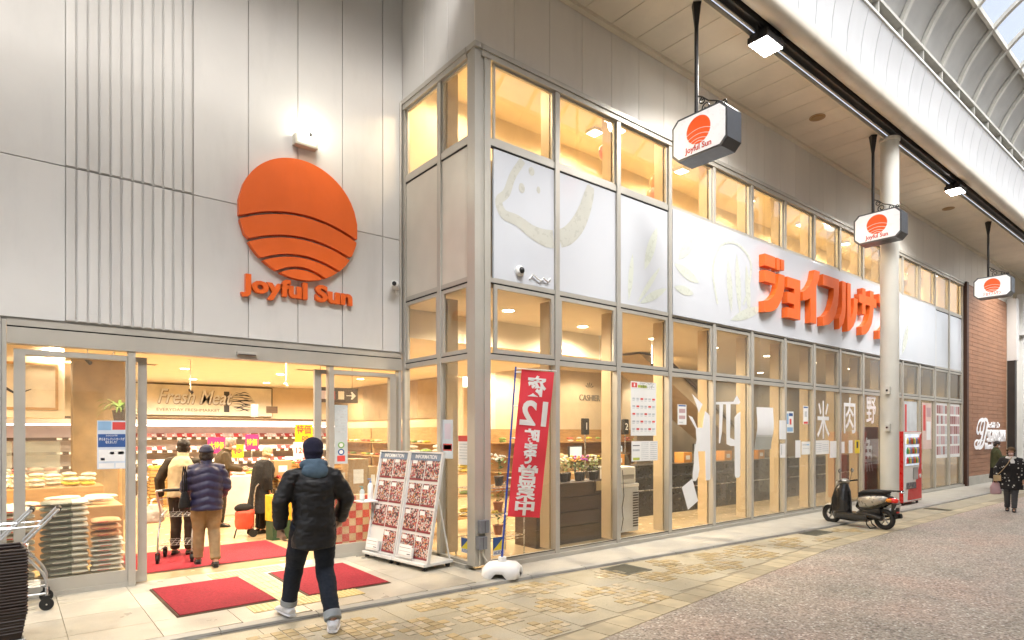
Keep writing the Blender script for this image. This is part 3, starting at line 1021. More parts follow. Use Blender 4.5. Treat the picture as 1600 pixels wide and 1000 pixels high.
while x < X1:
    r_ = obj('vault_rib', rb_me, None, roof, loc=(x - 14, 0, 0))
    obj('roof_pane', gl_me, None, roof, loc=(x - 14, 0, 0))
    x += 2 * MOD
# arcade pillars
def pillar(label, x, y):
    t = thing('arcade_pillar', label, 'pillar', (x, y, 0), group='arcade pillars')
    m = mat('cream_pillar_paint', (0.70, 0.69, 0.63), 0.42, var=0.05, vs=2, dirt=0.12)
    b = MB(); b.lathe([(0.178, -0.03), (0.178, 8.05), (0.20, 8.07), (0.20, 8.13)], n=32)
    obj('shaft', b, m, t, smooth=40)
    b = MB(); b.lathe([(0.193, -0.025), (0.193, 0.33)], n=32); obj('base_collar', b, mat('brushed_steel', (0.42, 0.42, 0.41), 0.35, metal=0.8, var=0.1, stretch=(1, 1, 0.05), vs=20), t, smooth=40)
    for z in (2.62, 1.83):
        b = MB(); b.cbox(-0.25, -0.175, -0.09, 0.02, z, z + 0.16, 0.008); bx = obj('junction_box', b, m, t)
        b = MB(); b.cyl((-0.248, -0.035, z + 0.08), (-0.256, -0.035, z + 0.08), 0.022, n=10); obj('lock', b, m_dark, bx)
pillar('cream round arcade pillar with steel collar behind the parked scooter', 14.74, 5.19)

# round soffit vents
for i, (x, y) in enumerate([(12.6, 5.75), (20.6, 5.75)]):
    t = thing('soffit_vent', 'round tan vent disc in the soffit %s' % ('near the cream pillar' if i == 0 else 'farther along, past the second hanging sign'), 'vent', (x, y, 8.135))
    b = MB(); b.lathe([(0.15, -0.012), (0.15, 0.0)], n=24); obj('ring', b, mat('tan_vent', (0.33, 0.20, 0.08), 0.5), t)
    b = MB(); b.lathe([(0.10, -0.02), (0.12, -0.0125)], n=24); obj('disc', b, mat('tan_vent_disc', (0.26, 0.15, 0.05), 0.5), t)
# floodlights under the gutter
def flood(x, label):
    t = thing('flood_light', label, 'flood light', (x, 5.06, 7.93), group='arcade flood lights')
    b = MB(); b.cbox(-0.26, 0.26, -0.17, 0.17, 0.0, 0.10, 0.012)
    for i in range(9): b.box(-0.22 + i * 0.055, -0.205 + i * 0.055, -0.15, 0.15, 0.10, 0.16)
    obj('housing', b, m_dark, t)
    b = MB(); b.box(-0.03, 0.03, -0.02, 0.02, 0.16, 0.31); b.box(-0.28, -0.262, -0.02, 0.02, 0.02, 0.20); b.box(0.262, 0.28, -0.02, 0.02, 0.02, 0.20); b.box(-0.28, 0.28, -0.02, 0.02, 0.201, 0.22)
    obj('bracket', b, m_dark, t)
    b = MB(); b.box(-0.235, 0.235, -0.15, -0.008, -0.012, -0.001); b.box(-0.235, 0.235, 0.008, 0.15, -0.012, -0.001)
    obj('led_panel', b, emis_mat('floodlight_led', (1.0, 0.97, 0.90), 26), t)
    l = bpy.data.lights.new('flood_lamp', 'SPOT'); l.energy = FLOOD_W; l.spot_size = R(150); l.spot_blend = 0.6; l.shadow_soft_size = 0.2; l.color = (1.0, 0.96, 0.90)
    lo = bpy.data.objects.new('flood_lamp', l); link(lo, t); lo.location = (0, 0, -0.04)
FLOOD_W = 300
flood(9.32, 'lit white floodlight under the gutter, above the first hanging sign')
flood(18.67, 'lit white floodlight under the gutter, beyond the cream pillar')
flood(28.02, 'lit floodlight under the gutter by the terracotta bay')
# ------------------------------------------------------------------ signs and emblems
ARCS = [lambda x: 0.10 - 0.25 * x * x, lambda x: -0.28 - 0.27 * x * x, lambda x: -0.585 - 0.37 * x * x, lambda x: -0.785 - 0.75 * x * x]
def sun_slices(gap=0.05, n=28):
    """outlines of the five slices of the striped sun in a unit circle"""
    out = []
    for k in range(5):
        up = (lambda x: 9) if k == 0 else (lambda x, f=ARCS[k - 1]: f(x) - gap)
        lo = (lambda x: -9) if k == 4 else (lambda x, f=ARCS[k]: f(x))
        top, bot = [], []
        for i in range(-120, 121):
            x = i / 120.0
            c = math.sqrt(max(0, 1 - x * x))
            u, l = min(c, up(x)), max(-c, lo(x))
            if u > l + 1e-4:
                top.append((x, u)); bot.append((x, l))
        st = max(1, len(top) // n)
        idx = list(range(0, len(top), st))
        if idx[-1] != len(top) - 1: idx.append(len(top) - 1)
        poly = [top[i] for i in idx] + [bot[i] for i in reversed(idx)]
        cl = [poly[0]]
        for p in poly[1:]:
            if math.hypot(p[0] - cl[-1][0], p[1] - cl[-1][1]) > 0.004: cl.append(p)
        if math.hypot(cl[0][0] - cl[-1][0], cl[0][1] - cl[-1][1]) < 0.004: cl.pop()
        out.append(cl)
    return out
SL5 = sun_slices()
em = thing('sun_emblem', 'round orange striped sun emblem with raised name lettering on the entrance wall', 'emblem', (3.11, 8.45, 3.6))
r = 0.8185
for poly in SL5:
    b = MB(); b.prism([(x * r, y * r) for x, y in poly], (3.11, 8.445, 4.706), (1, 0, 0), (0, 0, 1), (0, -1, 0), 0.085)
    obj('slice', b, m_orange, em, world=True)
text('lettering', 'Joyful Sun', em, m_orange, (3.12, 8.412, 3.735), (1, 0, 0), (0, 0, 1), 0.30, 0.06, bold=0.013, fit=1.53, valign='CENTER')

ks = thing('shop_name_sign', 'large raised orange shop name lettering on the white board', 'sign', (14.7, 6.45, 4.2))
KANA = [
 ('character', [[(11.73, 5.385), (12.14, 5.385), (12.14, 5.15), (11.73, 5.15)], [(12.20, 5.385), (12.33, 5.385), (12.33, 5.14), (12.20, 5.14)],
   [(12.385, 5.385), (12.51, 5.385), (12.51, 5.17), (12.385, 5.17)], [(11.73, 5.06), (12.15, 5.06), (12.15, 4.83), (11.73, 4.83)],
   [(12.28, 5.07), (12.53, 5.07), (12.52, 4.83), (12.46, 4.65), (12.36, 4.49), (12.24, 4.37), (12.08, 4.28), (11.90, 4.235), (11.71, 4.22), (11.71, 4.44), (11.85, 4.46), (12.00, 4.53), (12.12, 4.62), (12.21, 4.75), (12.26, 4.90)]]),
 ('character', [[(12.64, 5.07), (13.21, 5.07), (13.21, 4.22), (12.64, 4.22), (12.64, 4.43), (12.94, 4.43), (12.94, 4.525), (12.64, 4.525), (12.64, 4.755), (12.94, 4.755), (12.94, 4.85), (12.64, 4.85)]]),
 ('character', [[(13.87, 5.41), (14.12, 5.41), (14.09, 5.27), (14.03, 5.16), (13.95, 5.06), (13.95, 4.22), (13.67, 4.22), (13.67, 4.76), (13.50, 4.69), (13.32, 4.66), (13.32, 4.85), (13.48, 4.92), (13.64, 5.03), (13.78, 5.19)]]),
 ('character', [[(14.28, 5.385), (15.10, 5.385), (15.08, 5.05), (15.03, 4.78), (14.93, 4.56), (14.78, 4.39), (14.58, 4.28), (14.26, 4.215), (14.25, 4.42), (14.43, 4.48), (14.60, 4.60), (14.72, 4.76), (14.81, 4.97), (14.83, 5.14), (14.28, 5.14)]]),
 ('character', [[(15.27, 5.385), (15.46, 5.385), (15.46, 4.78), (15.42, 4.56), (15.32, 4.38), (15.12, 4.235), (15.10, 4.48), (15.20, 4.60), (15.26, 4.76)],
   [(15.55, 5.385), (15.74, 5.385), (15.74, 4.56), (15.84, 4.67), (15.90, 4.85), (15.91, 5.07), (16.13, 5.07), (16.11, 4.78), (16.03, 4.56), (15.88, 4.38), (15.70, 4.26), (15.55, 4.22)]]),
 ('character', [[(16.23, 5.22), (16.41, 5.22), (16.41, 5.385), (16.60, 5.385), (16.60, 5.22), (16.87, 5.22), (16.87, 5.385), (17.10, 5.385), (17.10, 5.22), (17.27, 5.22), (17.27, 5.005), (17.10, 5.005), (17.06, 4.76), (16.97, 4.55), (16.80, 4.37), (16.60, 4.26), (16.36, 4.215), (16.36, 4.42), (16.55, 4.49), (16.72, 4.62), (16.83, 4.80), (16.87, 5.005), (16.60, 5.005), (16.60, 4.74), (16.41, 4.74), (16.41, 5.005), (16.23, 5.005)]]),
 ('character', [[(17.42, 5.385), (17.86, 5.33), (17.86, 5.10), (17.42, 5.16)], [(18.10, 5.20), (18.33, 5.20), (18.30, 4.90), (18.20, 4.65), (18.02, 4.44), (17.78, 4.29), (17.42, 4.22), (17.42, 4.44), (17.65, 4.50), (17.85, 4.62), (18.0, 4.79), (18.08, 5.0)]]),
]
for nm, polys in KANA:
    b = MB()
    for poly in polys:
        b.prism(poly, (0, 6.512, 0), (1, 0, 0), (0, 0, 1), (0, -1, 0), 0.125)
    o = obj(nm, b, m_orange, ks, world=True)

# hanging box signs
m_signface = mat('sign_face_white', (0.80, 0.80, 0.81), 0.3, var=0.02, emit=0.12)
m_print = mat('orange_print', (0.80, 0.10, 0.02), 0.4, var=0.03, emit=0.1)
m_printred = mat('red_print', (0.60, 0.05, 0.03), 0.4, var=0.03)
m_signbox = mat('sign_box_charcoal', (0.10, 0.105, 0.115), 0.38, metal=0.4, var=0.1)
def hang_sign(x, label, kana=False):
    t = thing('hanging_sign', label, 'sign', (x, 5.23, 5.83), group='hanging box signs along the arcade')
    yc = 0.0
    W, H, c, D = 0.46, 0.63, 0.10, 0.18
    out = [(-W + c, 0), (W - c, 0), (W, c), (W, H - c), (W - c, H), (-W + c, H), (-W, H - c), (-W, c)]
    b = MB(); b.prism(out, (-D, 0, 0), (0, 1, 0), (0, 0, 1), (1, 0, 0), 2 * D); obj('case', b, m_signbox, t)
    W2, H2 = W - 0.03, H - 0.03
    inn = [(-W2 + c * .9, 0.03), (W2 - c * .9, 0.03), (W2, 0.03 + c * .9), (W2, H2 - c * .9), (W2 - c * .9, H2), (-W2 + c * .9, H2), (-W2, H2 - c * .9), (-W2, 0.03 + c * .9)]
    for s in (-1, 1):
        b = MB(); b.prism(inn, (s * (D + 0.001), 0, 0), (0, 1, 0), (0, 0, 1), (s, 0, 0), 0.006)
        f = obj('face', b, m_signface, t)
        b = MB()
        rr = 0.20
        for poly in SL5:
            b.prism([(-s * -px * rr, py * rr) for px, py in poly], (s * (D + 0.0085), 0.0, 0.355), (0, 1, 0), (0, 0, 1), (s, 0, 0), 0.002)
        obj('emblem', b, m_print, f)
        text('lettering', '\u30b8\u30e7\u30a4\u30d5\u30eb\u30b5\u30f3' if kana else 'Joyful Sun', f, m_printred, (s * (D + 0.0095), 0.0, 0.108), (0, s, 0), (0, 0, 1), 0.115, 0.002, world=False, bold=0.0025, fit=0.44)
    py = 0.125
    b = MB(); b.cyl((-0.05, py, H - 0.005), (-0.05, py, 2.20), 0.030, n=10); obj('pole', b, m_dark, t, smooth=40)
    b = MB(); b.lathe([(0.032, 1.93), (0.075, 2.24), (0.085, 2.30)], (-0.05, py, 0), 4); obj('mount', b, m_dark, t)
    # wrought scrolls on top
    b = MB()
    def scroll(y0, z0, r0, turns, sgn, start):
        pts = []
        for i in range(26):
            f = i / 25
            a = start + sgn * f * turns * 2 * PI
            q = r0 * (1 - 0.75 * f)
            pts.append((-0.05, y0 + q * math.cos(a), z0 + q * math.sin(a)))
        b.tube(pts, 0.010, 6)
    scroll(-0.04, H + 0.085, 0.08, 1.3, 1, -PI / 2)
    scroll(0.02, H + 0.20, 0.055, 1.2, -1, PI / 2)
    scroll(-0.22, H + 0.055, 0.055, 1.3, -1, -PI / 2)
    scroll(-0.34, H + 0.04, 0.04, 1.2, 1, -PI / 2)
    b.tube([(-0.05, py - 0.02, H + 0.30), (-0.05, 0.03, H + 0.26), (-0.05, -0.08, H + 0.16), (-0.05, -0.20, H + 0.11), (-0.05, -0.38, H + 0.01)], 0.011, 6)
    obj('scrollwork', b, m_dark, t, smooth=40)
hang_sign(7.93, 'white box sign with orange sun hanging nearest the corner of the shop')
hang_sign(14.35, 'white box sign with orange sun hanging in front of the cream pillar')
hang_sign(22.87, 'white box sign with orange sun hanging before the terracotta bay', True)

# pale drawings on the white panels
m_draw = mat('pale_olive_print', (0.505, 0.505, 0.455), 0.3, var=0.04)
m_draw2 = mat('faint_yellow_green_print', (0.57, 0.60, 0.535), 0.3, var=0.03)
def ribbon(pts, ws, y, clipx=None):
    """brush stroke of varying width as a thin raised strip on the panel plane"""
    b = MB()
    P2 = []
    for i in range(len(pts) - 1):
        for k in range(6):
            t = k / 6
            p0 = Vector(pts[max(i - 1, 0)]); p1 = Vector(pts[i]); p2 = Vector(pts[i + 1]); p3 = Vector(pts[min(i + 2, len(pts) - 1)])
            q = 0.5 * ((2 * p1) + (p2 - p0) * t + (2 * p0 - 5 * p1 + 4 * p2 - p3) * t * t + (3 * p1 - p0 - 3 * p2 + p3) * t ** 3)
            P2.append((q, ws[i] + (ws[i + 1] - ws[i]) * t))
    P2.append((Vector(pts[-1]), ws[-1]))
    L, Rr = [], []
    for i, (q, w) in enumerate(P2):
        d = (P2[min(i + 1, len(P2) - 1)][0] - P2[max(i - 1, 0)][0]).normalized()
        n = Vector((-d.y, d.x))
        L.append(q + n * w / 2); Rr.append(q - n * w / 2)
    for i in range(len(P2) - 1):
        b.quad((L[i].x, y, L[i].y), (L[i + 1].x, y, L[i + 1].y), (Rr[i + 1].x, y, Rr[i + 1].y), (Rr[i].x, y, Rr[i].y))
        b.quad((L[i].x, y + .002, L[i].y), (Rr[i].x, y + .002, Rr[i].y), (Rr[i + 1].x, y + .002, Rr[i + 1].y), (L[i + 1].x, y + .002, L[i + 1].y))
    return b
sp = [c for c in cw.children if c.name.startswith('spandrel_panel')]
b = ribbon([(5.54, 5.58), (5.36, 5.32), (5.25, 5.06), (5.12, 4.92), (5.20, 4.76), (5.45, 4.72), (5.72, 4.62), (5.95, 4.585), (6.12, 4.60)], [.10, .11, .12, .12, .14, .16, .20, .25, .26], 6.557)
for (x, z, a, c) in ((5.70, 5.47, .055, .06), (5.52, 5.19, .055, .07), (5.83, 5.24, .035, .05)):
    b.add([(x + a * math.cos(k * PI / 8), 6.557, z + c * math.sin(k * PI / 8)) for k in range(16)], [tuple(range(16))])
P('drawing', b, m_draw, cw)
b = ribbon([(6.235, 4.63), (6.42, 4.72), (6.62, 4.92), (6.76, 5.16), (6.86, 5.42), (6.90, 5.56)], [.26, .27, .27, .24, .20, .14], 6.557)
P('drawing', b, m_draw, cw)
b = MB()
def leafshape(b, p, q, w, y):
    p, q = Vector(p), Vector(q)
    d = (q - p); n = Vector((-d.y, d.x)).normalized()
    pts = []
    for i in range(9):
        t = i / 8; pts.append(p + d * t + n * w * math.sin(PI * t) ** 0.8)
    for i in range(7, 0, -1):
        t = i / 8; pts.append(p + d * t - n * w * math.sin(PI * t) ** 0.8)
    b.add([(u.x, y, u.y) for u in pts], [tuple(range(len(pts)))])
for p_, q_, w_, y_ in [((7.78, 3.93), (7.88, 4.72), .06, 6.557), ((8.18, 4.50), (8.52, 5.28), .10, 6.557), ((8.0, 3.93), (8.60, 4.62), .05, 6.5565), ((8.06, 3.93), (8.78, 4.28), .07, 6.556),
                     ((9.05, 4.82), (9.62, 5.40), .12, 6.511), ((8.93, 4.72), (9.66, 4.50), .10, 6.511), ((8.93, 4.32), (9.5, 4.28), .08, 6.511), ((10.72, 4.1), (10.6, 5.1), .09, 6.511), ((11.02, 4.1), (10.9, 5.25), .09, 6.5112),
                     ((11.37, 4.1), (11.25, 5.1), .09, 6.511), ((10.7, 3.95), (11.9, 4.35), .10, 6.5105), ((18.9, 4.1), (18.6, 5.2), .12, 6.511), ((19.4, 4.0), (19.9, 4.9), .14, 6.511)]:
    b = MB(); leafshape(b, p_, q_, w_, y_); P('drawing_leaf', b, m_draw2, cw)
b = ribbon([(10.25, 4.2), (10.1, 4.8), (10.35, 5.3), (10.9, 5.45), (11.4, 5.2), (11.35, 4.7), (11.15, 4.3)], [.06] * 7, 6.5105); P('drawing', b, m_draw2, cw)

# lettering on the terracotta bay: script J with 's GARDEN, kana above and a word below
jg = thing('neon_letter_sign', 'white glowing letter sign with a big script initial on the terracotta bay', 'sign', (27.5, 6.45, 1.15))
m_neon = mat('white_letter_glow', (0.9, 0.9, 0.92), 0.4, var=0.01, emit=0.05)
b = MB()
def stroke(pts, w):
    rb_ = ribbon(pts, w, 6.40)
    vs = [(v[0], 6.40, v[2]) for v in rb_.v]
    return rb_
J = [(26.35, 2.02), (26.55, 2.20), (26.95, 2.27), (27.20, 2.18), (27.10, 1.95), (26.85, 1.60), (26.55, 1.33), (26.15, 1.28), (26.02, 1.42), (26.25, 1.53), (26.6, 1.52)]
rbn = ribbon(J, [.06, .10, .12, .14, .17, .17, .14, .12, .11, .08, .04], 6.40)
b.add(rbn.v, rbn.f)
J2 = [(26.35, 2.02), (26.30, 1.85), (26.45, 1.78), (26.62, 1.86)]
rbn = ribbon(J2, [.10, .16, .12, .05], 6.40); b.add(rbn.v, rbn.f)
b2 = MB()
n0 = len(b.v)
b.add([(v[0], 6.49, v[2]) for v in b.v[:n0]], [f for f in b.f])
obj('script_initial', b, m_neon, jg, world=True)
text('lettering', "'SGARDEN", jg, m_neon, (28.45, 6.44, 1.66), (1, 0, 0), (0, 0, 1), 0.62, 0.05, bold=0.006, fit=2.4)
text('kana_lettering', '\u30b8\u30a7\u30a4\u30ba\u30ac\u30fc\u30c7\u30f3', jg, m_neon, (28.2, 6.46, 2.06), (1, 0, 0), (0, 0, 1), 0.24, 0.03, bold=0.002, fit=1.6)
text('small_lettering', 'Marche', jg, m_neon, (27.75, 6.46, 1.31), (1, 0, 0), (0, 0, 1), 0.34, 0.03, bold=0.004, fit=1.2)
# cameras on the facade
def cctv(name, label, loc, rz, bullet):
    t = thing(name, label, 'security camera', loc, rz)
    if bullet:
        b = MB(); b.cbox(-0.05, 0.05, -0.24, -0.02, -0.045, 0.045, 0.012); obj('body', b, m_white, t)
        b = MB(); b.cyl((0, -0.24, 0), (0, -0.262, 0), 0.032, n=14); obj('lens', b, m_black, t)
        b = MB(); b.cyl((0, -0.05, -0.03), (0, 0, -0.09), 0.014, n=8); b.cyl((0, 0.0, -0.09), (0, 0.012, -0.09), 0.04, n=12); obj('bracket', b, m_white, t)
    else:
        b = MB(); b.lathe([(0.075, 0.0), (0.075, 0.03), (0.05, 0.06)], axis='y', n=18); b2 = MB()
        b2.v = [(p[0], -p[1], p[2]) for p in b.v]; b2.f = [tuple(reversed(f)) for f in b.f]; b2.m = b.m
        obj('base', b2, m_white, t)
        b = MB(); b.ell((0, -0.055, 0), (0.045, 0.04, 0.045)); obj('dome', b, m_black, t, smooth=True)
cctv('security_camera', 'white bullet camera high beside the glazed corner', (4.60, 8.445, 4.02), R(-35), True)
cctv('dome_camera', 'small black dome camera on the first white panel', (5.47, 6.555, 4.03), 0, False)
t = thing('cable_loop', 'loose white cable loop on the first white panel', 'cable', (5.75, 6.555, 3.98))
b = MB(); b.tube([(5.66, 6.55, 3.95), (5.70, 6.53, 4.02), (5.78, 6.53, 3.98), (5.84, 6.53, 3.95), (5.90, 6.53, 4.0), (5.98, 6.53, 3.96), (6.05, 6.55, 4.02)], 0.012, 6)
obj('cable', b, m_white, t, world=True, smooth=True)
# ------------------------------------------------------------------ street objects
# entrance mats
m_mat = mat('red_mat_pile', (0.33, 0.014, 0.028), 0.95, var=0.28, vs=40, bump=0.6, bs=220, dirt=0.35)
m_matedge = mat('mat_rubber_edge', (0.10, 0.055, 0.03), 0.8)
def floor_mat(label, x0, x1, y0, y1, rz=0.0):
    cx, cy = (x0 + x1) / 2, (y0 + y1) / 2
    t = thing('door_mat', label, 'mat', (cx, cy, 0.001), rz, 'red entrance mats')
    w, d = (x1 - x0) / 2, (y1 - y0) / 2
    b = MB(); b.add([(-w, -d, 0), (w, -d, 0), (w, d, 0), (-w, d, 0), (-w + .015, -d + .015, .011), (w - .015, -d + .015, .011), (w - .015, d - .015, .011), (-w + .015, d - .015, .011)],
                    [(0, 3, 2, 1), (4, 5, 6, 7), (0, 1, 5, 4), (1, 2, 6, 5), (2, 3, 7, 6), (3, 0, 4, 7)])
    obj('border', b, m_matedge, t)
    b = MB(); b.box(-w + .028, w - .028, -d + .028, d - .028, 0.0112, 0.018); obj('pile', b, m_mat, t)
floor_mat('red doormat on the forecourt in front of the rice display', 1.26, 2.24, 6.71, 8.11, R(1.0))
floor_mat('red doormat on the forecourt nearer the information boards', 2.555, 3.57, 6.65, 8.08, R(-1.0))
floor_mat('wide red mat inside the shop doorway', 1.20, 3.34, 9.0, 10.56)

# banner on a water base
fl_ = thing('banner_stand', 'tall red banner with white lettering on a leaning blue pole', 'banner', (4.83, 6.12, 0))
def wbase():
    b = MB()
    n = 32
    rings = []
    for (r_, z, k) in ((0.245, 0.0, 1), (0.255, 0.03, 1), (0.25, 0.10, .8), (0.20, 0.155, .5), (0.10, 0.175, 0), (0.055, 0.18, 0), (0.05, 0.235, 0)):
        ring = []
        for j in range(n):
            a = 2 * PI * j / n
            sq = 1 / max(abs(math.cos(a)), abs(math.sin(a)))
            q = r_ * (1 + k * 0.18 * (min(sq, 1.3) - 1) / 0.3 * 0.8) * (1 - k * 0.10 * (math.cos(4 * a) > 0.7))
            zz = z
            if z < 0.05 and abs(math.cos(2 * a)) > 0.82: zz = z + 0.06 * k
            ring.append((q * math.cos(a), q * math.sin(a), zz))
        rings.append(ring)
    vs = [p for g in rings for p in g]
    fs = [(i * n + j, i * n + (j + 1) % n, (i + 1) * n + (j + 1) % n, (i + 1) * n + j) for i in range(len(rings) - 1) for j in range(n)]
    fs += [tuple(range(n))[::-1], tuple((len(rings) - 1) * n + j for j in range(n))]
    b.add(vs, fs)
    return b
obj('water_base', wbase(), mat('white_polyethylene', (0.80, 0.80, 0.80), 0.45, var=0.03), fl_, smooth=50, rot=(0, 0, R(40)))
pA, pB = Vector((4.828, 6.127, 0.20)), Vector((4.966, 6.015, 2.632))
b = MB(); b.cyl(pA, pB, 0.013, 0.011, n=10); obj('pole', b, mat('blue_pole', (0.02, 0.07, 0.42), 0.35), fl_, world=True)
TL, TR, BR, BL = Vector((5.022, 5.969, 2.600)), Vector((5.341, 5.709, 2.560)), Vector((5.20, 5.826, 0.722)), Vector((4.885, 6.081, 0.748))
b = MB(); b.cyl(pB + Vector((0, 0, -.02)), TR + (TR - TL) * 0.08 + Vector((0, 0, 0.02)), 0.006, n=8); obj('cross_bar', b, m_white, fl_, world=True)
def flagpt(u, v, off=0.0):
    p = TL.lerp(TR, u).lerp(BL.lerp(BR, u), v)
    n = (TR - TL).cross(BL - TL).normalized()
    return p + n * (0.018 * math.sin(u * 5 + v * 4) * (0.4 + v) + 0.01 * math.sin(v * 17 + u * 3) + off)
b = MB()
NU, NV = 8, 40
for off, flip in ((0.0, 0), (0.003, 1)):
    for i in range(NV):
        for j in range(NU):
            q = [flagpt(j / NU, i / NV, off), flagpt((j + 1) / NU, i / NV, off), flagpt((j + 1) / NU, (i + 1) / NV, off), flagpt(j / NU, (i + 1) / NV, off)]
            b.quad(*(q if not flip else q[::-1]))
cloth = obj('cloth', b, mat('red_banner_cloth', (0.74, 0.04, 0.06), 0.7, var=0.05), fl_, world=True, smooth=True)
for v in (0.02, 0.25, 0.47, 0.74, 0.985):
    q = flagpt(0.0, v); k = pA.lerp(pB, (q.z - pA.z) / (pB.z - pA.z))
    b = MB(); b.tube([k, k.lerp(q, .5), q], 0.011, 6); obj('loop', b, m_white, fl_, world=True)
nrm = (TR - TL).cross(BL - TL).normalized()
camside = 1.0 if nrm.dot(Vector((0, 0, 1.8)) - TL) > 0 else -1.0
def flagtext(body, v, size, fit, m, bold, du=0.5, up=0.0):
    me = text_mesh(body, size, 0.0015, bold=bold)
    xs = [p.co.x for p in me.vertices]; ys = [p.co.y for p in me.vertices]
    cx, cy, w = (max(xs) + min(xs)) / 2, (max(ys) + min(ys)) / 2, max(xs) - min(xs)
    W, Hh = (TR - TL).length, (BL - TL).length
    me.materials.clear(); me.materials.append(m)
    for p in me.vertices:
        x, y = -(p.co.x - cx) * fit / w, (p.co.y - cy)          # seen from behind: mirrored
        p.co = flagpt(du + x / W, v - y / Hh, camside * (0.006 + up) + (0.0015 if camside > 0 else 0) + p.co.z)
    obj('lettering', me, None, fl_, world=True)
m_bw = mat('banner_white', (0.78, 0.74, 0.72), 0.6, var=0.03)
for body, v, size, fit in (('\u591c', 0.105, 0.27, 0.25), ('12', 0.29, 0.42, 0.34), ('\u6642', 0.445, 0.18, 0.20), ('\u307e', 0.53, 0.16, 0.17), ('\u3067', 0.60, 0.16, 0.17), ('\u55b6', 0.705, 0.24, 0.25), ('\u696d', 0.82, 0.24, 0.26), ('\u4e2d', 0.93, 0.22, 0.25)):
    flagtext(body, v, size, fit, m_bw, 0.008 if body != '12' else 0.014)

# information boards
m_bflame = mat('board_frame_white', (0.66, 0.66, 0.64), 0.4, var=0.05)
def flyer_mat():
    m, nt, b_ = newmat('printed_flyer')
    v = wpos(nt, (1, 1, 1), True)
    vo = node(nt, 'TexVoronoi'); vo.inputs['Scale'].default_value = 52; nt.links.new(v, vo.inputs['Vector'])
    sep = node(nt, 'SeparateColor'); nt.links.new(vo.outputs['Color'], sep.inputs[0])
    c = ramp(nt, sep.outputs[0], [(0.0, (0.52, 0.46, 0.42)), (0.14, (0.36, 0.07, 0.08)), (0.34, (0.62, 0.45, 0.38)), (0.48, (0.03, 0.025, 0.03)), (0.66, (0.55, 0.24, 0.08)), (0.76, (0.66, 0.63, 0.60)), (0.83, (0.10, 0.05, 0.06)), (0.94, (0.45, 0.03, 0.05))], 'CONSTANT')
    n2 = ramp(nt, tnoise(nt, v, 60, 3), [(0.4, 0.55), (0.6, 1.1)])
    c = mixc(nt, 0.7, c, n2, 'MULTIPLY')
    nt.links.new(c, b_.inputs['Base Color']); b_.inputs['Roughness'].default_value = 0.4
    return m
m_flyer = flyer_mat()
m_head = mat('slate_blue_header', (0.16, 0.22, 0.30), 0.4)
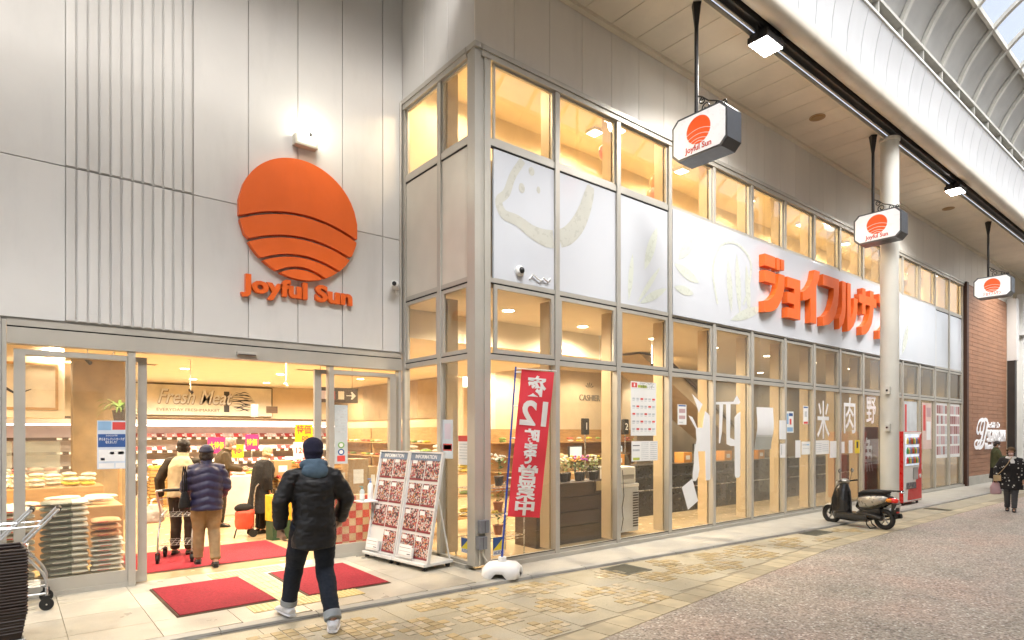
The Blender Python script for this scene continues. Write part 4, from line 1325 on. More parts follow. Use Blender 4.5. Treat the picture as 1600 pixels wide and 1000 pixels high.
def info_board(label, loc, rz, leaflet_slots):
    t = thing('information_board', label, 'information board', loc, rz, 'information boards by the entrance')
    # local frame: board faces -X, runs along Y, leans back towards +X
    W, Hh, lean = 0.352, 1.46, 0.24
    def q(y, s, d=0.0):
        """point on the board: y along, s up the slope, d out of the face"""
        ca, sa = math.cos(lean * 0.75), math.sin(lean * 0.75)
        return (-0.12 + s * sa - d * ca, y, 0.10 + s * ca + d * sa)
    def pl(b, y0, y1, s0, s1, d0, d1):
        p = [q(y0, s0, d0), q(y1, s0, d0), q(y1, s1, d0), q(y0, s1, d0), q(y0, s0, d1), q(y1, s0, d1), q(y1, s1, d1), q(y0, s1, d1)]
        b.add(p, [(0, 1, 2, 3), (7, 6, 5, 4), (0, 4, 5, 1), (1, 5, 6, 2), (2, 6, 7, 3), (3, 7, 4, 0)])
    b = MB(); pl(b, -W, W, 0, Hh, -0.02, 0.0); obj('panel', b, m_bflame, t)
    b = MB()
    pl(b, -W, -W + .022, 0, Hh, 0.0, 0.025); pl(b, W - .022, W, 0, Hh, 0.0, 0.025); pl(b, -W + .022, W - .022, Hh - .02, Hh, 0, 0.025); pl(b, -W + .022, W - .022, 0, 0.02, 0, 0.025)
    obj('frame', b, m_bflame, t)
    b = MB(); pl(b, -W + .024, W - .024, Hh - .12, Hh - .022, 0.001, 0.012); hd = obj('header', b, m_head, t)
    ca, sa = math.cos(lean * 0.75), math.sin(lean * 0.75)
    text('lettering', 'INFORMATION', hd, m_white, q(0, Hh - 0.072, 0.014), (0, -1, 0), (sa, 0, ca), 0.075, 0.002, world=False, fit=0.46, bold=0.001)
    cells = [(-0.157, 1.08), (0.157, 1.08), (-0.157, 0.735), (0.157, 0.735), (-0.157, 0.39), (0.157, 0.39), (-0.157, 0.045), (0.157, 0.045)]
    for i, (y, s) in enumerate(cells):
        if i == leaflet_slots and leaflet_slots == 7: continue
        b = MB(); pl(b, y - 0.145, y + 0.145, s - 0.015, s + 0.29, 0.002, 0.006)
        f = obj('flyer', b, m_flyer, t)
        b = MB(); pl(b, y - 0.145, y + 0.145, s - 0.015, s + 0.012, 0.0065, 0.008); obj('red_band', b, mat('wine_print', (0.22, 0.03, 0.04), 0.4, var=0.3, vs=60), f)
        b = MB(); pl(b, y + 0.02, y + 0.125, s + 0.215, s + 0.27, 0.0065, 0.0075); obj('white_patch', b, m_paper, f)
    # leaflet tray low on the face
    yy = 0.157 if leaflet_slots == 7 else 0.1
    b = MB(); pl(b, yy - 0.15, yy + 0.15, 0.02, 0.16, 0.03, 0.06); tr = obj('leaflet_tray', b, m_bflame, t)
    b = MB(); pl(b, yy - 0.13, yy + 0.13, 0.05, 0.19, 0.061, 0.066); obj('leaflet', b, m_paper, tr)
    b = MB(); pl(b, yy - 0.12, yy + 0.12, 0.145, 0.150, 0.0665, 0.0675); pl(b, yy - 0.12, yy + 0.12, 0.10, 0.103, 0.0665, 0.0675); pl(b, yy - 0.12, yy - 0.05, 0.065, 0.075, 0.0665, 0.0675); obj('print_line', b, m_dark, tr)
    b = MB(); b.cbox(-0.20, 0.30, -W, W, 0.06, 0.10, 0.008); obj('base', b, m_bflame, t)
    for sy in (-1, 1):
        b = MB(); b.cyl((0.26, sy * (W - 0.03), 0.10), (0.07, sy * (W - 0.03), 0.92), 0.012, n=8); obj('strut', b, m_bflame, t)
        for sx in (-0.15, 0.25):
            b = MB(); b.cyl((sx, sy * (W - 0.06) - 0.02, 0.03), (sx, sy * (W - 0.06) + 0.02, 0.03), 0.03, n=12); b.box(sx - .02, sx + .02, sy * (W - .06) - .025, sy * (W - .06) + .025, 0.045, 0.06); obj('caster', b, m_black, t)
info_board('white flyer board on casters farther from the corner post, with an empty lower slot', (4.20, 7.96, 0.0), R(7), 7)
info_board('white flyer board on casters nearest the corner post', (4.295, 7.245, 0.0), R(7), 6)

# sanitizer stand
t = thing('sanitizer_stand', 'thin white side table with sanitizer bottles by the checked cloth', 'stand', (4.02, 8.28, 0))
b = MB(); b.cbox(-0.13, 0.13, -0.12, 0.12, 0.80, 0.82, 0.005); obj('top', b, m_white, t)
b = MB(); b.cyl((0.09, 0, 0.02), (0.09, 0, 0.80), 0.012, n=8); b.box(-0.11, 0.13, -0.10, -0.08, 0, 0.02); b.box(-0.11, 0.13, 0.08, 0.10, 0, 0.02); b.box(0.08, 0.10, -0.08, 0.08, 0.0, 0.02); obj('leg', b, m_steel, t)
def bottle(label, x, y, z, r_, h, m, cap):
    t = thing('sanitizer_bottle', label, 'bottle', (x, y, z))
    b = MB(); b.lathe([(r_, 0), (r_, h * .7), (r_ * .5, h * .82), (r_ * .35, h * .84)], n=16); obj('body', b, m, t, smooth=40)
    b = MB(); b.lathe([(r_ * .4, h * .84), (r_ * .4, h * .92), (r_ * .15, h * .93), (r_ * .15, h)], n=10); b.cbox(-r_ * 1.1, r_ * .3, -r_ * .2, r_ * .2, h, h * 1.05, .003); obj('pump', b, cap, t)
    b = MB(); b.lathe([(r_ * 1.01, h * .15), (r_ * 1.01, h * .5)], n=16, caps=False); obj('label_band', b, m_paper, t)
bottle('clear pump bottle with teal top on the thin white stand', 3.95, 8.26, 0.821, 0.035, 0.20, mat('clear_plastic', (0.55, 0.62, 0.62), 0.2), mat('teal_cap', (0.05, 0.28, 0.33), 0.4))
bottle('tall white pump bottle on the thin white stand', 4.08, 8.26, 0.821, 0.04, 0.30, m_white, mat('blue_cap', (0.1, 0.2, 0.45), 0.4))

# electrical boxes on the corner post
t = thing('outdoor_socket_boxes', 'two grey weatherproof socket boxes with a conduit on the corner post', 'electrical box', (4.80, 6.46, 0.10))
mgb = mat('blue_grey_plastic', (0.17, 0.18, 0.20), 0.4)
for z, dx in ((0.49, 0.01), (0.28, -0.02)):
    b = MB(); b.cbox(4.73 + dx, 4.87 + dx, 6.45, 6.528, z, z + 0.17, 0.012); bx = obj('box', b, mgb, t, world=True)
    b = MB(); b.box(4.795 + dx, 4.80 + dx, 6.446, 6.4495, z + 0.01, z + 0.16); obj('seam', b, m_black, bx, world=True)
b = MB(); b.tube([(4.80, 6.49, 0.28), (4.80, 6.48, 0.20), (4.84, 6.45, 0.12), (4.90, 6.43, 0.06), (4.95, 6.42, 0.03)], 0.014, 8); obj('conduit', b, mat('ivory_conduit', (0.5, 0.47, 0.4), 0.5), t, world=True, smooth=True)
b = MB(); b.tube([(4.76, 6.505, 0.28), (4.76, 6.505, 0.06)], 0.013, 8); obj('conduit', b, mat('ivory_conduit', (0.5, 0.47, 0.4), 0.5), t, world=True)

# vending machine
vm = thing('vending_machine', 'red and white drinks vending machine beside the cream pillar', 'vending machine', (17.63, 6.05, 0))
b = MB(); b.cbox(-0.62, 0.62, -0.36, 0.13, 0.07, 1.83, 0.012); obj('cabinet', b, mat('vending_red', (0.62, 0.012, 0.01), 0.3, var=0.04, coat=0.3), vm)
b = MB(); b.box(-0.60, 0.60, -0.37, -0.3605, 0.09, 1.82); dr = obj('door', b, m_white, vm)
b = MB(); b.box(-0.50, 0.40, -0.374, -0.3705, 0.98, 1.76); win = obj('display_window', b, mat('display_blue_white', (0.55, 0.62, 0.74), 0.15, var=0.25, vs=3, emit=0.35), dr)
for i in range(3):
    b = MB(); b.box(-0.48, 0.38, -0.380, -0.3745, 1.02 + i * 0.24, 1.035 + i * 0.24); obj('shelf', b, m_white, win)
    for k in range(9):
        b = MB(); xk = -0.44 + k * 0.095; b.lathe([(0.028, 1.037 + i * 0.24), (0.028, 1.15 + i * 0.24), (0.012, 1.18 + i * 0.24), (0.012, 1.20 + i * 0.24)], (xk, -0.40, 0), 8)
        obj('drink_sample', b, mat('sample_%d' % ((k + i) % 5), [(0.6, .05, .04), (.1, .3, .1), (.7, .5, .1), (.15, .2, .5), (.3, .15, .06)][(k + i) % 5], 0.3), win)
b = MB(); b.prism([(0.60, 0.12), (0.60, 1.80), (0.47, 1.72), (0.44, 0.95), (0.20, 0.55), (-0.30, 0.45), (-0.36, 0.12)], (0, -0.3715, 0), (1, 0, 0), (0, 0, 1), (0, -1, 0), 0.004); obj('red_graphic', b, m_red, dr)
b = MB(); b.box(0.0, 0.34, -0.382, -0.376, 0.62, 0.92); obj('payment_panel', b, mat('panel_grey', (0.35, 0.34, 0.33), 0.4), dr)
b = MB(); b.box(-0.45, 0.20, -0.385, -0.376, 0.40, 0.56); obj('outlet_flap', b, mat('flap_dark', (0.08, 0.07, 0.08), 0.25), dr)
b = MB(); b.cyl((0.48, -0.376, 0.70), (0.48, -0.39, 0.70), 0.05, n=16); obj('badge', b, m_white, dr)
for sx in (-0.5, 0.5):
    for sy in (-0.30, 0.08):
        b = MB(); b.cyl((sx, sy, -0.002), (sx, sy, 0.075), 0.03, n=10); obj('foot', b, m_black, vm)
bin_ = thing('recycling_bin', 'pale recycling bin with a bag of bottles next to the vending machine', 'bin', (18.75, 6.12, 0))
b = MB(); b.cbox(-0.24, 0.24, -0.22, 0.22, 0.0, 0.82, 0.02); obj('body', b, mat('pale_green_plastic', (0.5, 0.54, 0.46), 0.5), bin_)
b = MB(); b.cbox(-0.25, 0.25, -0.23, 0.23, 0.82, 0.95, 0.02); lid = obj('lid', b, m_white, bin_)
for sx in (-0.11, 0.11):
    b = MB(); b.cyl((sx, 0, 0.951), (sx, 0, 0.956), 0.07, n=16); obj('slot', b, m_black, lid)
bag = thing('bottle_bag', 'white plastic bag lying on the recycling bin', 'bag', (18.75, 6.1, 0.957))
b = MB()
b.ell((0, 0, 0.12), (0.20, 0.16, 0.12), 16, 10)
b.v = [(x + 0.02 * mnoise.noise(Vector((x * 9, y * 9, z * 9))), y, max(0, z + 0.03 * mnoise.noise(Vector((x * 12, y * 12 + 5, z * 12))))) for x, y, z in b.v]
obj('bag_body', b, m_paper, bag, smooth=True)
b = MB(); b.cyl((0.0, 0, 0.22), (0.03, 0, 0.34), 0.03, 0.06, n=8); obj('knot', b, m_paper, bag)
# ------------------------------------------------------------------ people
def remesh(mb, voxel, iters, name, m, disp=None, mats=None):
    """weld overlapping closed shapes into one continuous smooth surface"""
    me = bpy.data.meshes.new('tmp')
    me.from_pydata(mb.v, [], mb.f)
    o = bpy.data.objects.new('tmp', me); C.objects.link(o)
    md = o.modifiers.new('r', 'REMESH'); md.mode = 'VOXEL'; md.voxel_size = voxel
    if iters:
        sm = o.modifiers.new('s', 'SMOOTH'); sm.iterations = iters; sm.factor = 0.5
    dg = bpy.context.evaluated_depsgraph_get()
    out = bpy.data.meshes.new_from_object(o.evaluated_get(dg))
    bpy.data.objects.remove(o); bpy.data.meshes.remove(me)
    out.name = name
    out.materials.clear()
    for k in (mats or [m]): out.materials.append(k)
    if disp:
        cos = [v.co.copy() for v in out.vertices]; nos = [v.normal.copy() for v in out.vertices]
        for v, c, n in zip(out.vertices, cos, nos):
            v.co = c + n * disp(c)
    out.shade_smooth(); out.update()
    return out
def folds(amp, f=(9, 9, 4), quilt=0.0, qf=0.0):
    def d(c):
        a = mnoise.noise(Vector((c.x * f[0], c.y * f[1], c.z * f[2])))
        b_ = 1 - abs(mnoise.noise(Vector((c.x * f[0] * 1.7 + 3, c.y * f[1] * 1.7, c.z * f[2] * 3.1)))) * 2
        q = 0.0
        if quilt: q = quilt * (abs(math.sin(c.z * qf + 0.8 * abs(c.x) * qf * 0.35)) - 0.5)
        return amp * (a + 0.45 * b_) + q
    return d
m_skin = mat('skin', (0.52, 0.30, 0.20), 0.5, var=0.06, vs=14)
def hand_geo(b, wrist, direction, palmn, s, curl=0.5, side=1):
    """palm, four unequal bent fingers and a thumb leaving the palm's side"""
    d = Vector(direction).normalized(); n = Vector(palmn); n = (n - d * n.dot(d)).normalized(); x = d.cross(n) * side
    w = Vector(wrist)
    b.tube([w - d * 0.02 * s, w + d * 0.03 * s, w + d * 0.085 * s], [(0.026 * s, 0.020 * s), (0.036 * s, 0.016 * s), (0.040 * s, 0.014 * s)], 10)
    for k, (off, L) in enumerate(((-0.030, 0.070), (-0.010, 0.080), (0.010, 0.075), (0.029, 0.058))):
        base = w + d * 0.080 * s + x * off * s
        a1 = curl * 0.7; a2 = curl * 1.7
        d1 = d * math.cos(a1) + n * math.sin(a1); d2 = d * math.cos(a2) + n * math.sin(a2)
        b.tube([base - d * .02 * s, base, base + d1 * L * .5 * s, base + (d1 * .5 + d2 * .5) * L * s], [.0105 * s, .0105 * s, .0095 * s, .008 * s], 8)
    tb_ = w + d * 0.03 * s - x * 0.028 * s
    td_ = (d * 0.75 - x * 0.55 + n * 0.35).normalized(); td2 = (d * 0.9 + n * 0.5).normalized()
    b.tube([tb_ - td_ * .01 * s, tb_ + td_ * 0.035 * s, tb_ + td_ * 0.035 * s + td2 * 0.035 * s], [.013 * s, .011 * s, .009 * s], 8)
def person(label, loc, rz, H, pose, look, vox=0.012):
    s = H / 1.70
    t_name = 'person'
    j = dict(hipL=(-.095, 0, .90), hipR=(.095, 0, .90), kneeL=(-.10, .02, .49), kneeR=(.10, .02, .49), ankL=(-.10, -.02, .085), ankR=(.10, -.02, .085),
             shL=(-.175, -.01, 1.375), shR=(.175, -.01, 1.375), elL=(-.25, -.03, 1.13), elR=(.25, -.03, 1.13), haL=(-.245, .06, .90), haR=(.245, .06, .90), toeL=(0, 1, 0), toeR=(0, 1, 0))
    lean = pose.get('lean', 0.0); bow = pose.get('bow', 0.0); yaw = pose.get('yaw', 0.0); nod = pose.get('nod', 0.0); hunch = pose.get('hunch', 0.0)
    pel = Vector(pose.get('pelvis', (0, 0, 0)))
    j.update({k: v for k, v in pose.items() if k in j})
    V = {k: Vector(v) for k, v in j.items()}
    def up(p):
        """upper body leans forward about the hips"""
        p = Vector(p); z = p.z - 0.92
        if z <= 0: return p + pel
        a = lean + hunch * max(0, z - 0.25)
        return Vector((p.x, p.y + z * math.sin(a), 0.92 + z * math.cos(a))) + pel
    raw = pose.get('raw_arms', False)
    U = {}
    for k in ('shL', 'shR', 'elL', 'elR', 'haL', 'haR'):
        U[k] = up(V[k]) if (not raw or k.startswith('sh')) else V[k] + pel
    headc = up((0, 0.015 + bow, 1.59))
    hd = Matrix.Rotation(yaw, 3, 'Z') @ Matrix.Rotation(-nod, 3, 'X')
    def hp(x, y, z): return headc + hd @ Vector((x, y, z))
    sc = lambda b: (setattr(b, 'v', [(x * s, y * s, z * s) for x, y, z in b.v]), b)[1]
    def S2(b): return sc(b)
    fat = look.get('fat', 1.0)
    # --- continuous body
    b = MB()
    rows = [((0, 0, .84), (.13, .10)), ((0, 0, .92), (.15, .11)), ((0, .005, 1.05), (.13, .095)), ((0, 0, 1.18), (.145, .10)), ((0, -.005, 1.32), (.155, .10)), ((0, -.01, 1.41), (.13, .085)), ((0, 0, 1.47), (.06, .06))]
    b.tube([up(p) for p, _ in rows], [r_ for _, r_ in rows], 16)
    b.tube([up((0, -.005, 1.42)), up((0, 0.0, 1.48)), hp(0, -.01, -.06)], [.058, .052, .052], 12)
    b.ell(headc + hd @ Vector((0, -.008, .025)), (.074, .092, .092), 18, 14, rot=hd)
    b.ell(hp(0, .022, -.045), (.056, .066, .062), 14, 10, rot=hd)
    b.ell(hp(0, .088, -.012), (.011, .020, .020), 8, 6, rot=hd); b.ell(hp(0, .072, .028), (.045, .018, .010), 10, 6, rot=hd)
    b.ell(hp(0, .078, -.062), (.024, .012, .007), 8, 6, rot=hd)
    for sx in (-1, 1): b.ell(hp(sx * .077, -.005, -.01), (.010, .020, .030), 8, 6, rot=hd)
    for sd in ('L', 'R'):
        sg = -1 if sd == 'L' else 1
        sh, el, ha = U['sh' + sd], U['el' + sd], U['ha' + sd]
        b.tube([up((0.10 * sg, -.01, 1.40)), sh, sh.lerp(el, .5), el, el.lerp(ha, .45), ha], [.055, .052, .044, .038, .036, .025], 12)
        hdir = (ha - el).normalized()
        pn = pose.get('palm' + sd, (-sg * 0.9, .35, 0))
        hand_geo(b, ha + hdir * 0.005, pose.get('hdir' + sd, hdir), pn, 1.0, pose.get('curl', .5), sg)
        hip, kn, an = V['hip' + sd] + pel, V['knee' + sd], V['ank' + sd]
        b.tube([hip + Vector((0, 0, .03)), hip.lerp(kn, .5), kn, kn.lerp(an, .35), an], [.085, .072, .055, .052, .036], 12)
        td = Vector(V['toe' + sd]).normalized()
        b.tube([an + Vector((0, 0, -.02)) - td * .04, an + Vector((0, 0, -.045)) + td * .06, an + Vector((0, 0, -.058)) + td * .15], [(.034, .032), (.036, .026), (.03, .016)], 10)
    body = remesh(S2(b), vox * s * 0.8, 2, 'person', m_skin)
    root = bpy.data.objects.new('person', body)
    root.location = loc; root.rotation_euler = (0, 0, rz)
    link(root); tag(root, label, 'person')
    # --- trousers or skirt
    b = MB()
    tr = look.get('leg_r', 1.0)
    if look.get('skirt'):
        b.tube([up((0, 0, 1.0)), pel + Vector((0, 0, .88)), pel + Vector((0, .01, .6)), pel + Vector((0, .01, look['skirt']))], [(.16, .125), (.185, .15), (.215, .18), (.25, .21)], 20)
    else:
        b.tube([up((0, 0, 1.02)), pel + Vector((0, 0, .92)), pel + Vector((0, 0, .82))], [(.15 * fat, .115 * fat), (.165 * fat, .13 * fat), (.14 * fat, .115 * fat)], 18)
    for sd in ('L', 'R'):
        hip, kn, an = V['hip' + sd] + pel, V['knee' + sd], V['ank' + sd]
        lo_ = an + (kn - an) * look.get('cuff', 0.03)
        b.tube([hip + Vector((0, 0, .03)), hip.lerp(kn, .5), kn, kn.lerp(an, .4), lo_], [.098 * tr * fat, .090 * tr * fat, .076 * tr, .070 * tr, .062 * tr], 14)
    me = remesh(S2(b), vox * s, 3, 'trousers', look['trousers'], folds(.008 * s, (7, 7, 11)))
    obj('trousers', me, None, root)
    if look.get('cuff_m'):
        for sd in ('L', 'R'):
            kn, an = V['knee' + sd], V['ank' + sd]
            b = MB(); b.tube([an + (kn - an) * .02, an + (kn - an) * .15], [.068 * tr, .072 * tr], 16); obj('cuff', S2(b), look['cuff_m'], root, smooth=50)
    # --- shoes
    for sd in ('L', 'R'):
        an = V['ank' + sd]; td = Vector(V['toe' + sd]).normalized(); sv = td.cross(Vector((0, 0, 1)))
        upv = sv.cross(td)
        b = MB()
        b.tube([an - upv * .01, an - upv * .04 + td * .0], [.045, .05], 12)
        b.tube([an - upv * .05 - td * .075, an - upv * .045 - td * .03, an - upv * .05 + td * .05, an - upv * .062 + td * .12, an - upv * .068 + td * .175], [(.030, .026), (.042, .036), (.046, .034), (.046, .022), (.030, .012)], 14)
        bs_ = look.get('big_shoe', 1.0)
        so = MB()
        so.tube([an - upv * .077 - td * .08, an - upv * .077 - td * .02, an - upv * .077 + td * .08, an - upv * .076 + td * .18], [(.034, .010), (.044, .012), (.048, .012), (.032, .010)], 12)
        for q_ in (b, so): q_.v = [tuple(an + Vector((0, 0, -.085)) + (Vector(v_) - an - Vector((0, 0, -.085))) * bs_) for v_ in q_.v]
        me = remesh(S2(b), .008 * s, 2, 'shoe', look['shoes'])
        o = obj('shoe', me, None, root)
        obj('sole', S2(so), look.get('sole', m_rubber), o, smooth=50)
    # --- jacket / coat
    b = MB()
    k = look.get('bulk', 1.0); hem = look.get('hem', .82)
    rows = []
    zs = [hem, (hem + 1.02) / 2, 1.02, 1.16, 1.30, 1.40, 1.455]
    fl_r = look.get('flare', 1.0)
    rr_ = [(.178 * k * fl_r, .145 * k * fl_r), (.175 * k, .14 * k), (.168 * k, .132 * k), (.178 * k, .138 * k), (.180 * k, .135 * k), (.140 * k, .105 * k), (.080, .078)]
    pts = []
    for z in zs: pts.append(up((0, -.004, z)) if z > .92 else pel + Vector((0, -.004, z)))
    b.tube(pts, rr_, 22)
    ar = look.get('arm', 1.0)
    sl = look.get('sleeve', .97)
    for sd in ('L', 'R'):
        sg = -1 if sd == 'L' else 1
        sh, el, ha = U['sh' + sd], U['el' + sd], U['ha' + sd]
        b.tube([up((.08 * sg, -.01, 1.40)), sh, sh.lerp(el, .5), el, el.lerp(ha, .5), el.lerp(ha, sl)], [.058 * ar, .072 * ar, .073 * ar, .069 * ar, .063 * ar, .054 * ar], 14)
    if look.get('sleeves'):
        nb = len(b.v); ncut = 22 * len(pts)
        sv_ = MB(); sv_.v = b.v[ncut:]; sv_.f = [tuple(i - ncut for i in f) for f in b.f if min(f) >= ncut]
        b.v = b.v[:ncut]; b.f = [f for f in b.f if max(f) < ncut]
        obj('sleeves', remesh(S2(sv_), vox * s, 3, 'sleeves', look['sleeves'], folds(.008 * s)), None, root)
    me = remesh(S2(b), vox * s, 3, 'jacket', look['top'], look.get('disp') or folds(.010 * s))
    obj('jacket', me, None, root)
    if look.get('hood'):
        b = MB()
        b.torus((0, 0, 0), .085, .038, 'z', 18, 10)
        M3 = Matrix.Rotation(-0.25, 3, 'X')
        c0 = up((0, -.01, 1.475))
        b.v = [tuple(c0 + M3 @ Vector((x * 1.05, y * .95, z * 1.1))) for x, y, z in b.v]
        b.ell(up((0, -.10, 1.42)), (.12, .055, .075), 14, 10)
        obj('hood', remesh(S2(b), .010 * s, 3, 'hood', look['hood'], folds(.008 * s, (14, 14, 14))), None, root)
    elif look.get('collar'):
        b = MB(); b.tube([up((0, -.008, 1.43)), up((0, -.002, 1.50))], [(.085, .082), (.078, .075)], 16); obj('collar', S2(b), look['collar'], root, smooth=50)
    # --- hair, hat, mask, eyes
    hm = look.get('hair')
    if hm:
        b = MB()
        b.ell(headc + hd @ Vector((0, -.018, .040)), (.086, .098, .090), 18, 12, rot=hd)
        b.ell(hp(0, -.055, -.005), (.078, .055, .085), 14, 10, rot=hd)
        if look.get('hair_len'):
            for sx in (-1, 1): b.ell(hp(sx * .068, -.015, -.03), (.024, .05, look['hair_len']), 10, 8, rot=hd)
            b.ell(hp(0, -.07, -.04), (.075, .035, look['hair_len'] * 1.1), 12, 8, rot=hd)
        me = remesh(S2(b), .007 * s, 2, 'hair', hm, folds(.009 * s, (26, 26, 26)))
        # keep hair off the face: flatten what lies in front of the brow line
        inv = hd.inverted()
        for v in me.vertices:
            q = inv @ (Vector(v.co) / s - headc)
            if q.y > .050 and q.z < .055:
                q.y = .050 - (q.y - .050) * .6
                v.co = (headc + hd @ q) * s
        obj('hair', me, None, root)
    if look.get('hat'):
        hmat, kind = look['hat']
        b = MB()
        b.ell(headc + hd @ Vector((0, -.010, .052)), (.092, .106, .092), 20, 14, rot=hd)
        if kind == 'beanie':
            b.ell(headc + hd @ Vector((0, -.022, .015)), (.089, .098, .075), 18, 12, rot=hd)
            b.ell(hp(0, -.02, -.035), (.082, .086, .06), 18, 12, rot=hd)
        if kind == 'knit':
            b.v = b.v + []
            q = MB(); q.torus((0, 0, 0), .088, .018, 'z', 20, 8)
            q.v = [tuple(headc + hd @ Vector((x, y * 1.12 - .01, z + .045))) for x, y, z in q.v]
            b.add(q.v, q.f)
        me = remesh(S2(b), .008 * s, 3, 'hat', hmat, folds(.004 * s, (20, 20, 20)))
        inv = hd.inverted()
        for v in me.vertices:
            q = inv @ (Vector(v.co) / s - headc)
            if q.y > .035 and q.z < .055:
                q.y = .035 - (q.y - .035) * .5; v.co = (headc + hd @ q) * s
        obj('hat', me, None, root)
    if look.get('mask'):
        b = MB(); b.ell(hp(0, .040, -.040), (.058, .064, .044), 16, 12, rot=hd)
        obj('mask', S2(b), look['mask'], root, smooth=True)
    for sx in (-1, 1):
        b = MB(); b.ell(hp(sx * .030, .0755, .010), (.013, .008, .007), 8, 6, rot=hd); obj('eye', S2(b), mat('eye_dark', (.03, .02, .02), .3), root, smooth=True)
    root['_s'] = s
    return root
def cloth(name, col, **k):
    a = dict(rough=.85, var=.18, vs=9, bump=.25, bs=220, obj=True)
    a.update(k)
    return mat(name, col, a.pop('rough'), **a)
c_black = cloth('black_nylon', (.0055, .0055, .007), rough=.5, bs=40)
c_jeans = cloth('dark_denim', (.007, .012, .024))
c_denim_l = cloth('pale_denim_cuff', (.35, .38, .40))
c_navy = cloth('navy_quilt', (.020, .018, .055), rough=.5, bump=.1)
c_khaki = cloth('khaki_cotton', (.26, .17, .085))
c_cream = cloth('cream_fleece', (.55, .44, .28), bump=.4)
c_brown = cloth('olive_brown_wool', (.06, .040, .018), bump=.4)
c_darkbrown = cloth('dark_brown_wool', (.035, .024, .014))
c_coat = cloth('black_wool', (.006, .0055, .006), bump=.4)
c_green = cloth('moss_green_coat', (.07, .075, .03))
c_grey = cloth('charcoal_cotton', (.07, .07, .075))
c_tan = cloth('tan_uniform', (.45, .33, .19))
h_dark = mat('dark_brown_hair', (.018, .010, .007), .5, var=.4, vs=30, stretch=(3, 3, .6), bump=.5, bs=90, obj=True)
h_blond = mat('silver_blond_hair', (.52, .38, .22), .5, var=.3, vs=30, stretch=(3, 3, .6), bump=.5, bs=90, obj=True)
h_grey = mat('grey_hair', (.30, .25, .20), .5, var=.3, vs=30, bump=.5, bs=90, obj=True)
m_maskw = mat('white_mask', (.75, .74, .72), .7, var=.03)
m_maskp = mat('pink_mask', (.72, .52, .50), .7, var=.03)
s_white = mat('white_leather', (.72, .73, .76), .45, var=.05)
s_black = mat('black_leather', (.014, .013, .013), .45, var=.2)

# man in black hooded jacket, mid-stride towards the doors
person('man walking in black jacket, blue hood, dark jeans and white sneakers', (2.25, 5.74, 0.0), R(-13), 1.725,
       dict(kneeL=(-.14, .25, .50), ankL=(-.19, .31, .10), kneeR=(.11, .06, .48), ankR=(.13, -.27, .075), toeL=(-.35, 1, .05), toeR=(.25, 1, 0.02), elL=(-.30, -.03, 1.13), haL=(-.29, .02, .895),
            elR=(.30, .02, 1.13), haR=(.27, .16, .93), lean=.04, bow=.01, curl=.8, shL=(-.185, -.01, 1.370), shR=(.185, -.01, 1.370)),
       dict(top=c_black, trousers=c_jeans, cuff_m=c_denim_l, cuff=.12, shoes=s_white, sole=s_white, hem=.71, bulk=1.10, arm=1.10, hood=cloth('slate_blue_hood', (.085, .14, .20)), hat=(cloth('navy_knit', (.012, .012, .036), bump=.8, bs=150), 'beanie'),
            leg_r=1.14, big_shoe=1.22, sleeve=.98, disp=folds(.016, (7, 7, 9))), vox=.011)
# woman in quilted navy jacket
person('woman in navy quilted jacket and khaki trousers entering with a cart', (2.08, 9.08, 0.012), R(-8), 1.60,
       dict(kneeL=(-.09, .10, .50), ankL=(-.10, .14, .085), kneeR=(.10, .06, .49), ankR=(.10, -.16, .085), elL=(-.27, .05, 1.12), haL=(-.24, .28, 1.0), elR=(.26, .03, 1.12), haR=(.22, .2, .98), lean=.06),
       dict(top=c_navy, trousers=c_khaki, shoes=s_black, hem=.80, bulk=1.22, arm=1.12, hair=h_dark, hair_len=.06, hat=(cloth('blue_grey_knit', (.035, .035, .06)), 'knit'), disp=folds(.004, (9, 9, 4), .016, 30), fat=1.12, leg_r=1.08, collar=c_navy))
# person in cream jacket with brown sleeve, behind her
pc = person('person with dark hair in cream vest over brown sleeves, beside the navy jacket', (1.98, 10.1, 0.0), R(-25), 1.70,
       dict(kneeL=(-.09, .06, .49), ankL=(-.10, .02, .085), elL=(-.30, -.02, 1.12), haL=(-.30, .05, .86), elR=(.25, .10, 1.12), haR=(.18, .30, 1.0), lean=.12, bow=.01),
       dict(top=c_cream, trousers=c_darkbrown, shoes=s_black, hem=.86, bulk=1.12, arm=1.0, hair=h_dark, hair_len=.04, collar=c_cream, sleeves=c_darkbrown))
# man in olive brown coat, seen from the side
person('elderly man in olive brown jacket facing the produce, in profile', (3.16, 12.7, 0.0), R(-100), 1.70,
       dict(elL=(-.23, .10, 1.14), haL=(-.16, .34, 1.12), elR=(.23, .08, 1.14), haR=(.15, .34, 1.10), lean=.10, hunch=.25, bow=.03, nod=.25, yaw=-.1),
       dict(top=c_brown, trousers=c_darkbrown, shoes=s_black, hem=.84, bulk=1.12, arm=1.05, hair=h_grey, mask=m_maskw, collar=c_brown))
# woman in black coat reaching
person('woman with pale hair in a long black coat reaching for produce', (3.52, 11.45, 0.0), R(-88), 1.54,
       dict(elL=(-.22, .20, 1.26), haL=(-.16, .50, 1.20), elR=(.25, .0, 1.10), haR=(.24, .08, .86), lean=.16, bow=.02, nod=.15, palmL=(0, .2, -1)),
       dict(top=c_coat, trousers=c_coat, shoes=s_black, hem=.42, flare=1.3, bulk=1.45, arm=1.25, hair=h_blond, hair_len=.03, mask=m_maskw))
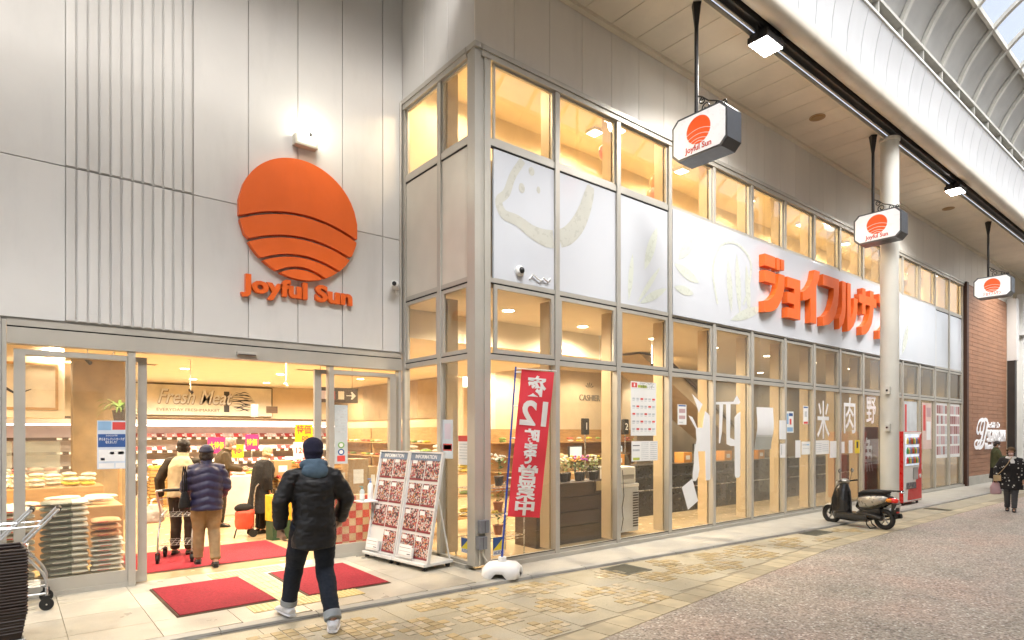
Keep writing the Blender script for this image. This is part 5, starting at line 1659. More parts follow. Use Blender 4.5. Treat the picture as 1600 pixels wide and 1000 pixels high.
# woman coming along the street
dotm = None
def dotted():
    m, nt, b_ = newmat('black_dotted_cloth')
    v = wpos(nt, (1, 1, 1), True)
    vo = node(nt, 'TexVoronoi'); vo.inputs['Scale'].default_value = 13; vo.inputs['Randomness'].default_value = .6; nt.links.new(v, vo.inputs['Vector'])
    c = ramp(nt, vo.outputs['Distance'], [(.20, (.62, .60, .55)), (.26, (.012, .011, .012))])
    nt.links.new(c, b_.inputs['Base Color']); b_.inputs['Roughness'].default_value = .85
    return m
pw_ = person('woman in dotted black coat, brown hat and mask walking towards the camera', (18.07, 3.81, Z1), R(100), 1.47,
       dict(kneeL=(-.08, .10, .49), ankL=(-.07, .14, .09), kneeR=(.08, .04, .49), ankR=(.08, -.12, .085), elL=(-.27, -.04, 1.12), haL=(-.27, .04, .86), elR=(.29, -.02, 1.13), haR=(.31, .08, .88), nod=.05),
       dict(top=dotted(), trousers=c_grey, shoes=s_black, hem=.60, flare=1.15, bulk=1.32, arm=1.22, hair=h_dark, hair_len=.03, mask=m_maskp, hat=(cloth('brown_knit', (.10, .055, .02)), 'knit'), fat=1.1))
sc_ = MB(); sc_.torus((0, .012, 1.245), .075, .032, 'z', 18, 8); sc_.tube([(-.02, .09, 1.22), (-.04, .15, 1.12)], [(.05, .025), (.045, .02)], 10)
obj('scarf', remesh(sc_, .012, 2, 'scarf', m_maskw, folds(.006, (20, 20, 20))), None, pw_)
# passer-by at the wall looking down at a phone
pg = person('person in moss green coat and black skirt looking at a phone by the terracotta bay', (24.2, 5.48, Z1), R(-150), 1.55,
       dict(elL=(-.23, .08, 1.12), haL=(-.10, .30, 1.16), elR=(.23, .08, 1.12), haR=(.10, .30, 1.16), nod=.35, bow=.02),
       dict(top=c_green, trousers=c_coat, shoes=s_black, skirt=.42, hem=.80, bulk=1.1, hair=h_dark, mask=m_maskw, collar=c_green), vox=.014)
b = MB(); b.cbox(-.04, .04, .30, .312, 1.08, 1.22, .004); 
ph = thing('phone', 'small phone held by the person in the moss green coat', 'phone', (24.2, 5.48, Z1), R(-150)); obj('case', b, m_black, ph)
# staff and shoppers seen through the front windows
person('cashier in tan uniform and brown cap behind the flower display', (9.1, 9.7, 0.0), R(-70), 1.60, dict(elL=(-.25, .1, 1.12), haL=(-.18, .28, 1.0), elR=(.25, .1, 1.12), haR=(.18, .28, 1.0), nod=.2),
       dict(top=c_tan, trousers=c_darkbrown, shoes=s_black, hair=h_dark, hat=(cloth('brown_cap', (.18, .07, .035)), 'knit'), mask=m_maskw), vox=.016)
person('shopper in olive coat bending beside the white freezer', (10.6, 9.0, 0.0), R(60), 1.62, dict(lean=.35, elL=(-.25, .15, 1.12), haL=(-.2, .36, 1.0), elR=(.25, .15, 1.12), haR=(.2, .36, 1.0), nod=.3),
       dict(top=c_brown, trousers=c_darkbrown, shoes=s_black, hair=h_dark, bulk=1.15), vox=.016)
person('shopper in charcoal coat behind the dark packing counter', (12.6, 9.6, 0.0), R(150), 1.66, dict(elL=(-.25, .1, 1.12), haL=(-.18, .28, 1.0), elR=(.25, .1, 1.12), haR=(.18, .28, 1.0)),
       dict(top=c_grey, trousers=c_darkbrown, shoes=s_black, hair=h_dark, bulk=1.2, mask=m_maskw), vox=.016)

# bags and carts that people hold
def soft_bag(name, label, loc, rz, dims, m, handle_m, H=0.25, strap=None):
    t = thing(name, label, 'bag', loc, rz)
    b = MB(); w, d, h = dims
    b.tube([(0, 0, 0), (0, 0, h * .1), (0, 0, h * .6), (0, 0, h)], [(w * .8, d * .8), (w, d), (w * .95, d * .85), (w * .6, d * .3)], 16)
    obj('bag_body', remesh(b, .012, 2, 'bag_body', m, folds(.008, (12, 12, 9))), None, t)
    for sy in (-1, 1):
        b = MB(); b.tube([(-w * .4, sy * .012, h * .95), (-w * .3, sy * .012, h + H * .7), (0, sy * .012, h + H), (w * .3, sy * .012, h + H * .7), (w * .4, sy * .012, h * .95)], .008, 6)
        obj('handle', b, handle_m, t, smooth=True)
soft_bag('shopping_bag', 'pale pink shopping bag carried by the woman in the dotted coat', (17.95, 4.07, 0.36), R(95), (.11, .07, .27), mat('pale_pink_bag', (.50, .33, .36), .7, obj=True), mat('pale_pink_bag', (.50, .33, .36)), .13)
soft_bag('shoulder_bag', 'black shoulder bag hanging at the hip of the navy jacket', (1.80, 9.03, 0.80), R(60), (.13, .06, .22), c_coat, c_coat, .33)
soft_bag('plastic_bag', 'white plastic carrier bag held beside the cart', (1.62, 10.05, 0.52), R(20), (.14, .09, .26), mat('white_film_bag', (.70, .64, .52), .5, obj=True), m_white, .08)
b = MB(); b.tube([(-.02, .13, 1.27), (.06, .17, 1.10), (.17, .17, .93), (.24, .12, .85)], .008, 6)
t = thing('crossbody_bag', 'small tan bag on a strap across the dotted coat', 'bag', (18.07, 3.81, Z1), R(100)); obj('strap', b, c_tan, t, smooth=True)
b = MB(); b.cbox(.17, .32, .11, .17, .70, .84, .015); obj('bag_body', b, c_tan, t)
# red shopping trolley
t = thing('shopping_trolley', 'coral red wheeled shopping trolley with black flap beside the long black coat', 'trolley', (3.17, 11.2, 0.0), R(-5))
b = MB(); b.tube([(0, 0, .14), (0, 0, .2), (0, 0, .42), (0, 0, .47)], [(.13, .10), (.155, .115), (.16, .12), (.13, .09)], 16); obj('bag_body', remesh(b, .012, 2, 'bag_body', mat('coral_nylon', (.62, .09, .05), .6, obj=True), folds(.008, (12, 12, 9))), None, t)
b = MB(); b.ell((-.02, 0, .50), (.15, .11, .08), 14, 8); obj('flap', b, c_coat, t, smooth=True)
b = MB(); b.tube([(.16, .06, .12), (.17, .06, .70), (.20, .06, .85), (.24, .05, .90)], .011, 8); obj('handle', b, m_steel, t, smooth=True)
b = MB(); b.tube([(-.14, -.06, .16), (-.18, -.06, .0)], .012, 6); obj('rest_leg', b, m_black, t)
for sy in (-.1, .1):
    b = MB(); b.cyl((.12, sy - .015, .065), (.12, sy + .015, .065), .065, n=18); obj('wheel', b, m_rubber, t, smooth=40)
# ------------------------------------------------------------------ window posters and film letters
m_film = mat('white_window_film', (0.80, 0.80, 0.80), 0.5, var=0.03)
m_ink = mat('printed_ink', (0.05, 0.05, 0.06), 0.6)
m_inkred = mat('printed_red', (0.62, 0.07, 0.06), 0.6)
m_inkblue = mat('printed_blue', (0.03, 0.09, 0.28), 0.6)
m_pale = mat('pale_grey_print', (0.50, 0.52, 0.53), 0.6, var=0.2, vs=30)
def wposter(name, label, x0, x1, z0, z1, y=6.582, m=m_paper, marks=None, axis='x', cat='poster', tilt=0.0, curl=0.0):
    """thin sheet fixed to the glass; marks = [(u0,u1,v0,v1,material)] printed blocks, v from the top"""
    if axis == 'x': t = thing(name, label, cat, ((x0 + x1) / 2, y, z0))
    else: t = thing(name, label, cat, (y, (x0 + x1) / 2, z0))
    w, h = abs(x1 - x0), z1 - z0
    Mx = Matrix.Rotation(tilt, 4, 'Y')
    def pt(u, v, d):
        q = Vector(((u - .5) * w, -d - curl * math.sin(v * 5.0) * .5 * abs(v), h * (1 - v)))
        q = Mx @ (q - Vector((0, 0, h / 2))) + Vector((0, 0, h / 2))
        return q if axis == 'x' else Vector((-d, -(u - .5) * w, h * (1 - v)))
    b = MB()
    N = 8 if curl else 1
    for i in range(N):
        v0, v1 = i / N, (i + 1) / N
        b.quad(pt(0, v0, .001), pt(0, v1, .001), pt(1, v1, .001), pt(1, v0, .001)); b.quad(pt(0, v0, 0), pt(1, v0, 0), pt(1, v1, 0), pt(0, v1, 0))
    obj('sheet', b, m, t, smooth=bool(curl))
    for (u0, u1, v0, v1, mm) in (marks or []):
        b = MB(); b.quad(pt(u0, v0, .0016), pt(u0, v1, .0016), pt(u1, v1, .0016), pt(u1, v0, .0016)); obj('print', b, mm, t)
    return t
def ptext(t, body, x, z, size, m, y=-.0024, fit=None, axis='x', bold=.0, line=1.0):
    ax = (1, 0, 0) if axis == 'x' else (0, -1, 0)
    o = (x, y, z) if axis == 'x' else (y, -x, z)
    text('lettering', body, t, m, o, ax, (0, 0, 1), size, .0008, world=False, fit=fit, bold=bold, line=line)
cal = [(0.03, 0.24, .02, .11, m_inkred), (.27, .62, .06, .11, mat('lime_print', (.45, .52, .08), .6)), (.04, .96, .125, .13, m_pale)]
for r_ in range(5):
    for c_ in range(6):
        cal.append((.06 + c_ * .155, .17 + c_ * .155, .30 + r_ * .14, .335 + r_ * .14, m_inkred if (r_ + c_) % 3 == 2 else m_pale))
        cal.append((.06 + c_ * .155, .15 + c_ * .155, .35 + r_ * .14, .36 + r_ * .14, m_pale))
t = wposter('calendar_poster', 'tall calendar poster with red dates on the third window', 7.86, 8.52, 1.75, 2.64, marks=cal)
ptext(t, '1', -.24, .83, .07, m_white, fit=.03); ptext(t, '\u30b8\u30e7\u30a4\u30d5\u30eb\u30b5\u30f3', .08, .865, .05, m_ink, fit=.36); ptext(t, '\u304a\u5f97\u30ab\u30ec\u30f3\u30c0\u30fc', .1, .81, .06, m_ink, fit=.36)
wposter('timetable_sheet', 'white timetable sheet under the calendar poster', 7.88, 8.56, 1.33, 1.66, marks=[(.04, .3, .2, .24, m_ink), (.04, .3, .4, .5, m_pale), (.05, .3, .82, .95, mat('lime_print', (.45, .52, .08)))] + [(.36, .64, .08 + .1 * i, .11 + .1 * i, m_pale) for i in range(9)] + [(.70, .97, .08 + .1 * i, .11 + .1 * i, m_pale) for i in range(9)])
wposter('round_notice', 'small notice with dark top edge on the fourth window', 9.12, 9.38, 1.94, 2.30, marks=[(.1, .9, .03, .10, m_inkblue), (.15, .85, .22, .42, mat('rose_print', (.5, .33, .33))), (.15, .85, .55, .72, mat('rose_print', (.5, .33, .33))), (.15, .6, .86, .90, m_pale)])
wposter('blank_sheet', 'large blank white sheet curling off the sixth window', 11.76, 12.42, 1.45, 2.32, m=m_film, curl=.10)
wposter('white_card', 'white card above a smaller one beside the large blank sheet', 12.52, 12.80, 1.66, 2.06, y=6.50, m=m_film)
wposter('white_slip', 'white slip under the white card beside the large blank sheet', 12.55, 12.78, 1.27, 1.57, y=6.50, m=m_film, marks=[(.2, .35, .1, .8, m_pale)])
wposter('blue_poster', 'blue and white poster with a red figure on the seventh window', 12.98, 13.30, 1.80, 2.26, marks=[(.35, .9, .08, .22, m_inkblue), (.06, .3, .1, .6, mat('sky_print', (.25, .42, .62))), (.45, .7, .35, .62, m_inkred), (.1, .9, .75, .95, mat('sky_print', (.25, .42, .62)))])
wposter('red_edged_poster', 'pale poster with a red lower edge on the seventh window', 13.74, 13.98, 1.99, 2.40, marks=[(.1, .9, .05, .12, m_inkblue), (.1, .9, .86, .98, m_inkred), (.3, .7, .3, .6, m_pale)])
wposter('white_strip', 'narrow white strip beside the route map sheet', 13.38, 13.62, 1.25, 1.63, m=m_film)
wposter('route_map_sheet', 'pale printed map sheet at counter height on the seventh window', 13.66, 14.07, 1.31, 1.60, marks=[(.1, .6, .2, .3, m_pale), (.2, .9, .5, .55, m_pale), (.6, .9, .2, .3, mat('sky_print', (.25, .42, .62)))])
wposter('plan_sheet', 'wide pale sheet of small print on the eighth window', 14.25, 15.02, 1.30, 1.62, marks=[(.05, .5, .2 + .15 * i, .24 + .15 * i, m_pale) for i in range(5)] + [(.55, .95, .3 + .15 * i, .34 + .15 * i, m_pale) for i in range(4)])
wposter('folded_sheet', 'folded white sheet next to the wide small-print sheet', 15.06, 15.42, 1.20, 1.60, m=m_film)
wposter('white_note', 'white note left of the yellow slip on the ninth window', 15.64, 15.86, 1.30, 1.58, m=m_film)
wposter('lined_note', 'lined white note next to the yellow slip', 16.10, 16.32, 1.29, 1.61, m=m_film, marks=[(.2, .3, .1, .9, m_pale), (.5, .6, .1, .9, m_pale)])
wposter('yellow_slip', 'yellow slip low on the ninth window', 16.46, 16.74, 1.28, 1.61, m=mat('yellow_paper', (.72, .58, .05), .6), marks=[(.3, .7, .1, .6, m_ink)])
wposter('tilted_sheet', 'tilted grey white sheet low on the fourth window', 9.32, 9.66, .47, .92, m=m_film, tilt=R(-24))
for i, (x0, x1) in enumerate([(22.42, 23.45), (23.68, 24.72)]):
    ms = []
    rr = random.Random(i)
    for a in range(5):
        for c_ in range(5):
            ms.append((.04 + c_ * .19, .21 + c_ * .19, .05 + a * .185, .20 + a * .185, [mat('rose_print', (.5, .33, .33)), mat('rose_print', (.5, .33, .33)), m_pale, mat('dark_red_print', (.32, .14, .13))][rr.randrange(4)]))
    wposter('sale_poster', 'pink and red sale poster on the %s glass bay' % ('last' if i else 'last but one'), x0, x1, 1.0, 2.75, marks=ms)
wposter('pink_tall_poster', 'tall pink poster beyond the vending machine', 21.2, 22.0, 1.3, 2.7, marks=[(.1, .35, .05, .6, m_inkred), (.45, .9, .1, .3, mat('rose_print', (.5, .33, .33))), (.45, .9, .4, .8, m_film)], m=mat('pale_pink_paper', (.66, .5, .45)))
wposter('grey_screen_sheet', 'pale grey sheet behind the top of the vending machine', 19.75, 20.75, .9, 2.7, m=mat('pale_grey_sheet', (.55, .58, .6)), marks=[(.05, .2, .05, .5, m_inkred)])
# posters by the entrance
t = wposter('credit_card_poster', 'blue and white card payment poster on the left side light', .79, 1.075, 1.38, 1.94, y=8.484, m=mat('pale_blue_paper', (.55, .62, .70)), marks=[(.03, .48, .02, .20, mat('sky_print', (.25, .42, .62))), (.52, .97, .03, .19, m_inkred), (.03, .97, .28, .55, m_inkblue), (.05, .95, .60, .84, m_paper), (.05, .58, .88, .98, m_paper), (.63, .95, .88, .98, m_paper), (.12, .26, .77, .82, m_inkblue), (.44, .58, .645, .70, m_inkred), (.72, .92, .64, .70, m_ink)])
ptext(t, '\u4f7f\u3048\u308b\u30af\u30ec\u30b8\u30c3\u30c8\u30ab\u30fc\u30c9\u304c\n\u5897\u3048\u307e\u3057\u305f\uff01', 0, .325, .035, m_white, fit=.25, bold=.0006)
ptext(t, '2022\u5e74', 0, .385, .022, m_white, fit=.12)
t = wposter('door_notice_column', 'tall pale notice strip with round stickers on the right side light', 3.63, 3.83, 1.35, 2.20, y=8.484, m=mat('grey_blue_paper', (.50, .55, .56)), marks=[(.2, .8, .86, .96, m_inkred)] + [(.1, .9, .05 + .05 * i, .065 + .05 * i, m_pale) for i in range(9)])
for zz, mm in ((.27, mat('green_sticker', (.2, .4, .12))), (.17, m_inkblue)):
    b = MB(); b.add([(.0 + .05 * math.cos(k * PI / 10), -.003, zz + .045 * math.sin(k * PI / 10)) for k in range(20)], [tuple(range(20))]); s = obj('round_sticker', b, mm, t)
    b = MB(); b.add([(.0 + .03 * math.cos(k * PI / 10), -.0036, zz + .028 * math.sin(k * PI / 10)) for k in range(20)], [tuple(range(20))]); obj('disc', b, m_paper, s)
t = wposter('pale_blue_poster', 'pale blue poster with a red lettered box on the return glazing', 7.10, 7.36, 1.44, 1.98, y=4.742, axis='y', m=mat('pale_blue_paper', (.55, .62, .70)), marks=[(.05, .9, .62, .80, m_inkred), (.1, .85, .65, .77, m_paper), (.2, .8, .1, .5, mat('lilac_print', (.6, .55, .66)))])
wposter('notice_sheet', 'white notice with a red heading on the return glazing', 6.74, 6.97, 1.37, 1.76, y=4.742, axis='y', marks=[(.0, 1, .0, .2, m_inkred)] + [(.1, .9, .28 + .1 * i, .31 + .1 * i, m_pale) for i in range(6)])
wposter('flag_side_notice', 'white notice half hidden behind the red banner', 5.50, 5.72, 1.32, 1.92, marks=[(.1, .9, .02, .12, m_ink), (.1, .9, .85, .92, m_inkred)] + [(.15, .85, .2 + .1 * i, .23 + .1 * i, m_pale) for i in range(6)])
for lab, kw in (('blue and yellow security sticker low on the first front window', dict(x0=4.985 + .05, x1=5.20 + .03, z0=.15, z1=.39, y=6.582, axis='x')), ('blue and yellow security sticker low on the return glazing', dict(x0=6.72, x1=6.90, z0=.19, z1=.39, y=4.742, axis='y'))):
    t = wposter('security_sticker', lab, kw['x0'], kw['x1'], kw['z0'], kw['z1'], y=kw['y'], axis=kw['axis'], cat='sticker', m=mat('sticker_yellow', (.75, .62, .04), .5))
    w = kw['x1'] - kw['x0']; h = kw['z1'] - kw['z0']
    b = MB(); z1_ = h; z0_ = h * .28
    if kw['axis'] == 'x': b.add([(-w / 2, -.002, z0_), (-w / 2, -.002, z1_), (w / 2, -.002, z1_)], [(0, 1, 2)])
    else: b.add([(-.002, w / 2, z0_), (-.002, w / 2, z1_), (-.002, -w / 2, z1_)], [(0, 1, 2)])
    obj('blue_corner', b, m_inkblue, t)
    b = MB()
    if kw['axis'] == 'x': b.quad((-w / 2, -.0021, 0), (w / 2, -.0021, 0), (w / 2, -.0021, z0_), (-w / 2, -.0021, z0_))
    else: b.quad((-.0021, w / 2, 0), (-.0021, -w / 2, 0), (-.0021, -w / 2, z0_), (-.0021, w / 2, z0_))
    obj('white_band', b, m_paper, t)
    ptext(t, 'ALSOK', 0, z0_ / 2, .06, m_inkblue, y=-.0032, fit=w * .85, axis=kw['axis'], bold=.001)
def film(name, label, polys, y=6.578):
    xs = [p[0] for q in polys for p in q]; zs = [p[1] for q in polys for p in q]
    t = thing(name, label, 'window lettering', (sum(xs) / len(xs), y, min(zs)))
    for q in polys:
        b = MB(); b.prism(q, (0, y, 0), (1, 0, 0), (0, 0, 1), (0, -1, 0), .002); obj('film_piece', b, m_film, t, world=True)
film('peeling_film_letter', 'torn white film letter with long legs on the fourth window',
     [[(9.43, 2.11), (9.55, 2.08), (9.62, 2.0), (9.70, 1.89), (9.86, 1.89), (9.90, 2.05), (9.95, 2.20), (10.10, 2.12), (10.12, 1.6), (10.12, .95), (10.09, .92), (9.97, .92), (9.95, 1.46), (9.73, 1.46), (9.75, 1.30), (9.77, 1.13), (9.73, 1.0), (9.66, .925), (9.56, .93), (9.56, 1.05), (9.60, 1.25), (9.61, 1.45), (9.68, 1.66), (9.66, 1.87)], [(9.54, 2.50), (9.87, 2.32), (9.75, 2.16), (9.68, 2.30)]])
film('peeling_film_letter', 'torn white film letter like an H with a small roof on the fifth window',
     [[(10.30, 2.375), (10.90, 2.40), (11.02, 2.53), (11.15, 2.40), (11.10, 2.355), (10.80, 2.35), (10.78, 1.70), (10.94, 1.66), (10.94, 2.10), (11.04, 2.17), (11.15, 2.21), (11.14, .96), (11.10, .92), (10.99, .92), (10.95, .96), (10.94, 1.54), (10.80, 1.54), (10.66, 1.58), (10.64, 2.34), (10.54, 2.34), (10.50, 1.80), (10.44, 1.60), (10.40, 1.60), (10.42, 2.33), (10.30, 2.33)]])
def kan(label, ch, x, z, size, m=m_film, fit=None, bold=.008):
    t = thing('window_character', label, 'window lettering', (x, 6.58, z - size / 2))
    text('character', ch, t, m, (x, 6.579, z), (1, 0, 0), (0, 0, 1), size, .002, fit=fit, bold=bold)
kan('white brush character above the small-print sheet on the eighth window', '\u7c73', 14.72, 2.02, .95, fit=.62)
kan('white brush character for meat on the ninth window', '\u8089', 16.15, 2.15, .95, fit=.66)
kan('white branching character high on the tenth window', '\u91ce', 17.45, 2.35, .80, fit=.6)
t = thing('fish_panel', 'brown panel with a white fish character on the tenth window', 'panel', (17.3, 6.60, .35))
b = MB(); b.box(16.86, 17.95, 6.600, 6.604, .30, 1.95); obj('panel', b, mat('rust_brown_film', (.16, .045, .02), .5), t, world=True)
text('character', '\u9b5a', t, m_film, (17.3, 6.597, 1.15), (1, 0, 0), (0, 0, 1), .95, .002, fit=.66, bold=.012)
# ------------------------------------------------------------------ shop fittings
# meat case along the back wall with its sign
mc = thing('meat_display_case', 'long open refrigerated meat case along the back wall', 'display case', (4.5, 20.3, 0))
m_case = mat('case_white', (.62, .55, .52), .4)
b = MB(); b.box(-.5, 8.9, 19.9, 20.95, 0, .50); b.box(-.5, 8.9, 20.75, 20.95, .501, 2.02); obj('body', b, m_case, mc, world=True)
b = MB(); b.box(-.5, 8.9, 19.88, 19.899, .06, .46); obj('kick_panel', b, m_brownwood, mc, world=True)
b = MB(); b.box(-.5, 8.9, 20.0, 20.95, 2.03, 2.17); obj('canopy', b, m_case, mc, world=True)
b = MB(); b.box(-.5, 8.9, 20.0, 20.5, 2.17, 2.24); obj('top_trim', b, m_brownwood, mc, world=True)
b = MB(); b.box(-.5, 8.9, 20.02, 20.08, 1.99, 2.028); obj('light_strip', b, emis_mat('pink_case_light', (1, .72, .70), 3.5), mc, world=True)
for k, z in enumerate((.86, 1.24, 1.62)):
    b = MB(); b.box(-.5, 8.9, 20.25 + .06 * k, 20.749, z, z + .03); obj('shelf', b, m_case, mc, world=True)
    b = MB(); b.box(-.5, 8.9, 20.235 + .06 * k, 20.249 + .06 * k, z - .03, z + .05); pr_ = obj('price_rail', b, m_brownwood, mc, world=True)
    for q_ in range(30):
        b = MB(); b.box(1.0 + q_ * .26, 1.12 + q_ * .26, 20.231 + .06 * k, 20.2345 + .06 * k, z - .02, z + .04); obj('price_tag', b, m_paper, pr_, world=True)
packs = []
for k, (col, name) in enumerate([((.50, .07, .07), 'red'), ((.62, .30, .26), 'pink'), ((.70, .62, .55), 'pale'), ((.30, .10, .08), 'dark')]):
    pm = mat('meat_' + name, col, .35, var=.35, vs=30, pvar=.2)
    root = thing('meat_pack', 'tray of packed meat on the refrigerated shelves', 'meat pack', (0, 0, -50), group='meat packs in the case')
    b = MB(); b.add([(-.10, -.07, 0), (.10, -.07, 0), (.10, .07, 0), (-.10, .07, 0), (-.12, -.085, .035), (.12, -.085, .035), (.12, .085, .035), (-.12, .085, .035)], [(0, 3, 2, 1), (4, 5, 6, 7), (0, 1, 5, 4), (1, 2, 6, 5), (2, 3, 7, 6), (3, 0, 4, 7)])
    obj('tray', b, m_white, root)
    b = MB(); b.cbox(-.10, .10, -.065, .065, .036, .055, .008); obj('meat', b, pm, root)
    b = MB(); b.box(.03, .09, -.05, .02, .0555, .057); obj('label_sticker', b, m_paper, root)
    packs.append(root)
rr = random.Random(5)
used = set()
def place(protos, k, loc, rz=0.0):
    if k not in used_map.setdefault(id(protos), set()):
        used_map[id(protos)].add(k); o = protos[k]; o.location = loc; o.rotation_euler = (0, 0, rz); return o
    return dup(protos[k], loc, rz)
used_map = {}
for k, (z, y) in enumerate(((.50, 20.08), (.50, 20.42), (.89, 20.40), (1.27, 20.46), (1.65, 20.52))):
    x = 1.6
    while x < 8.8:
        if rr.random() < .94:
            o_ = place(packs, rr.randrange(4), (x, y, z + .03), 0)
            o_.rotation_euler = (R(rr.uniform(32, 48)), 0, rr.uniform(-.06, .06)); o_.scale = (1.05, 1.25, 1.25)
        x += .265
ms = thing('meat_sign', 'long framed sign with script lettering over the meat case', 'sign', (5.0, 20.95, 2.34))
b = MB(); b.box(1.6, 6.78, 20.94, 20.998, 2.335, 3.25); obj('panel', b, mat('cream_sign', (.80, .74, .60), .6), ms, world=True)
b = MB()
for a in ((1.58, 6.80, 3.25, 3.275), (1.58, 6.80, 2.31, 2.335)): b.box(a[0], a[1], 20.92, 20.99, a[2], a[3])
b.box(6.78, 6.80, 20.92, 20.99, 2.336, 3.249); b.box(1.58, 1.60, 20.92, 20.99, 2.336, 3.249)
obj('frame', b, m_brownwood, ms, world=True)
text('script_lettering', 'Fresh Meat', ms, m_white, (4.45, 20.91, 2.88), (1, 0, 0), (0, 0, 1), .62, .05, fit=2.1, shear=.35, bold=.004)
text('script_shadow', 'Fresh Meat', ms, mat('script_shadow', (.35, .27, .18)), (4.47, 20.935, 2.86), (1, 0, 0), (0, 0, 1), .62, .008, fit=2.12, shear=.35, bold=.012)
text('small_lettering', 'EVERYDAY FRESHMARKET', ms, mat('grey_print', (.25, .22, .18)), (4.3, 20.935, 2.49), (1, 0, 0), (0, 0, 1), .13, .008, fit=1.75)
b = MB(); b.box(5.30, 5.46, 20.934, 20.938, 2.45, 3.1); obj('engraving_block', b, m_ink, ms, world=True)
b = MB()
for i in range(15):
    z_ = 2.50 + i * .042; w_ = .42 - abs(i - 7) * .03
    q_ = ribbon([(5.85 - w_, z_), (5.85 - w_ * .3, z_ + .05 * math.sin(i * 1.3)), (5.85 + w_ * .3, z_ + .04 * math.cos(i * 1.7)), (5.85 + w_, z_ - .03)], [.004, .022, .028, .004], 20.936)
    b.add(q_.v, q_.f)
tag(obj('engraving', b, m_ink, ms, world=True), kind='stuff')
# hanging direction sign
ds = thing('direction_sign', 'dark hanging direction sign with a white arrow inside the shop', 'sign', (5.3, 12.4, 2.43))
b = MB(); b.box(4.90, 5.82, 12.38, 12.42, 2.43, 2.74); obj('board', b, mat('dark_sign_brown', (.05, .03, .02), .5), ds, world=True)
b = MB(); b.prism([(5.56, 2.575), (5.68, 2.575), (5.68, 2.55), (5.66, 2.51), (5.69, 2.50), (5.775, 2.585), (5.69, 2.67), (5.66, 2.66), (5.68, 2.62), (5.68, 2.595), (5.56, 2.595)], (0, 12.378, 0), (1, 0, 0), (0, 0, 1), (0, -1, 0), .003); obj('arrow', b, m_white, ds, world=True)
for x, mm in ((5.0, mat('lilac_print', (.6, .55, .66))), (5.18, m_inkred), (5.38, mat('cream_sign', (.8, .74, .6)))):
    b = MB(); b.box(x, x + .13, 12.375, 12.379, 2.50, 2.67); obj('pictogram', b, mm, ds, world=True)
for x in (5.0, 5.7):
    b = MB(); b.cyl((x, 12.4, 2.74), (x, 12.4, 3.3), .005, n=6); obj('wire', b, m_dark, ds, world=True)
# ceiling vents and pendant spots
for i, (x, y) in enumerate([(3.4, 12.0), (5.6, 14.5), (2.2, 15.5)]):
    t = thing('ceiling_vent', ['slotted ceiling vent just inside the doorway', 'slotted ceiling vent above the produce', 'slotted ceiling vent nearer the meat case'][i], 'vent', (x, y, 3.30))
    b = MB(); b.box(-.35, .35, -.10, .10, -.012, 0); obj('frame', b, m_ceil, t)
    for k in range(4):
        b = MB(); b.box(-.32, .32, -.08 + k * .045, -.055 + k * .045, -.016, -.0125); obj('slot', b, m_brownwood, t)
for i, (x, y, z, z2) in enumerate([(0.95, 11.5, 3.3, 2.85), (1.25, 11.2, 3.3, 2.9), (2.9, 14.0, 3.3, 2.6), (4.5, 13.0, 3.3, 2.75), (6.0, 8.4, 3.76, 3.05), (9.3, 8.6, 3.76, 3.1), (10.6, 8.3, 3.76, 3.2)]):
    t = thing('spot_pendant', 'small white spotlight on a rod from the shop ceiling', 'spotlight', (x, y, z2), group='ceiling rod spotlights')
    b = MB(); b.cyl((0, 0, .08), (0, 0, z - z2 - .012), .010, n=8); obj('rod', b, m_white, t)
    b = MB(); b.cyl((0, 0, z - z2 - .012), (0, 0, z - z2), .05, n=12); obj('canopy', b, m_white, t)
    b = MB(); b.cyl((.04, .03, .02), (-.03, -.03, .08), .03, .02, n=12); obj('head', b, m_white if i % 2 else m_dark, t)
# wooden crates in stacks
crate_m = mat('crate_wood', (.50, .30, .10), .7, var=.2, vs=6, pvar=.15)
def crate(label, loc, rz=0, fill=None, dims=(.24, .17, .24), m=crate_m):
    t = thing('produce_crate', label, 'crate', loc, rz, 'crates of produce in the shop')
    w, d, h = dims
    for sx in (-1, 1):
        for k in range(3):
            b = MB(); b.box(sx * w - .006, sx * w + .006, -d, d, .01 + k * h / 3, h / 3 - .015 + k * h / 3); obj('slat', b, m, t)
    for sy in (-1, 1):
        for k in range(3):
            b = MB(); b.box(-w + .0062, w - .0062, sy * d - .006, sy * d + .006, .01 + k * h / 3, h / 3 - .015 + k * h / 3); obj('slat', b, m, t)
    b = MB(); b.box(-w + .007, w - .007, -d + .007, d - .007, 0, .012); obj('base', b, m, t)
    if fill:
        b = MB(); r2 = random.Random(int(loc[0] * 100 + loc[1] * 37))
        nx_, ny_ = 5, 4
        for i in range(nx_):
            for k in range(ny_):
                r_ = .042; b.ell((-w + .05 + i * (2 * w - .1) / (nx_ - 1), -d + .045 + k * (2 * d - .09) / (ny_ - 1), h + r2.uniform(-.03, .015)), (r_, r_, r_ * .92), 8, 6)
        tag(obj('fruit', b, fill, t, smooth=True), kind='stuff')
    return t
f_or = mat('mandarin_peel', (.75, .28, .03), .45, var=.12, vs=30); f_ye = mat('yellow_peel', (.75, .52, .06), .45, var=.12, vs=30); f_gr = mat('leafy_green', (.16, .28, .05), .6, var=.3, vs=30); f_re = mat('apple_red', (.45, .05, .03), .35, var=.3, vs=20)
for k in range(4):
    crate('wooden crate, number %s from the floor, in the stack inside left of the cream vest' % ['one', 'two', 'three', 'four'][k], (2.86, 17.0, .245 * k), 0, f_ye if k == 3 else None)
lab = ['near the black coat', 'behind the walking man']
cells_ = [(4.05, 11.0), (4.6, 11.0), (5.15, 11.0), (4.05, 11.5), (4.6, 11.5), (5.15, 11.5)]
stand = thing('produce_stand', 'stepped wooden produce stand in the middle of the shop', 'display stand', (4.6, 11.5, 0))
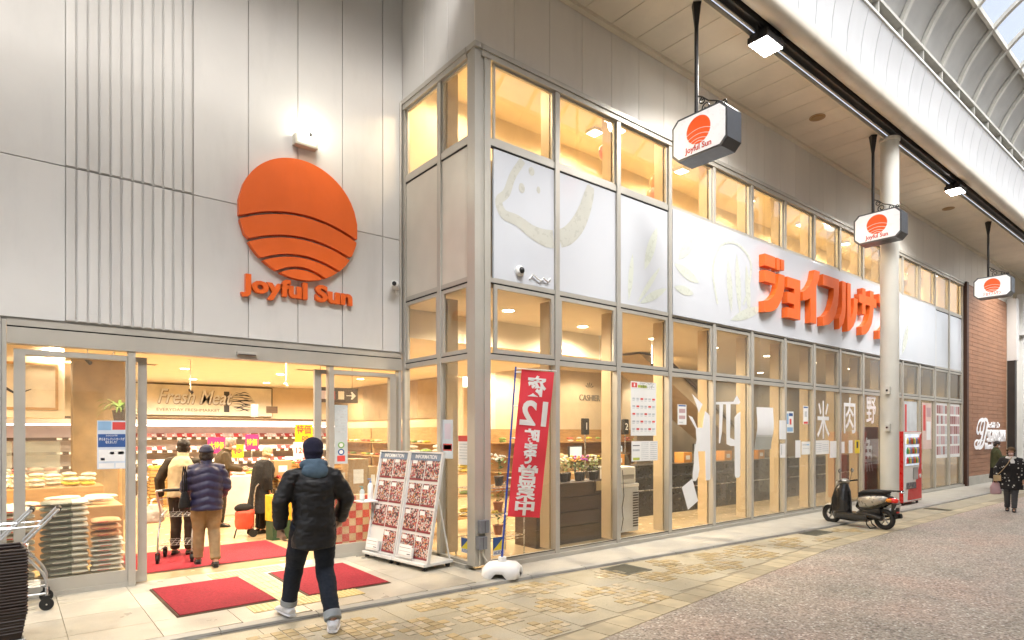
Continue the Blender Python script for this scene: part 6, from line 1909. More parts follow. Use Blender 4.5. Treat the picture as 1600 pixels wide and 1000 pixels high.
b = MB(); b.cbox(3.75, 5.5, 10.75, 11.28, 0, .50, .01); obj('lower_step', b, m_wood, stand, world=True)
b = MB(); b.cbox(3.75, 5.5, 11.285, 11.80, 0, .78, .01); obj('middle_step', b, m_wood, stand, world=True)
b = MB(); b.cbox(3.75, 5.5, 11.805, 12.35, 0, 1.02, .01); obj('upper_step', b, m_wood, stand, world=True)
fi = 0
ords = ['left', 'middle', 'right-hand']
for r_, (y, z) in enumerate(((11.02, .501), (11.54, .781), (12.08, 1.021))):
    for c_ in range(3):
        crate('crate of %s, %s in the %s row of the produce stand' % (['mandarins', 'yellow fruit', 'greens', 'apples'][(r_ * 3 + c_) % 4], ['first', 'second', 'third'][c_], ['lower', 'middle', 'upper'][r_]), (4.05 + c_ * .56, y, z), 0, [f_or, f_ye, f_gr, f_re][(r_ * 3 + c_) % 4], (.26, .22, .20))
def pricecard(label, x, y, z, w, h, m, txt=None, tm=m_inkred, rz=0):
    t = thing('price_card', label, 'price card', (x, y, z), rz)
    b = MB(); b.box(-w / 2, w / 2, -.003, .003, .0, h); obj('card', b, m, t)
    b = MB(); b.cyl((0, .005, -.16), (0, .005, h * .3), .005, n=6); obj('stick', b, m_white, t)
    if txt: text('lettering', txt, t, tm, (0, -.005, h * .45), (1, 0, 0), (0, 0, 1), h * .5, .001, world=False, fit=w * .8, bold=.003)
m_ycard = mat('yellow_card', (.80, .55, .02), .6); m_mag = mat('magenta_card', (.55, .02, .16), .6)
pricecard('white price card reading 1200 above the produce stand', 4.36, 11.7, 1.32, .34, .30, m_paper, '1200')
pricecard('yellow price card reading 89 high over the produce', 4.62, 12.3, 1.58, .36, .38, m_ycard, '\u7279\u4fa1\n 89')
pricecard('magenta sale card behind the elderly man', 3.45, 14.2, 1.36, .36, .34, m_mag, '\u5927\u7279\u4fa1', m_ycard)
pricecard('second magenta sale card beside the pale haired woman', 4.2, 14.3, 1.42, .28, .34, m_mag, '\u7279\u4fa1', m_ycard)
pricecard('yellow sale card between the two magenta cards', 3.85, 14.1, 1.26, .24, .28, m_ycard, '\u7279')
pricecard('small dark sign on top of the meat case', 6.55, 20.2, 2.42, .36, .22, m_brownwood, None)
pricecard('pink card on the edge of the meat case', 6.0, 20.15, 2.3, .22, .4, mat('rose_print', (.5, .33, .33)))
island = thing('produce_island', 'low white produce island piled with packets behind the shoppers', 'display stand', (3.9, 14.6, 0))
b = MB(); b.cbox(3.0, 5.6, 14.3, 15.4, 0, .85, .02); obj('base', b, m_case, island, world=True)
pk = []
for k, (col, nm) in enumerate([((.75, .6, .08), 'yellow'), ((.6, .12, .06), 'red'), ((.25, .4, .1), 'green'), ((.78, .72, .6), 'cream')]):
    r_ = thing('food_packet', '%s packet of food piled on a shop display' % nm, 'packet', (0, 0, -50), group='food packets on the displays')
    b = MB(); b.tube([(-.10, 0, .035), (-.085, 0, .035), (0, 0, .037), (.085, 0, .035), (.10, 0, .035)], [(.06, .004), (.065, .028), (.07, .036), (.065, .028), (.06, .004)], 10); obj('pouch', b, mat('packet_' + nm, col, .35, var=.3, vs=16, pvar=.2), r_, smooth=50)
    b = MB(); b.box(-.04, .04, -.03, .03, .074, .0755); obj('label_sticker', b, m_paper, r_)
    pk.append(r_)
rr = random.Random(21)
def pile(x0, x1, y0, y1, z, nx_, ny_, lay, kinds=(0, 1, 2, 3)):
    for l in range(lay):
        for i in range(nx_):
            for k in range(ny_):
                if rr.random() < .9 - .15 * l:
                    place(pk, kinds[rr.randrange(len(kinds))], (x0 + (x1 - x0) * (i + .5) / nx_ + rr.uniform(-.02, .02), y0 + (y1 - y0) * (k + .5) / ny_, z + l * .07), rr.uniform(-.5, .5))
pile(3.05, 5.55, 14.35, 15.0, .851, 9, 2, 2)
# rice sacks behind the left side light
m_sackg = mat('sack_grey_green', (.20, .21, .17), .5, var=.25, vs=8, pvar=.12, obj=True); m_sackw = mat('sack_white', (.72, .68, .60), .5, var=.1, vs=8, pvar=.08, obj=True); m_sacko = mat('sack_orange', (.66, .30, .13), .5, var=.25, vs=7, pvar=.12, obj=True)
def sack_me(m1, w, d, h):
    b = MB()
    nn = 9
    for i in range(nn): pass
    pts, rad = [], []
    for i, f in enumerate((0, .04, .12, .3, .5, .7, .88, .96, 1)):
        p = (-w + 2 * w * f, 0, h / 2)
        e = min(1, (4 * f * (1 - f)) ** .32)
        pts.append(p); rad.append((d * (.80 + .2 * e), max(.004, h / 2 * e)))
    b.tube(pts, rad, 16)
    return b
def sack(label, loc, rz, m1, dims, band=None):
    t = thing('rice_sack', label, 'sack', loc, rz, 'rice sacks stacked by the entrance')
    w, d, h = dims
    obj('sack_body', sack_me(m1, w, d, h), m1, t, smooth=60)
    if band:
        b = MB(); b.tube([(w * .28, 0, h / 2), (w * .5, 0, h / 2), (w * .97, 0, h / 2)], [(d * 1.005, h / 2 * 1.03), (d * 1.0, h / 2 * 1.03), (d * .93, h / 2 * .6)], 16); obj('white_end', b, band, t, smooth=60)
    b = MB(); b.box(-w * .6, w * .1, -d - .002, -d + .01, h * .42, h * .56); obj('print', b, m_sackw if m1 is m_sackg else m_inkred, t)
platform = thing('sack_platform', 'low pale wooden platform under the rice sacks', 'platform', (.4, 9.2, 0))
b = MB(); b.cbox(-.9, 1.12, 8.72, 9.5, .0, .12, .01); obj('deck', b, mat('platform_wood', (.52, .38, .16), .6, var=.2, vs=3, stretch=(1, 6, 6)), platform, world=True)
ordn = ['bottom', 'second', 'third', 'fourth', 'fifth', 'sixth', 'seventh', 'eighth', 'ninth', 'tenth', 'eleventh', 'twelfth', 'thirteenth']
for k in range(13):
    sack('grey rice sack with white end, %s of the tall stack' % ordn[k], (.52 + rnd.uniform(-.012, .012), 9.02, .121 + k * .068), R(rnd.uniform(-2, 2)), m_sackg, (.23, .16, .072), m_sackw)
for k in range(7):
    sack('white rice sack with red print, %s of the short stack' % ordn[k], (.94 + rnd.uniform(-.012, .012), 9.02, .121 + k * .058), R(rnd.uniform(-2, 2)), m_sackw, (.165, .16, .062))
for k in range(3):
    sack('orange rice sack, %s of three on the short white stack' % ['lowest', 'middle', 'top'][k], (.92 + rnd.uniform(-.01, .01), 9.02, .53 + k * .078), R(rnd.uniform(-3, 3)), m_sacko, (.155, .16, .082))
for k in range(11):
    sack('white rice sack at the far left, %s of its stack' % ordn[k], (.02, 9.04, .121 + k * .075), 0, m_sackw, (.22, .16, .08))
tbl = thing('display_table', 'cloth covered table of rice packets behind the sacks', 'table', (.3, 10.6, 0))
b = MB(); b.cbox(-1.2, 1.25, 10.1, 11.1, 0, .80, .02); obj('cloth', b, mat('peach_cloth', (.66, .42, .22), .8), tbl, world=True)
for k in range(26):
    sack('pale packet of rice lying on the cloth covered table', (rnd.uniform(-1.0, 1.1), rnd.uniform(10.25, 10.9), .801 + .05 * (k // 13)), R(rnd.uniform(-12, 12)), m_sackw, (.15, .10, .055))
# shelving with goods, framed picture and column farther left
sh = thing('bakery_counter', 'pale counter with glass guards below the framed picture', 'counter', (.1, 13.6, 0))
b = MB(); b.cbox(-2.0, .75, 13.2, 14.0, 0, 1.05, .02); obj('base', b, m_beige, sh, world=True)
for x in (-1.2, -.55, .1):
    b = MB(); b.box(x, x + .6, 13.22, 13.235, 1.051, 1.65); obj('glass_guard', b, glass_mat('guard_glass', (.9, .95, .93), 1.6, haze=.2), sh, world=True)
b = MB(); b.box(-2.0, .75, 13.0, 14.0, 2.05, 3.29); obj('canopy', b, m_ceil, sh, world=True)
pile(-.4, .7, 13.35, 13.9, 1.051, 5, 2, 2, (3, 3, 1))
pile(-.2, 1.1, 11.9, 12.5, .95, 6, 2, 3, (3, 3, 3, 0))
bt = thing('bread_table', 'small wooden table heaped with packets before the pale counter', 'table', (.45, 12.2, 0)); b = MB(); b.cbox(-.3, 1.2, 11.85, 12.55, 0, .949, .015); obj('body', b, m_wood, bt, world=True)
pic = thing('framed_picture', 'framed pale picture on the canopy at the far left', 'picture', (.15, 12.99, 2.2))
b = MB(); b.box(-.42, .62, 12.975, 12.998, 2.22, 2.92); obj('canvas', b, mat('pale_canvas', (.75, .68, .55), .7, var=.15, vs=3), pic, world=True)
b = MB()
for a in ((-.46, .66, 2.92, 2.96), (-.46, .66, 2.18, 2.22)): b.box(a[0], a[1], 12.96, 12.998, a[2], a[3])
b.box(-.46, -.42, 12.96, 12.998, 2.2202, 2.9198); b.box(.62, .66, 12.96, 12.998, 2.2202, 2.9198); obj('frame', b, m_wood, pic, world=True)
b = MB(); b.add(ribbon([(-.3, 2.4), (-.1, 2.55), (.1, 2.45), (.3, 2.52)], [.02, .05, .03, .01], 12.972).v, ribbon([(-.3, 2.4), (-.1, 2.55), (.1, 2.45), (.3, 2.52)], [.02, .05, .03, .01], 12.972).f); obj('sketch', b, m_ink, pic, world=True)
col_ = thing('stone_column', 'tan stone clad column inside left of the doorway', 'column', (1.4, 15.3, 0))
b = MB(); b.box(1.0, 1.95, 15.0, 15.6, 0, 3.295); obj('shaft', b, mat('tan_stone', (.34, .24, .12), .6, var=.25, vs=3), col_, world=True)
def fern(label, x, y, z, n, L, m=f_gr):
    t = thing('fern_plant', label, 'plant', (x, y, z))
    b = MB(); b.lathe([(.09, 0), (.12, .2)], n=14); obj('pot', b, m_brownwood, t)
    b = MB(); r2 = random.Random(int(x * 10))
    for i in range(n):
        a = r2.uniform(0, 2 * PI); el = r2.uniform(.3, 1.2); l_ = L * r2.uniform(.6, 1)
        prev = Vector((0, 0, .2))
        for k in range(5):
            nx2 = prev + Vector((math.cos(a) * math.cos(el), math.sin(a) * math.cos(el), math.sin(el))) * l_ / 5
            side_ = Vector((-math.sin(a), math.cos(a), 0)) * .035
            b.quad(prev - side_ * (1 - k / 6), prev + side_ * (1 - k / 6), nx2 + side_ * (1 - (k + 1) / 6), nx2 - side_ * (1 - (k + 1) / 6))
            prev = nx2; el -= .35
    tag(obj('fronds', b, m, t), kind='stuff')
fern('green fern on a shelf behind the left side light', 1.55, 13.0, 2.0, 26, .55)
t = thing('fern_shelf', 'small wall shelf under the green fern', 'shelf', (1.55, 13.0, 1.94)); b = MB(); b.box(-.2, .2, -.15, .15, 0, .058); b.cyl((0, 0, -1.94), (0, 0, -.001), .03, n=8); obj('board', b, m_wood, t)
# red and cream checked table inside the right side light with cartons
ct = thing('checked_table', 'table with a red and cream checked cloth behind the right side light', 'table', (4.2, 9.3, 0))
b = MB(); b.box(3.62, 4.62, 8.95, 9.6, .0, .835); obj('cloth', b, mat('check_cream', (.72, .50, .30), .8), ct, world=True)
for i in range(9):
    for k in range(7):
        if (i + k) % 2 == 0:
            b = MB(); b.box(3.62 + i * .1111, 3.62 + (i + 1) * .1111, 8.945, 8.9495, .02 + k * .115, .02 + (k + 1) * .115); obj('red_check', b, mat('check_red', (.66, .06, .04), .8), ct, world=True)
def carton(label, x, y, z, w, d, h, m=m_card, rz=0):
    t = thing('carton', label, 'box', (x, y, z), rz)
    b = MB(); b.cbox(-w, w, -d, d, 0, h, .006); obj('box_body', b, m, t)
    b = MB(); b.box(-.025, .025, -d - .002, d + .002, h + .0005, h + .0015); obj('tape', b, mat('tape', (.55, .42, .24), .3), t)
    b = MB(); b.box(-w * .5, w * .5, -d - .002, -d - .0005, h * .3, h * .7); obj('print', b, m_paper, t)
carton('tall plain carton on the checked table', 4.28, 9.22, .836, .17, .14, .55)
carton('low carton behind the tall one on the checked table', 4.0, 9.42, .836, .14, .12, .38)
carton('carton at the front corner of the produce stand', 3.92, 11.62, .985, .16, .14, .30)
carton('small carton on the checked table by the return glazing', 4.52, 9.2, .836, .07, .14, .42)
for i in range(3):
    t = thing('rice_bag_upright', 'upright pale bag standing on the checked table, %s' % ['by the door stile', 'in the middle', 'by the tall carton'][i], 'bag', (3.72 + i * .15, 9.12, .836))
    b = MB(); b.tube([(0, 0, 0), (0, 0, .03), (0, 0, .2), (0, 0, .30), (0, 0, .34)], [(.05, .04), (.065, .05), (.06, .045), (.05, .02), (.055, .006)], 12); obj('bag_body', b, m_sackw, t, smooth=60)
    b = MB(); b.box(-.03, .03, -.055, -.048, .07, .2); obj('print', b, m_pale, t)
cr = thing('fruit_box_stack', 'yellow printed fruit box on a dark green crate at the mat', 'crate', (3.55, 10.62, 0), R(10))
b = MB(); b.cbox(-.16, .16, -.12, .12, 0, .32, .01); 
for k in range(4): b.box(-.165, .165, -.125, -.1205, .03 + k * .075, .07 + k * .075)
obj('green_crate', b, mat('crate_green', (.015, .06, .03), .5), cr)
b = MB(); b.cbox(-.17, .17, -.13, .13, .322, .75, .01); bx = obj('yellow_box', b, mat('yellow_carton', (.78, .46, .03), .6, var=.2, vs=14), cr)
b = MB()
for k in range(4): b.box(-.12, .10, -.134, -.1305, .38 + k * .09, .42 + k * .09)
tag(obj('print', b, m_ink, bx), kind='stuff')
# goods shelves seen through the return glazing
shf = thing('goods_shelf', 'wire goods shelf with packets behind the return glazing', 'shelf', (6.0, 9.3, 0))
for k, z in enumerate((.25, .65, 1.05, 1.42)):
    b = MB(); b.box(5.2, 6.9, 9.1, 9.6, z, z + .025); obj('tier', b, m_wood, shf, world=True)
for x in (5.2, 6.88):
    for y in (9.1, 9.58):
        b = MB(); b.box(x, x + .02, y, y + .02, 0, 1.75); obj('post', b, m_steel, shf, world=True)
for z in (.276, .676, 1.076, 1.446): pile(5.25, 6.85, 9.15, 9.45, z, 6, 1, 2)
# flower display by the corner
rack = thing('flower_rack', 'chrome wire rack with pot plants behind the first front window', 'rack', (5.5, 7.25, 0))
for x in (5.06, 5.98):
    for y in (7.05, 7.5):
        b = MB(); b.cyl((x, y, 0), (x, y, 1.05), .012, n=8); obj('post', b, m_steel, rack, world=True)
for z in (.28, .62, 1.0):
    b = MB()
    for i in range(12): b.cyl((5.06 + i * .083, 7.05, z), (5.06 + i * .083, 7.5, z), .004, n=5)
    b.cyl((5.06, 7.05, z), (5.98, 7.05, z), .007, n=6); b.cyl((5.06, 7.5, z), (5.98, 7.5, z), .007, n=6); b.cyl((5.06, 7.05, z - .04), (5.98, 7.05, z - .04), .006, n=6)
    tag(obj('wire_shelf', b, m_steel, rack, world=True), kind='stuff')
def potplant(label, x, y, z, potm, leafm, flm, h, seed, nl=40, nf=18, sp=.14):
    t = thing('potted_plant', label, 'plant', (x, y, z))
    b = MB(); b.lathe([(.055, 0), (.075, .13), (.08, .13), (.08, .145), (.06, .145)], n=14); obj('pot', b, potm, t, smooth=40)
    r2 = random.Random(seed)
    b = MB()
    for i in range(nl):
        a = r2.uniform(0, 2 * PI); rr_ = sp * math.sqrt(r2.random()); zz = .15 + h * r2.random() * .75
        c = Vector((math.cos(a) * rr_, math.sin(a) * rr_, zz)); d = Vector((math.cos(a), math.sin(a), r2.uniform(-.2, .9))).normalized(); s_ = d.cross(Vector((0, 0, 1))).normalized(); L = r2.uniform(.05, .09)
        b.quad(c, c + d * L * .5 + s_ * L * .28, c + d * L, c + d * L * .5 - s_ * L * .28)
    b.cyl((0, 0, .13), (0, 0, .15 + h * .6), .006, n=5)
    tag(obj('foliage', b, leafm, t), kind='stuff')
    if flm:
        b = MB()
        for i in range(nf):
            a = r2.uniform(0, 2 * PI); rr_ = sp * math.sqrt(r2.random()); b.ell((math.cos(a) * rr_, math.sin(a) * rr_, .15 + h * r2.uniform(.7, 1.05)), (.025, .025, .018), 6, 4)
        tag(obj('flowers', b, flm, t), kind='stuff')
lf1 = mat('leaf_green', (.10, .20, .05), .6, var=.3, vs=40); lf2 = mat('leaf_olive', (.22, .24, .06), .6, var=.3, vs=40)
fl_mag = mat('orchid_magenta', (.45, .05, .38), .6); fl_wh = mat('blossom_white', (.75, .72, .65), .6); fl_or = mat('blossom_orange', (.7, .25, .05), .6); fl_ye = mat('blossom_yellow', (.75, .6, .1), .6)
pt_w = mat('pot_pink', (.6, .45, .42), .5); pt_t = mat('pot_terracotta', (.5, .18, .07), .6); pt_d = mat('pot_dark', (.06, .05, .045), .5)
potplant('magenta orchid in a pale pot on top of the flower rack', 5.20, 7.2, 1.012, pt_w, lf1, fl_mag, .42, 1)
potplant('olive pot plant in the middle tier near the corner', 5.3, 7.2, .632, pt_t, lf2, fl_ye, .24, 2)
potplant('orange flowering pot in the middle tier near the pole', 5.62, 7.22, .632, pt_t, lf2, fl_or, .2, 3)
potplant('orange wrapped bouquet pot on the lowest tier', 5.3, 7.2, .292, pt_t, lf2, fl_or, .2, 4)
potplant('yellow flowering pot on the lowest tier', 5.62, 7.22, .292, pt_t, lf1, fl_ye, .2, 5)
potplant('white flowering pot on top of the flower rack behind the banner', 5.66, 7.25, 1.012, pt_d, lf1, fl_wh, .3, 6)
pb = thing('planter_box', 'dark wooden planter counter behind the second front window', 'planter', (7.3, 7.35, 0))
for k in range(4):
    b = MB(); b.cbox(6.32, 8.10, 7.15, 7.19, .06 + k * .235, .285 + k * .235, .004); obj('plank', b, m_brownwood, pb, world=True)
b = MB(); b.box(6.34, 8.08, 7.192, 7.70, .0, .985); obj('body', b, m_brownwood, pb, world=True)
b = MB(); b.box(7.6, 7.85, 7.13, 7.148, .80, 1.02); f_ = obj('picture_frame', b, m_brownwood, pb, world=True)
b = MB(); b.box(7.63, 7.82, 7.124, 7.129, .83, .99); obj('picture', b, mat('tan_print', (.5, .38, .2), .6), f_, world=True)
ks_ = [('white', fl_wh), ('yellow', fl_ye), ('orange', fl_or), ('magenta', fl_mag)]
for i in range(10):
    k = i % 4
    potplant('%s blooms in a dark pot, %s along the planter counter from the banner' % (ks_[k][0], ['first', 'second', 'third', 'fourth', 'fifth', 'sixth', 'seventh', 'eighth', 'ninth', 'tenth'][i]), 6.45 + i * .172, 7.4 + .1 * (i % 2), .986, pt_d, lf1 if i % 2 else lf2, ks_[k][1], .26, 30 + i, 46, 12, .12)
fz = thing('chest_freezer', 'pale grey freezer cabinet with a side grille behind the third front window', 'freezer', (8.6, 7.35, 0))
b = MB(); b.cbox(8.15, 8.72, 7.12, 7.62, .06, .84, .015); obj('cabinet', b, mat('freezer_grey', (.55, .58, .60), .4), fz, world=True)
for k in range(14):
    b = MB(); b.box(8.56, 8.70, 7.115, 7.119, .14 + k * .045, .165 + k * .045); obj('grille_slat', b, m_dark, fz, world=True)
b = MB(); b.cbox(8.15, 8.72, 7.11, 7.62, .842, .90, .01); obj('lid', b, m_white, fz, world=True)
b = MB(); b.tube([(8.26, 7.10, 1.15), (8.27, 7.09, .9), (8.30, 7.10, .7), (8.25, 7.10, .5), (8.28, 7.10, .3), (8.2, 7.08, .1)], .006, 6); obj('cord', b, m_black, fz, world=True, smooth=True)
t = thing('printer_box', 'white printer on the pale grey freezer', 'printer', (8.42, 7.35, .901)); b = MB(); b.cbox(-.26, .26, -.2, .2, 0, .30, .03); obj('case', b, m_white, t); b = MB(); b.box(-.1, .2, -.205, -.201, .08, .16); obj('slot', b, mat('panel_grey', (.35, .34, .33), .4), t)
# checkout zone
ck = thing('packing_counter', 'long black packing counter behind the fourth to eighth windows', 'counter', (13, 8.7, 0))
b = MB(); b.cbox(9.3, 24.5, 8.5, 9.0, 0, 1.05, .01); obj('front', b, mat('black_laminate', (.018, .017, .017), .3), ck, world=True)
b = MB(); b.cbox(9.25, 24.55, 8.45, 9.05, 1.052, 1.10, .01); obj('top', b, mat('black_laminate', (.018, .017, .017), .3), ck, world=True)
b = MB(); b.box(9.3, 24.5, 8.45, 8.499, .55, .57); obj('rail', b, m_steel, ck, world=True)
for i, x in enumerate((9.9, 12.3, 14.0, 15.6)):
    carton('orange carton on the black packing counter, %s from the freezer' % ['first', 'second', 'third', 'fourth'][i], x, 8.72, 1.101, .16, .13, .24, mat('orange_carton', (.70, .30, .05), .6, pvar=.2))
for i, (x, y) in enumerate([(10.6, 10.6), (12.2, 10.7), (13.9, 10.7), (15.8, 10.7)]):
    t = thing('checkout_till', 'checkout till with grey monitor, %s from the entrance' % ['first', 'second', 'third', 'fourth'][i], 'till', (x, y, 0))
    b = MB(); b.cbox(-.45, .45, -.3, .3, 0, .85, .02); obj('counter', b, m_wood, t)
    b = MB(); b.cyl((0, 0, .85), (0, 0, 1.2), .03, n=8); obj('stem', b, m_dark, t)
    b = MB(); b.cbox(-.22, .22, -.03, .03, 1.18, 1.48, .01); mo = obj('monitor', b, m_dark, t)
    b = MB(); b.box(-.2, .2, -.034, -.0305, 1.2, 1.46); obj('screen', b, mat('screen_grey', (.45, .52, .55), .2, emit=.3), mo)
    b = MB(); b.cyl((.35, 0, .85), (.35, 0, 1.75), .015, n=6); obj('sign_pole', b, m_steel, t)
    b = MB(); b.cbox(.25, .45, -.05, .05, 1.75, 2.15, .02); sg = obj('number_sign', b, m_dark, t)
    text('lettering', str(i + 1), sg, m_white, (.35, -.055, 1.95), (1, 0, 0), (0, 0, 1), .25, .004, world=False)
cs = thing('cashier_sign', 'small grey lettering for the cashier on the rear wall', 'sign', (14.65, 13.98, 2.8))
text('lettering', 'CASHIER', cs, mat('grey_print', (.25, .22, .18)), (14.65, 13.975, 2.92), (1, 0, 0), (0, 0, 1), .28, .02, fit=.95)
b = MB()
for i in range(5):
    a = R(30 + 30 * i); b.prism([(14.65 + .05 * math.cos(a), 3.22 + .05 * math.sin(a)), (14.65 + .18 * math.cos(a + .12), 3.22 + .18 * math.sin(a + .12)), (14.65 + .22 * math.cos(a), 3.22 + .22 * math.sin(a)), (14.65 + .18 * math.cos(a - .12), 3.22 + .18 * math.sin(a - .12))], (0, 13.985, 0), (1, 0, 0), (0, 0, 1), (0, -1, 0), .01)
tag(obj('leaf_mark', b, mat('grey_print', (.25, .22, .18)), cs, world=True), kind='stuff')
for i, x in enumerate((10.3, 12.4, 16.4, 18.6, 21.0)):
    t = thing('wall_pilaster', 'pale pilaster on the rear wall, %s from the entrance' % ['first', 'second', 'third', 'fourth', 'fifth'][i], 'pilaster', (x, 13.8, 0)); b = MB(); b.box(-.35, .35, 0, .199, 0, 3.755); obj('shaft', b, m_ceil, t)
for i in range(4):
    sh2 = thing('grocery_shelf', 'tall grocery shelf full of packets, %s along the rear wall' % ['first', 'second', 'third', 'fourth'][i], 'shelf', (11.4 + 2.6 * i, 13.4, 0))
    for z in (.3, .7, 1.1, 1.5):
        b = MB(); b.box(-1.1, 1.1, -.25, .25, z, z + .025); obj('tier', b, m_wood, sh2)
    b = MB(); b.box(-1.1, 1.1, .251, .27, 0, 1.9); obj('back', b, m_wood, sh2)
rr = random.Random(77)
for i in range(4):
    for z in (1.526,): pile(10.4 + 2.6 * i, 12.4 + 2.6 * i, 13.2, 13.6, z, 5, 1, 2)
# goods along the side wall seen through the doorway and side light
tp = thing('tan_wall_panel', 'tan band of wall panels above the shelves right of the meat case', 'wall panel', (8.98, 17.5, 2.2))
for k in range(6):
    b = MB(); b.box(8.955, 8.995, 14.05 + k * 1.15, 15.19 + k * 1.15, 2.2, 3.28); obj('panel', b, mat('tan_band', (.36, .26, .15), .6, var=.15, pvar=.1), tp, world=True)
for i in range(3):
    sh2 = thing('side_wall_shelf', 'stocked shelf on the side wall, %s from the meat case' % ['first', 'second', 'third'][i], 'shelf', (8.6, 19.0 - 2.1 * i, 0))
    for z in (.3, .7, 1.1, 1.5):
        b = MB(); b.box(-.25, .3, -1.0, 1.0, z, z + .025); obj('tier', b, m_wood, sh2)
    b = MB(); b.box(.301, .33, -1.0, 1.0, 0, 1.95); obj('back', b, m_wood, sh2)
    rr = random.Random(90 + i)
    for z in (.326, .726, 1.126, 1.526): pile(8.38, 8.7, 18.05 - 2.1 * i, 19.95 - 2.1 * i, z, 1, 6, 1)
# stairs with slanting soffit behind the far windows
stt = thing('staircase', 'slanting staircase soffit behind the far front windows', 'staircase', (17, 9.4, 0))
b = MB(); b.prism([(11.8, 3.7), (12.8, 3.7), (19.3, 0.3), (18.3, .3)], (0, 9.6, 0), (1, 0, 0), (0, 0, 1), (0, 1, 0), 1.2); obj('flight', b, mat('stair_tan', (.40, .30, .18), .6), stt, world=True)
b = MB(); b.prism([(12.6, 3.7), (12.75, 3.7), (19.2, .32), (19.2, .2)], (0, 9.52, 0), (1, 0, 0), (0, 0, 1), (0, 1, 0), .05); obj('stringer', b, m_brownwood, stt, world=True)
dk = thing('dark_partition', 'brown grey partition behind the far front windows', 'partition', (17.5, 11.5, 0))
b = MB(); b.box(14.0, 24.0, 11.5, 11.6, 0, 3.75); obj('board', b, mat('taupe_board', (.22, .18, .13), .7, var=.25, vs=1.2), dk, world=True)
# exit sign, balloons upstairs
ex = thing('exit_sign', 'small lit green and white exit sign inside the corner', 'exit sign', (6.4, 9.0, 2.6))
b = MB(); b.cbox(-.16, .16, -.03, .03, 0, .20, .01); obj('case', b, m_white, ex, rot=(0, 0, R(-35)))
b = MB(); b.box(-.14, .14, -.034, -.031, .02, .18); fcc = obj('face', b, emis_mat('exit_face', (.75, 1.0, .9), 1.2), ex, rot=(0, 0, R(-35)))
b = MB(); b.box(-.05, .05, -.037, -.0345, .04, .16); obj('figure', b, mat('exit_green', (.02, .35, .15), .5), fcc)
b = MB(); b.cyl((0, 0, .2), (0, 0, .70), .01, n=6); obj('rod', b, m_white, ex)
for i, (x, y, z, c_) in enumerate([(7.72, 7.0, 6.45, (.65, .22, .22)), (7.95, 7.04, 6.25, (.7, .45, .42)), (9.05, 7.0, 6.3, (.72, .25, .12)), (9.25, 7.05, 6.15, (.7, .5, .42)), (9.0, 7.02, 6.05, (.68, .3, .2))]):
    t = thing('balloon', ['red', 'dusty pink', 'orange', 'pale peach', 'coral'][i] + ' balloon behind an upper window near the first hanging sign', 'balloon', (x, y, z))
    b = MB(); b.lathe([(.004, -.16), (.03, -.14), (.09, -.07), (.12, .02), (.11, .09), (.06, .14), (.005, .155)], n=18); obj('skin', b, mat('balloon_%d' % i, c_, .25), t, smooth=True)
    b = MB(); b.cyl((0, 0, -.16), (0, 0, 5.51 - z), .003, n=4); obj('string', b, m_white, t)
